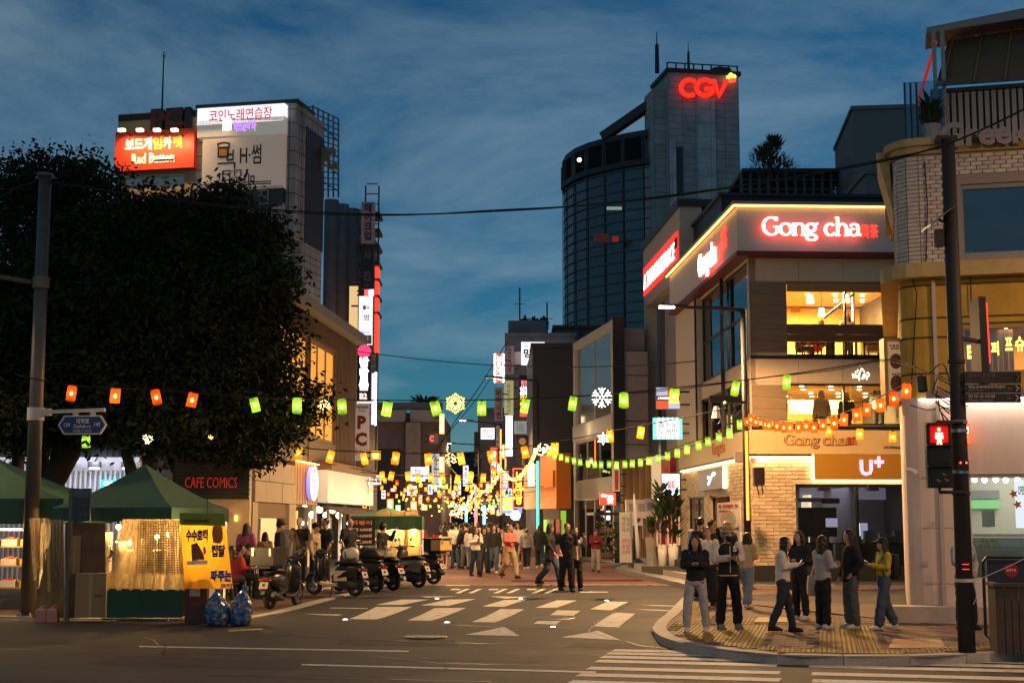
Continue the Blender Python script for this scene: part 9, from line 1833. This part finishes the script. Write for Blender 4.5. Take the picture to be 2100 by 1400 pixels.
 if hair != 'none':
  if hair in ('short','long','bob','fluffy'):
   R_={'short': 1.0,'long': 1.06,'bob': 1.1,'fluffy': 1.3}[hair]
   mb.ball((0,hc[1]+.012,hc[2]+.005),(.085*R_,.092*R_,.098*R_),12,8)
   if hair in ('long','bob'):
    zl={'long': 1.14+dz,'bob': 1.42+dz}[hair];mb.loft([[V(x*w,y,z) for x,y in ((-.09,hy+.0),(-.085,hy+.09),(-.03,hy+.118),(.03,hy+.118),(.085,hy+.09),(.09,hy+.0),(.05,hy+.05),(-.05,hy+.05))] for z,w in ((hz+.04,1),(hz-.06,1.05),(hz-.14,1.12),(zl+.05,1.3),(zl,.95))])
    for s in (-1,1): mb.tube([V(s*.076,hy-.012,hz+.05),V(s*.092,hy-.0,hz-.05),V(s*.105,hy+.015,hz-.16),V(s*.11,hy-.02 if hair == 'long' else hy,(zl+.1) if hair == 'long' else hz-.13)],[.022,.027,.03,.016],7)
   o=rm(mb.build('hair',hm,t),vx*.8 if detail else .022,2)
  elif hair == 'bald': rm(mb.ball((0,hc[1]+.01,hc[2]+.002),(.078,.085,.078),10,8).build('hair',mat('stubble',(.12,.07,.05),.6),t),vx,1)
 if cap:
  mb=MB();mb.ball((0,hc[1],hc[2]+.02),(.094,.104,.085),12,8);mb.tube([V(0,hc[1]-.07,hc[2]+.03),V(0,hc[1]-.19,hc[2]+.012)],[(.085,.012),(.06,.008)],10);rm(mb.build('cap',cloth(cap),t),.014,1)
 if mask: mb=MB();mb.ball((0,hy-.045,hz-.045),(.066,.062,.06),10,8);mb.build('mask',cloth(mask),t,True)
 if detail == 2:
  for s in (-1,1):
   mb=MB();mb.ball((s*.03,hy-.078,hz+.018),(.012,.008,.006),6,4);mb.build('eye',HAIR,t);mb=MB();mb.bar((s*.018,hy-.082,hz+.04),(s*.045,hy-.072,hz+.042),.007);mb.build('eyebrow',HAIRB,t)
  if not mask: mb=MB();mb.ball((0,hy-.078,hz-.056),(.022,.01,.007),6,4);mb.build('mouth',mat('lips',(.3,.09,.08),.4),t)
 t['_hand']=list(A[1][2]);return t
def at_hand(t,off=(0,0,0)):
 return t.location+(Matrix.Rotation(t.rotation_euler.z,3,'Z') @ (Vector(off)*t.scale.x))
def phone(t,label,off,lit=True):
 q=thing('phone',label,'phone',at_hand(t,off),t.rotation_euler.z,'phones held in hands');mb=MB();mb.hexa([V(-.037,0,0),V(.037,0,0),V(.037,.012,0),V(-.037,.012,0),V(-.037,-.09,.12),V(.037,-.09,.12),V(.037,-.078,.128),V(-.037,-.078,.128)]);mb.build('case',BLACK,q)
 mb=MB();mb.quad(V(-.033,.0135,.008),V(-.033,-.074,.126),V(.033,-.074,.126),V(.033,.0135,.008));mb.build('screen',emit('phone_screen',(.75,.85,1),2.0),q)
def gp(px,py,z=None):
 p=GZ(px,py,.13) if z is None else GZ(px,py,z);return Vector((p.x,p.y,wz(p.y)+.012 if z is None else z))
GR='people waiting at the pavement corner'
p=gp(1428,1296);t=person('person in black sweatshirt and pale grey sweatpants typing on a phone, long black hair',p,1.66,-8,('phone','phone'),'apart','black','lightgrey',shoe='white',group=GR,tilt=.6,wide=.75);phone(t,'phone held by the person in pale grey sweatpants',(0,-.27,1.13))
mb=MB();mb.box(.11,.145,-.10,-.094,.84,.87);mb.build('badge',cloth('red'),t)
for s in (-1,1): mb=MB();mb.tube([V(s*.16,-.0,.86),V(s*.2,-.02,.5),V(s*.215,-.01,.12)],[(.02,.03)]*3,6);mb.build('side_stripe',cloth('black'),t)
p=gp(1494,1289);t=person('person in black varsity jacket with white sleeves, white S letter, mask and beanie',p,1.79,12,('phone','phone'),'apart','black','black','short',shoe='grey',group=GR,sleevec='white',mask='black',tilt=.6,wide=1.3,female=False,sh=1.05);phone(t,'phone held by the person with white jacket sleeves',(0,-.27,1.13))
sf=Face(Frame(p.x,p.y,R(12),p.z),'F',-.13*1.79/1.68);letter(t,Face(Frame(0,0),'F',-.134),'S',.05,.12,1.27,1.36,0,mat('patch_white',(.7,.66,.6),.7),.012,.03)
mb=MB();mb.ball((0,-.04,1.63),(.105,.115,.075),12,8);mb.build('beanie',cloth('tan'),t,True);mb=MB();mb.ball((0,-.045,1.605),(.110,.118,.025),12,6);mb.build('beanie_band',cloth('cream'),t,True)
for s in (-1,1): mb=MB();mb.ball((s*.105,-.04,1.56),(.025,.045,.05),8,6);mb.build('ear_cup',cloth('grey'),t,True)
mb=MB();mb.box(-.006,.006,-.142,-.132,.92,1.36);mb.build('zip',cloth('cream'),t);mb=MB();mb.tube([V(.17*cos(a),.13*sin(a),.875) for a in [2*pi*i/20 for i in range(21)]],.012,5);mb.build('hem_stripe',cloth('cream'),t)
p=gp(1462,1243);person('person in dark jacket lifting a phone to the ear behind the varsity jacket',p,1.80,60,('ear','down'),'stand','black','black','short',shoe='black',group=GR,female=False)
p=gp(1438,1238);t=person('person in white shirt with a black backpack, turned toward the shops',p,1.84,150,('down','down'),'stand','white','black','short',shoe='black',group=GR,female=False);
def pack(t,label,m,off=(0,.17,1.0)):
 q=thing('backpack',label,'backpack',at_hand(t,off),t.rotation_euler.z);mb=MB();mb.loft([[V(x*w,y,z) for x,y in ((-.15,-.04),(.15,-.04),(.15,.05),(.08,.11),(-.08,.11),(-.15,.05))] for z,w in ((0,.9),(.05,1),(.3,1),(.4,.85),(.44,.5))]);mb.build('bag',m,q,True);mb=MB();mb.box(-.1,.1,.10,.13,.06,.22);mb.build('pocket',m,q)
 for s in (-1,1): mb=MB();mb.tube([V(s*.1,-.03,.38),V(s*.12,-.16,.44),V(s*.13,-.31,.28),V(s*.14,-.2,.05)],[(.022,.008)]*4,6);mb.build('strap',m,q)
pack(t,'black backpack on the white shirted person by the shop window',cloth('black'))
p=gp(1454,1250);person('person in white tee and dark vest peeking between the waiting group',p,1.68,-20,('down','down'),'stand','white','black','short',shoe='black',group=GR)
p=gp(1493,1236);person('person with fluffy blond hair hidden behind the beanie',p,1.72,170,('down','down'),'stand','navy','darkjeans','fluffy',HAIRY,shoe='black',group=GR)
p=gp(1534,1254);person('person in beige knit sweater and flared blue jeans seen from behind',p,1.60,140,('one','one'),'stride','beige','palejeans','bob',shoe='white',group=GR,tuck=0,wide=1.5,tilt=.6)
p=gp(1607,1296);t=person('person in white cropped jacket and dark jeans looking down at a phone, black boots',p,1.64,82,('phone','phone'),'stride','white','darkjeans','long',shoe='black',group=GR,tilt=1,tuck=0,wide=.8);phone(t,'phone held by the person in the white cropped jacket',(0,-.27,1.13));q=thing('shoulder_bag','small dark green bag with pale stripes hanging at the white jacket hem','bag',at_hand(t,(.19,-.05,.72)),t.rotation_euler.z);mb=MB();mb.box(-.04,.04,-.12,.12,0,.18);mb.build('bag',mat('bag_green',(.02,.06,.04),.6),q);mb=MB();mb.box(.041,.046,-.05,-.02,.01,.17);mb.box(.041,.046,.03,.06,.01,.17);mb.build('stripe',cloth('cream'),q);mb=MB();mb.tube([V(0,-.1,.18),V(-.1,-.05,.65),V(0,.1,.18)],.008,4);mb.build('strap',BLACK,q)
p=gp(1643,1274);t=person('person all in black with pale letters across the jacket and white sneakers',p,1.68,-48,('one','one'),'stand','black','black','long',shoe='white',group=GR,wide=.9);letter(t,Face(Frame(0,0),'F',-.134),'AB',-.10,.12,1.06,1.13,0,mat('patch_tan',(.4,.3,.16),.7),.012,.03)
p=gp(1690,1290);t=person('person in light grey cardigan with very long black hair carrying a white tote',p,1.63,118,('fold','one'),'stand','lightgrey','black','long',shoe='white',group=GR,wide=1.1)
q=thing('tote_bag','white canvas tote bag hanging from the arm of the grey cardigan','bag',at_hand(t,(.27,-.08,.58)),t.rotation_euler.z+R(70));mb=MB();mb.loft([[V(x*w,y*d,z) for x,y in ((-.17,-.05),(.17,-.05),(.17,.05),(-.17,.05))] for z,w,d in ((0,.8,.9),(.04,.98,1.1),(.2,1,1),(.36,.9,.5))]);mb.build('bag',cloth('cream'),q,True)
for y in (-.02,.02): mb=MB();mb.tube([V(-.1,y,.35),V(-.04,y,.56),V(.04,y,.56),V(.1,y,.35)],.012,5);mb.build('handle',cloth('cream'),q)
p=gp(1747,1289);person('tall person in black knit and wide grey jeans with arms folded behind',p,1.74,-75,('pocket','down'),'stand','black','greyjeans','long',shoe='white',group=GR,wide=1.7,coat=.1)
p=gp(1816,1291);t=person('person in mustard yellow top, black cap and wide jeans holding a phone',p,1.60,-80,('phone','phone'),'stride','yellow','jeans','long',shoe='white',group=GR,cap='black',wide=1.8,tuck=1);phone(t,'phone held by the person in the mustard yellow top',(0,-.27,1.13));pack(t,'black backpack on the mustard yellow top',cloth('black'),(0,.16,.92))
p=gp(1981,1290,.145);person('person in loose grey shirt and black trousers half hidden by the traffic pole',p,1.72,25,('pocket','fwd'),'apart','lightgrey','black','short',shoe='black',group=GR,female=False,wide=1.1)
# people walking on the street
def sp_(px,py): p=G(px,py);return Vector((p.x,p.y,gz(p.y)+.008))
def hh(px_h,p): return px_h*p.y/3000
GW='people walking in the street'
def walker(label,px,py,top_y,deg,**k): p=sp_(px,py);return person(label,p,(py-top_y)*p.y/3000*.985,deg,group=GW,**k)
walker('person in pink sweater and khaki trousers striding along the brick street',1045,1186,1075,35,arms=('one','one'),legs='walk',top='pink',bottom='khaki',hair='short',shoe='black',wide=1.3)
t=walker('person in white hoodie and dark trousers reading a phone while walking',975,1182,1079,20,arms=('phone','phone'),legs='stride',top='white',bottom='darkjeans',hair='long',shoe='black',tilt=1,hood=True);phone(t,'phone held by the person in the white hoodie',(0,-.27,1.13))
walker('person in dark jacket over white top just behind the white hoodie',993,1174,1082,10,arms=('down','swingb'),legs='stride',top='black',bottom='darkjeans',hair='long',shoe='black')
walker('tall person in black tee and black trousers looking down on the crossing edge',1162,1213,1071,15,arms=('down','swingf'),legs='stride',top='black',bottom='black',hair='short',shoe='black',sleeve='short',female=False,tilt=1.2,wide=1.3)
walker('person in grey top walking beside the black tee, hand raised',1181,1211,1084,10,arms=('up','down'),legs='stride',top='grey',bottom='black',hair='long',shoe='black')
walker('person in black jacket and blue jeans stepping forward, behind the black tee',1128,1203,1076,60,arms=('down','swingf'),legs='walk',top='black',bottom='jeans',hair='bob',shoe='black',coat=.22,wide=1.4)
t=walker('person in maroon hoodie with a grey cap and grey trousers looking at a phone',1222,1173,1084,5,arms=('phone','phone'),legs='stride',top='maroon',bottom='grey',hair='short',shoe='black',cap='slate',tilt=.8,wide=1.1);phone(t,'phone held by the person in the maroon hoodie',(0,-.27,1.13))
for lb,px,py,ty,dg,kw in (('person in grey hoodie and black trousers walking away, white shoes',1080,1167,1084,175,dict(top='grey',bottom='black',hair='short',hood=True,female=False,legs='stride',cap='grey')),('person in long black coat walking away',1107,1165,1077,180,dict(top='black',bottom='darkjeans',hair='long',coat=.25,legs='walk')),
('person with blond hair, white top and black skirt walking away',1022,1164,1083,170,dict(top='white',bottom='black',hair='long',hairm=HAIRY,skirt=.28,legs='stride')),('person in brown plaid coat behind the pink sweater',1061,1162,1086,185,dict(top='tan',bottom='black',hair='long',coat=.3)),
('person in black hoodie walking away near the cyan post',950,1166,1082,180,dict(top='black',bottom='black',hair='long',legs='stride')),('person in slate jacket walking away beside the black hoodie',934,1160,1082,190,dict(top='slate',bottom='jeans',hair='long',legs='walk')),
('person in cream top, tan skirt and black waist bag walking away',912,1167,1085,178,dict(top='cream',bottom='tan',hair='long',skirt=.30,legs='stride')),('person in red sweater walking away past the insulated box',897,1162,1084,170,dict(top='red',bottom='black',hair='long',legs='stride'))):
 walker(lb,px,py,ty,dg,shoe='white',detail=1,**kw)
 # people by the left shop fronts, legs behind the scooters
GL_='people gathered by the left shop fronts'
def lefty(label,px,ty,Y,h,deg,**k): z=wz(Y)+.012;k.setdefault('detail',1);return person(label,Vector(((px-1050)/3000*Y,Y,z)),h,deg,group=GL_,**k)
def lh(ty,Y): return 2+(1072-ty)*Y/3000-wz(Y)
for lb,px,ty,Y,dg,kw in (('person in navy jacket and black cap turned toward the shops',578,1068,36,110,dict(top='navy',bottom='black',hair='short',cap='black',female=False)),('tall close cropped person in a black tee by the wooden door',618,1061,40,-20,dict(top='black',bottom='black',hair='bald',female=False,sleeve='short')),
('person in beige jacket and dark cap near the white bulbs',650,1072,37.5,70,dict(top='beige',bottom='black',hair='short',cap='black')),('broad person in dark navy tee facing the beige jacket',671,1062,38,-60,dict(top='navy',bottom='black',hair='short',hairm=HAIRB,female=False,sleeve='short',sh=1.12)),
('bald person in black polo standing before the price board',719,1063,40,60,dict(top='black',bottom='black',hair='none',female=False,sleeve='short',sh=1.1)),('person with curly black hair raising a hand to the mouth by the far canopy',787,1073,42,70,dict(top='black',bottom='black',hair='fluffy',arms=('up','down'))),
('person in rose top with long brown hair near the stone front',510,1074,38,170,dict(top='rose',bottom='black',hair='long',hairm=HAIRB)),('person in tan top glimpsed behind the top box',548,1092,39,180,dict(top='tan',bottom='black',hair='bob'))):
 lefty(lb,px,ty,Y,lh(ty,Y),dg,**kw)
for i,(px,py,Y,dg,tc) in enumerate(((481,1200,33.5,170,'maroon'),(499,1196,34.2,100,'red'),(516,1190,35,-120,'black'))):
 t=person(('seated person in maroon top with long black hair at the stall table','seated person in dark red top leaning over the stall table','seated person in black with a cap at the stall table')[i],Vector(((px-1050)/3000*Y,Y,wz(Y)+.012)),1.62,dg,('one','one'),'sit',tc,'black',('long','short','short')[i],shoe='black',group='people seated at the stall',detail=1,cap='black' if i == 2 else None)
 q=thing('plastic_stool',('dark plastic stool under the maroon top','dark plastic stool under the dark red top','dark plastic stool under the capped sitter')[i],'stool',t.location.copy(),t.rotation_euler.z);mb=MB();mb.box(-.17,.17,-.1,.2,.36,.40);mb.build('seat',BLACK,q)
 for sx in (-.13,.13):
  for sy in (-.06,.16): mb=MB();mb.bar((sx,sy,0),(sx*.85,sy,.36),.03);mb.build('leg',BLACK,q)
q=thing('stall_table','small dark folding table between the seated people','table',Vector(((497-1050)/3000*34.4,34.4,wz(34.4)+.012)),.3);mb=MB();mb.box(-.4,.4,-.25,.25,.66,.69);mb.build('table_top',WOODC,q)
for sx in (-.35,.35):
 for sy in (-.2,.2): mb=MB();mb.bar((sx,sy,0),(sx,sy,.66),.03);mb.build('leg',DARK,q)
 # upstairs guests
z2=zF(737)
def guest(label,px,yo,z,h,deg,**k): p=FR.uv(px,650,-yo);w=fr.M @ FR.P(p[0],z,-yo);return person(label,w,h,deg,group='guests in the tea shop',detail=1,**k)
guest('seated guest in grey hooded top by the upstairs window',1680,1.1,z2+.12,1.7,40,arms=('one','one'),legs='sit',top='grey',bottom='black',hair='none',hood=True,tilt=1.2,cap='grey');guest('standing guest with long brown hair upstairs',1737,1.4,z2,1.62,0,top='cream',bottom='black',hair='long',hairm=HAIRB)
guest('guest in black leaning low at the upstairs window corner',1637,.9,z2-.05,1.62,80,legs='sit',arms=('one','one'),top='black',bottom='black',hair='long');zz1=zF(884)
guest('seated guest with brown bob seen from behind on the middle floor',1680,1.0,zz1+.05,1.7,180,legs='sit',top='beige',bottom='black',hair='bob',hairm=HAIRB);guest('seated guest with black hair seen from behind on the middle floor',1731,1.1,zz1+.02,1.66,175,legs='sit',top='navy',bottom='black',hair='bob');guest('staff member in pale blue behind the middle floor counter',1795,2.5,zz1,1.66,-20,top='palejeans',bottom='black',hair='long',tilt=1)
# the crowd further down: copies of a few walkers in other clothes
rc=random.Random(99);PROTO=[]
for i,kw in enumerate((dict(legs='stride',hair='long',top='black',bottom='black'),dict(legs='walk',hair='long',top='white',bottom='jeans'),dict(legs='stride',hair='short',top='slate',bottom='black',female=False),dict(legs='walk',hair='bob',top='tan',bottom='darkjeans',skirt=.3),dict(legs='stride',hair='short',top='grey',bottom='khaki',female=False,cap='black'))):
 PROTO.append(kw)
CROWD=[];used=set()
def crowd_slots():
 for i in range(110):
  Y=50+80*(i/110)**.9+rc.uniform(-2,2);px=rc.uniform(max(900,860+30*60/Y),1066) if i % 3 else rc.gauss(975,48);yield i,Y,px
CT_=['black','white','slate','beige','red','navy','grey','cream','tan','maroon','lightgrey','rose'];CB_=['black','jeans','darkjeans','khaki','grey','palejeans']
protos=[person('proto',Vector((0,0,0)),1.66,0,group='far crowd',detail=0,shoe='white' if i % 2 else 'black',**kw) for i,kw in enumerate(PROTO)]
def crowd_finish():
 n={}
 for i,Y,px in crowd_slots():
  k=i % 5;src=protos[k];tc,bc=CT_[i//5 % 12],CB_[(i//60+i) % 6];h=rc.uniform(1.55,1.76);away=rc.random() < .62
  kind=('long haired','long haired striding','short haired','bob haired skirted','capped')[k]
  lb='%s person in %s top and %s %s %s far off' % (kind,tc,{'darkjeans': 'dark denim','palejeans': 'pale denim','jeans': 'denim'}.get(bc,bc),'skirt' if k == 3 else 'trousers','walking away' if away else 'coming closer')
  pos=Vector(((px-1050)/3000*Y,Y,gz(Y)+.008));o=src if i < 5 else copy_tree(src)
  o.location=pos;o.rotation_euler=(0,0,R(180 if away else 0)+rc.uniform(-.5,.5));s=h/1.68;o.scale=(s,s,s);o['label']=lb
  for ch in o.children:
   b_=ch.name.split('.')[0];c=tc if b_ in ('top',) else bc if b_ in ('trousers','skirt') else None
   if c:
    ch.material_slots[0].link='OBJECT';ch.material_slots[0].material=cloth(c)
def finish_people():
 bpy.context.view_layer.update();dg=bpy.context.evaluated_depsgraph_get();out=[]
 for o,fing in REMESH: out.append(bpy.data.meshes.new_from_object(o.evaluated_get(dg)))
 for (o,fing),me in zip(REMESH,out):
  o.modifiers.clear();old=o.data
  if fing and fing.f:
   n=len(me.vertices);import numpy as np
   co=[tuple(v.co) for v in me.vertices]+fing.v;fs=[tuple(p.vertices) for p in me.polygons]+[tuple(i+n for i in f) for f in fing.f]
   m2=bpy.data.meshes.new(me.name);m2.from_pydata(co,[],fs);[m2.materials.append(x) for x in me.materials];me=m2
  me.polygons.foreach_set('use_smooth',[True]*len(me.polygons))
  if not me.materials: me.materials.append(old.materials[0])
  o.data=me;me.name=o.name.split('.')[0]
  # unseen street lamps added on the near side for warm fill light
def near_lamp(label,x,y,h,ax,energy,col=(1,.52,.21)):
 t=thing('street_lamp',label,'street lamp',(x,y,0),0,'street lamps on the near side');mb=MB();mb.tube([(0,0,0),(0,0,h)],[.11,.08],10);mb.build('post',DARK,t);mb=MB();mb.tube([(0,0,h),(ax*.5,1.0,h+.35),(ax,2.0,h+.4)],[.06,.05,.05],8);mb.build('arm',DARK,t)
 mb=MB();mb.box(ax-.15,ax+.15,1.7,2.5,h+.36,h+.46);mb.build('lamp_head',DARK,t);mb=MB();mb.box(ax-.12,ax+.12,1.75,2.45,h+.335,h+.355);mb.build('lens',emit('near_lens',(1,.7,.4),20),t)
 lamp('SPOT',(x+ax,y+2.1,h+.25),energy,col,.25,rot=(R(22),0,0),spot=165,blend=.5)
near_lamp('street lamp behind the viewer on the near kerb, tent side',-13,7,9.5,1.5,480);near_lamp('street lamp behind the viewer on the near kerb, tea shop side',10,5,9.5,-1.5,1150);near_lamp('street lamp behind the viewer straight across from the crossing',-1.5,2,9.5,1.0,650);near_lamp('street lamp at the kerb beyond the traffic pole, outside the view',15.5,16.5,9,-1.5,2300)
finish_text();finish_people();crowd_finish()
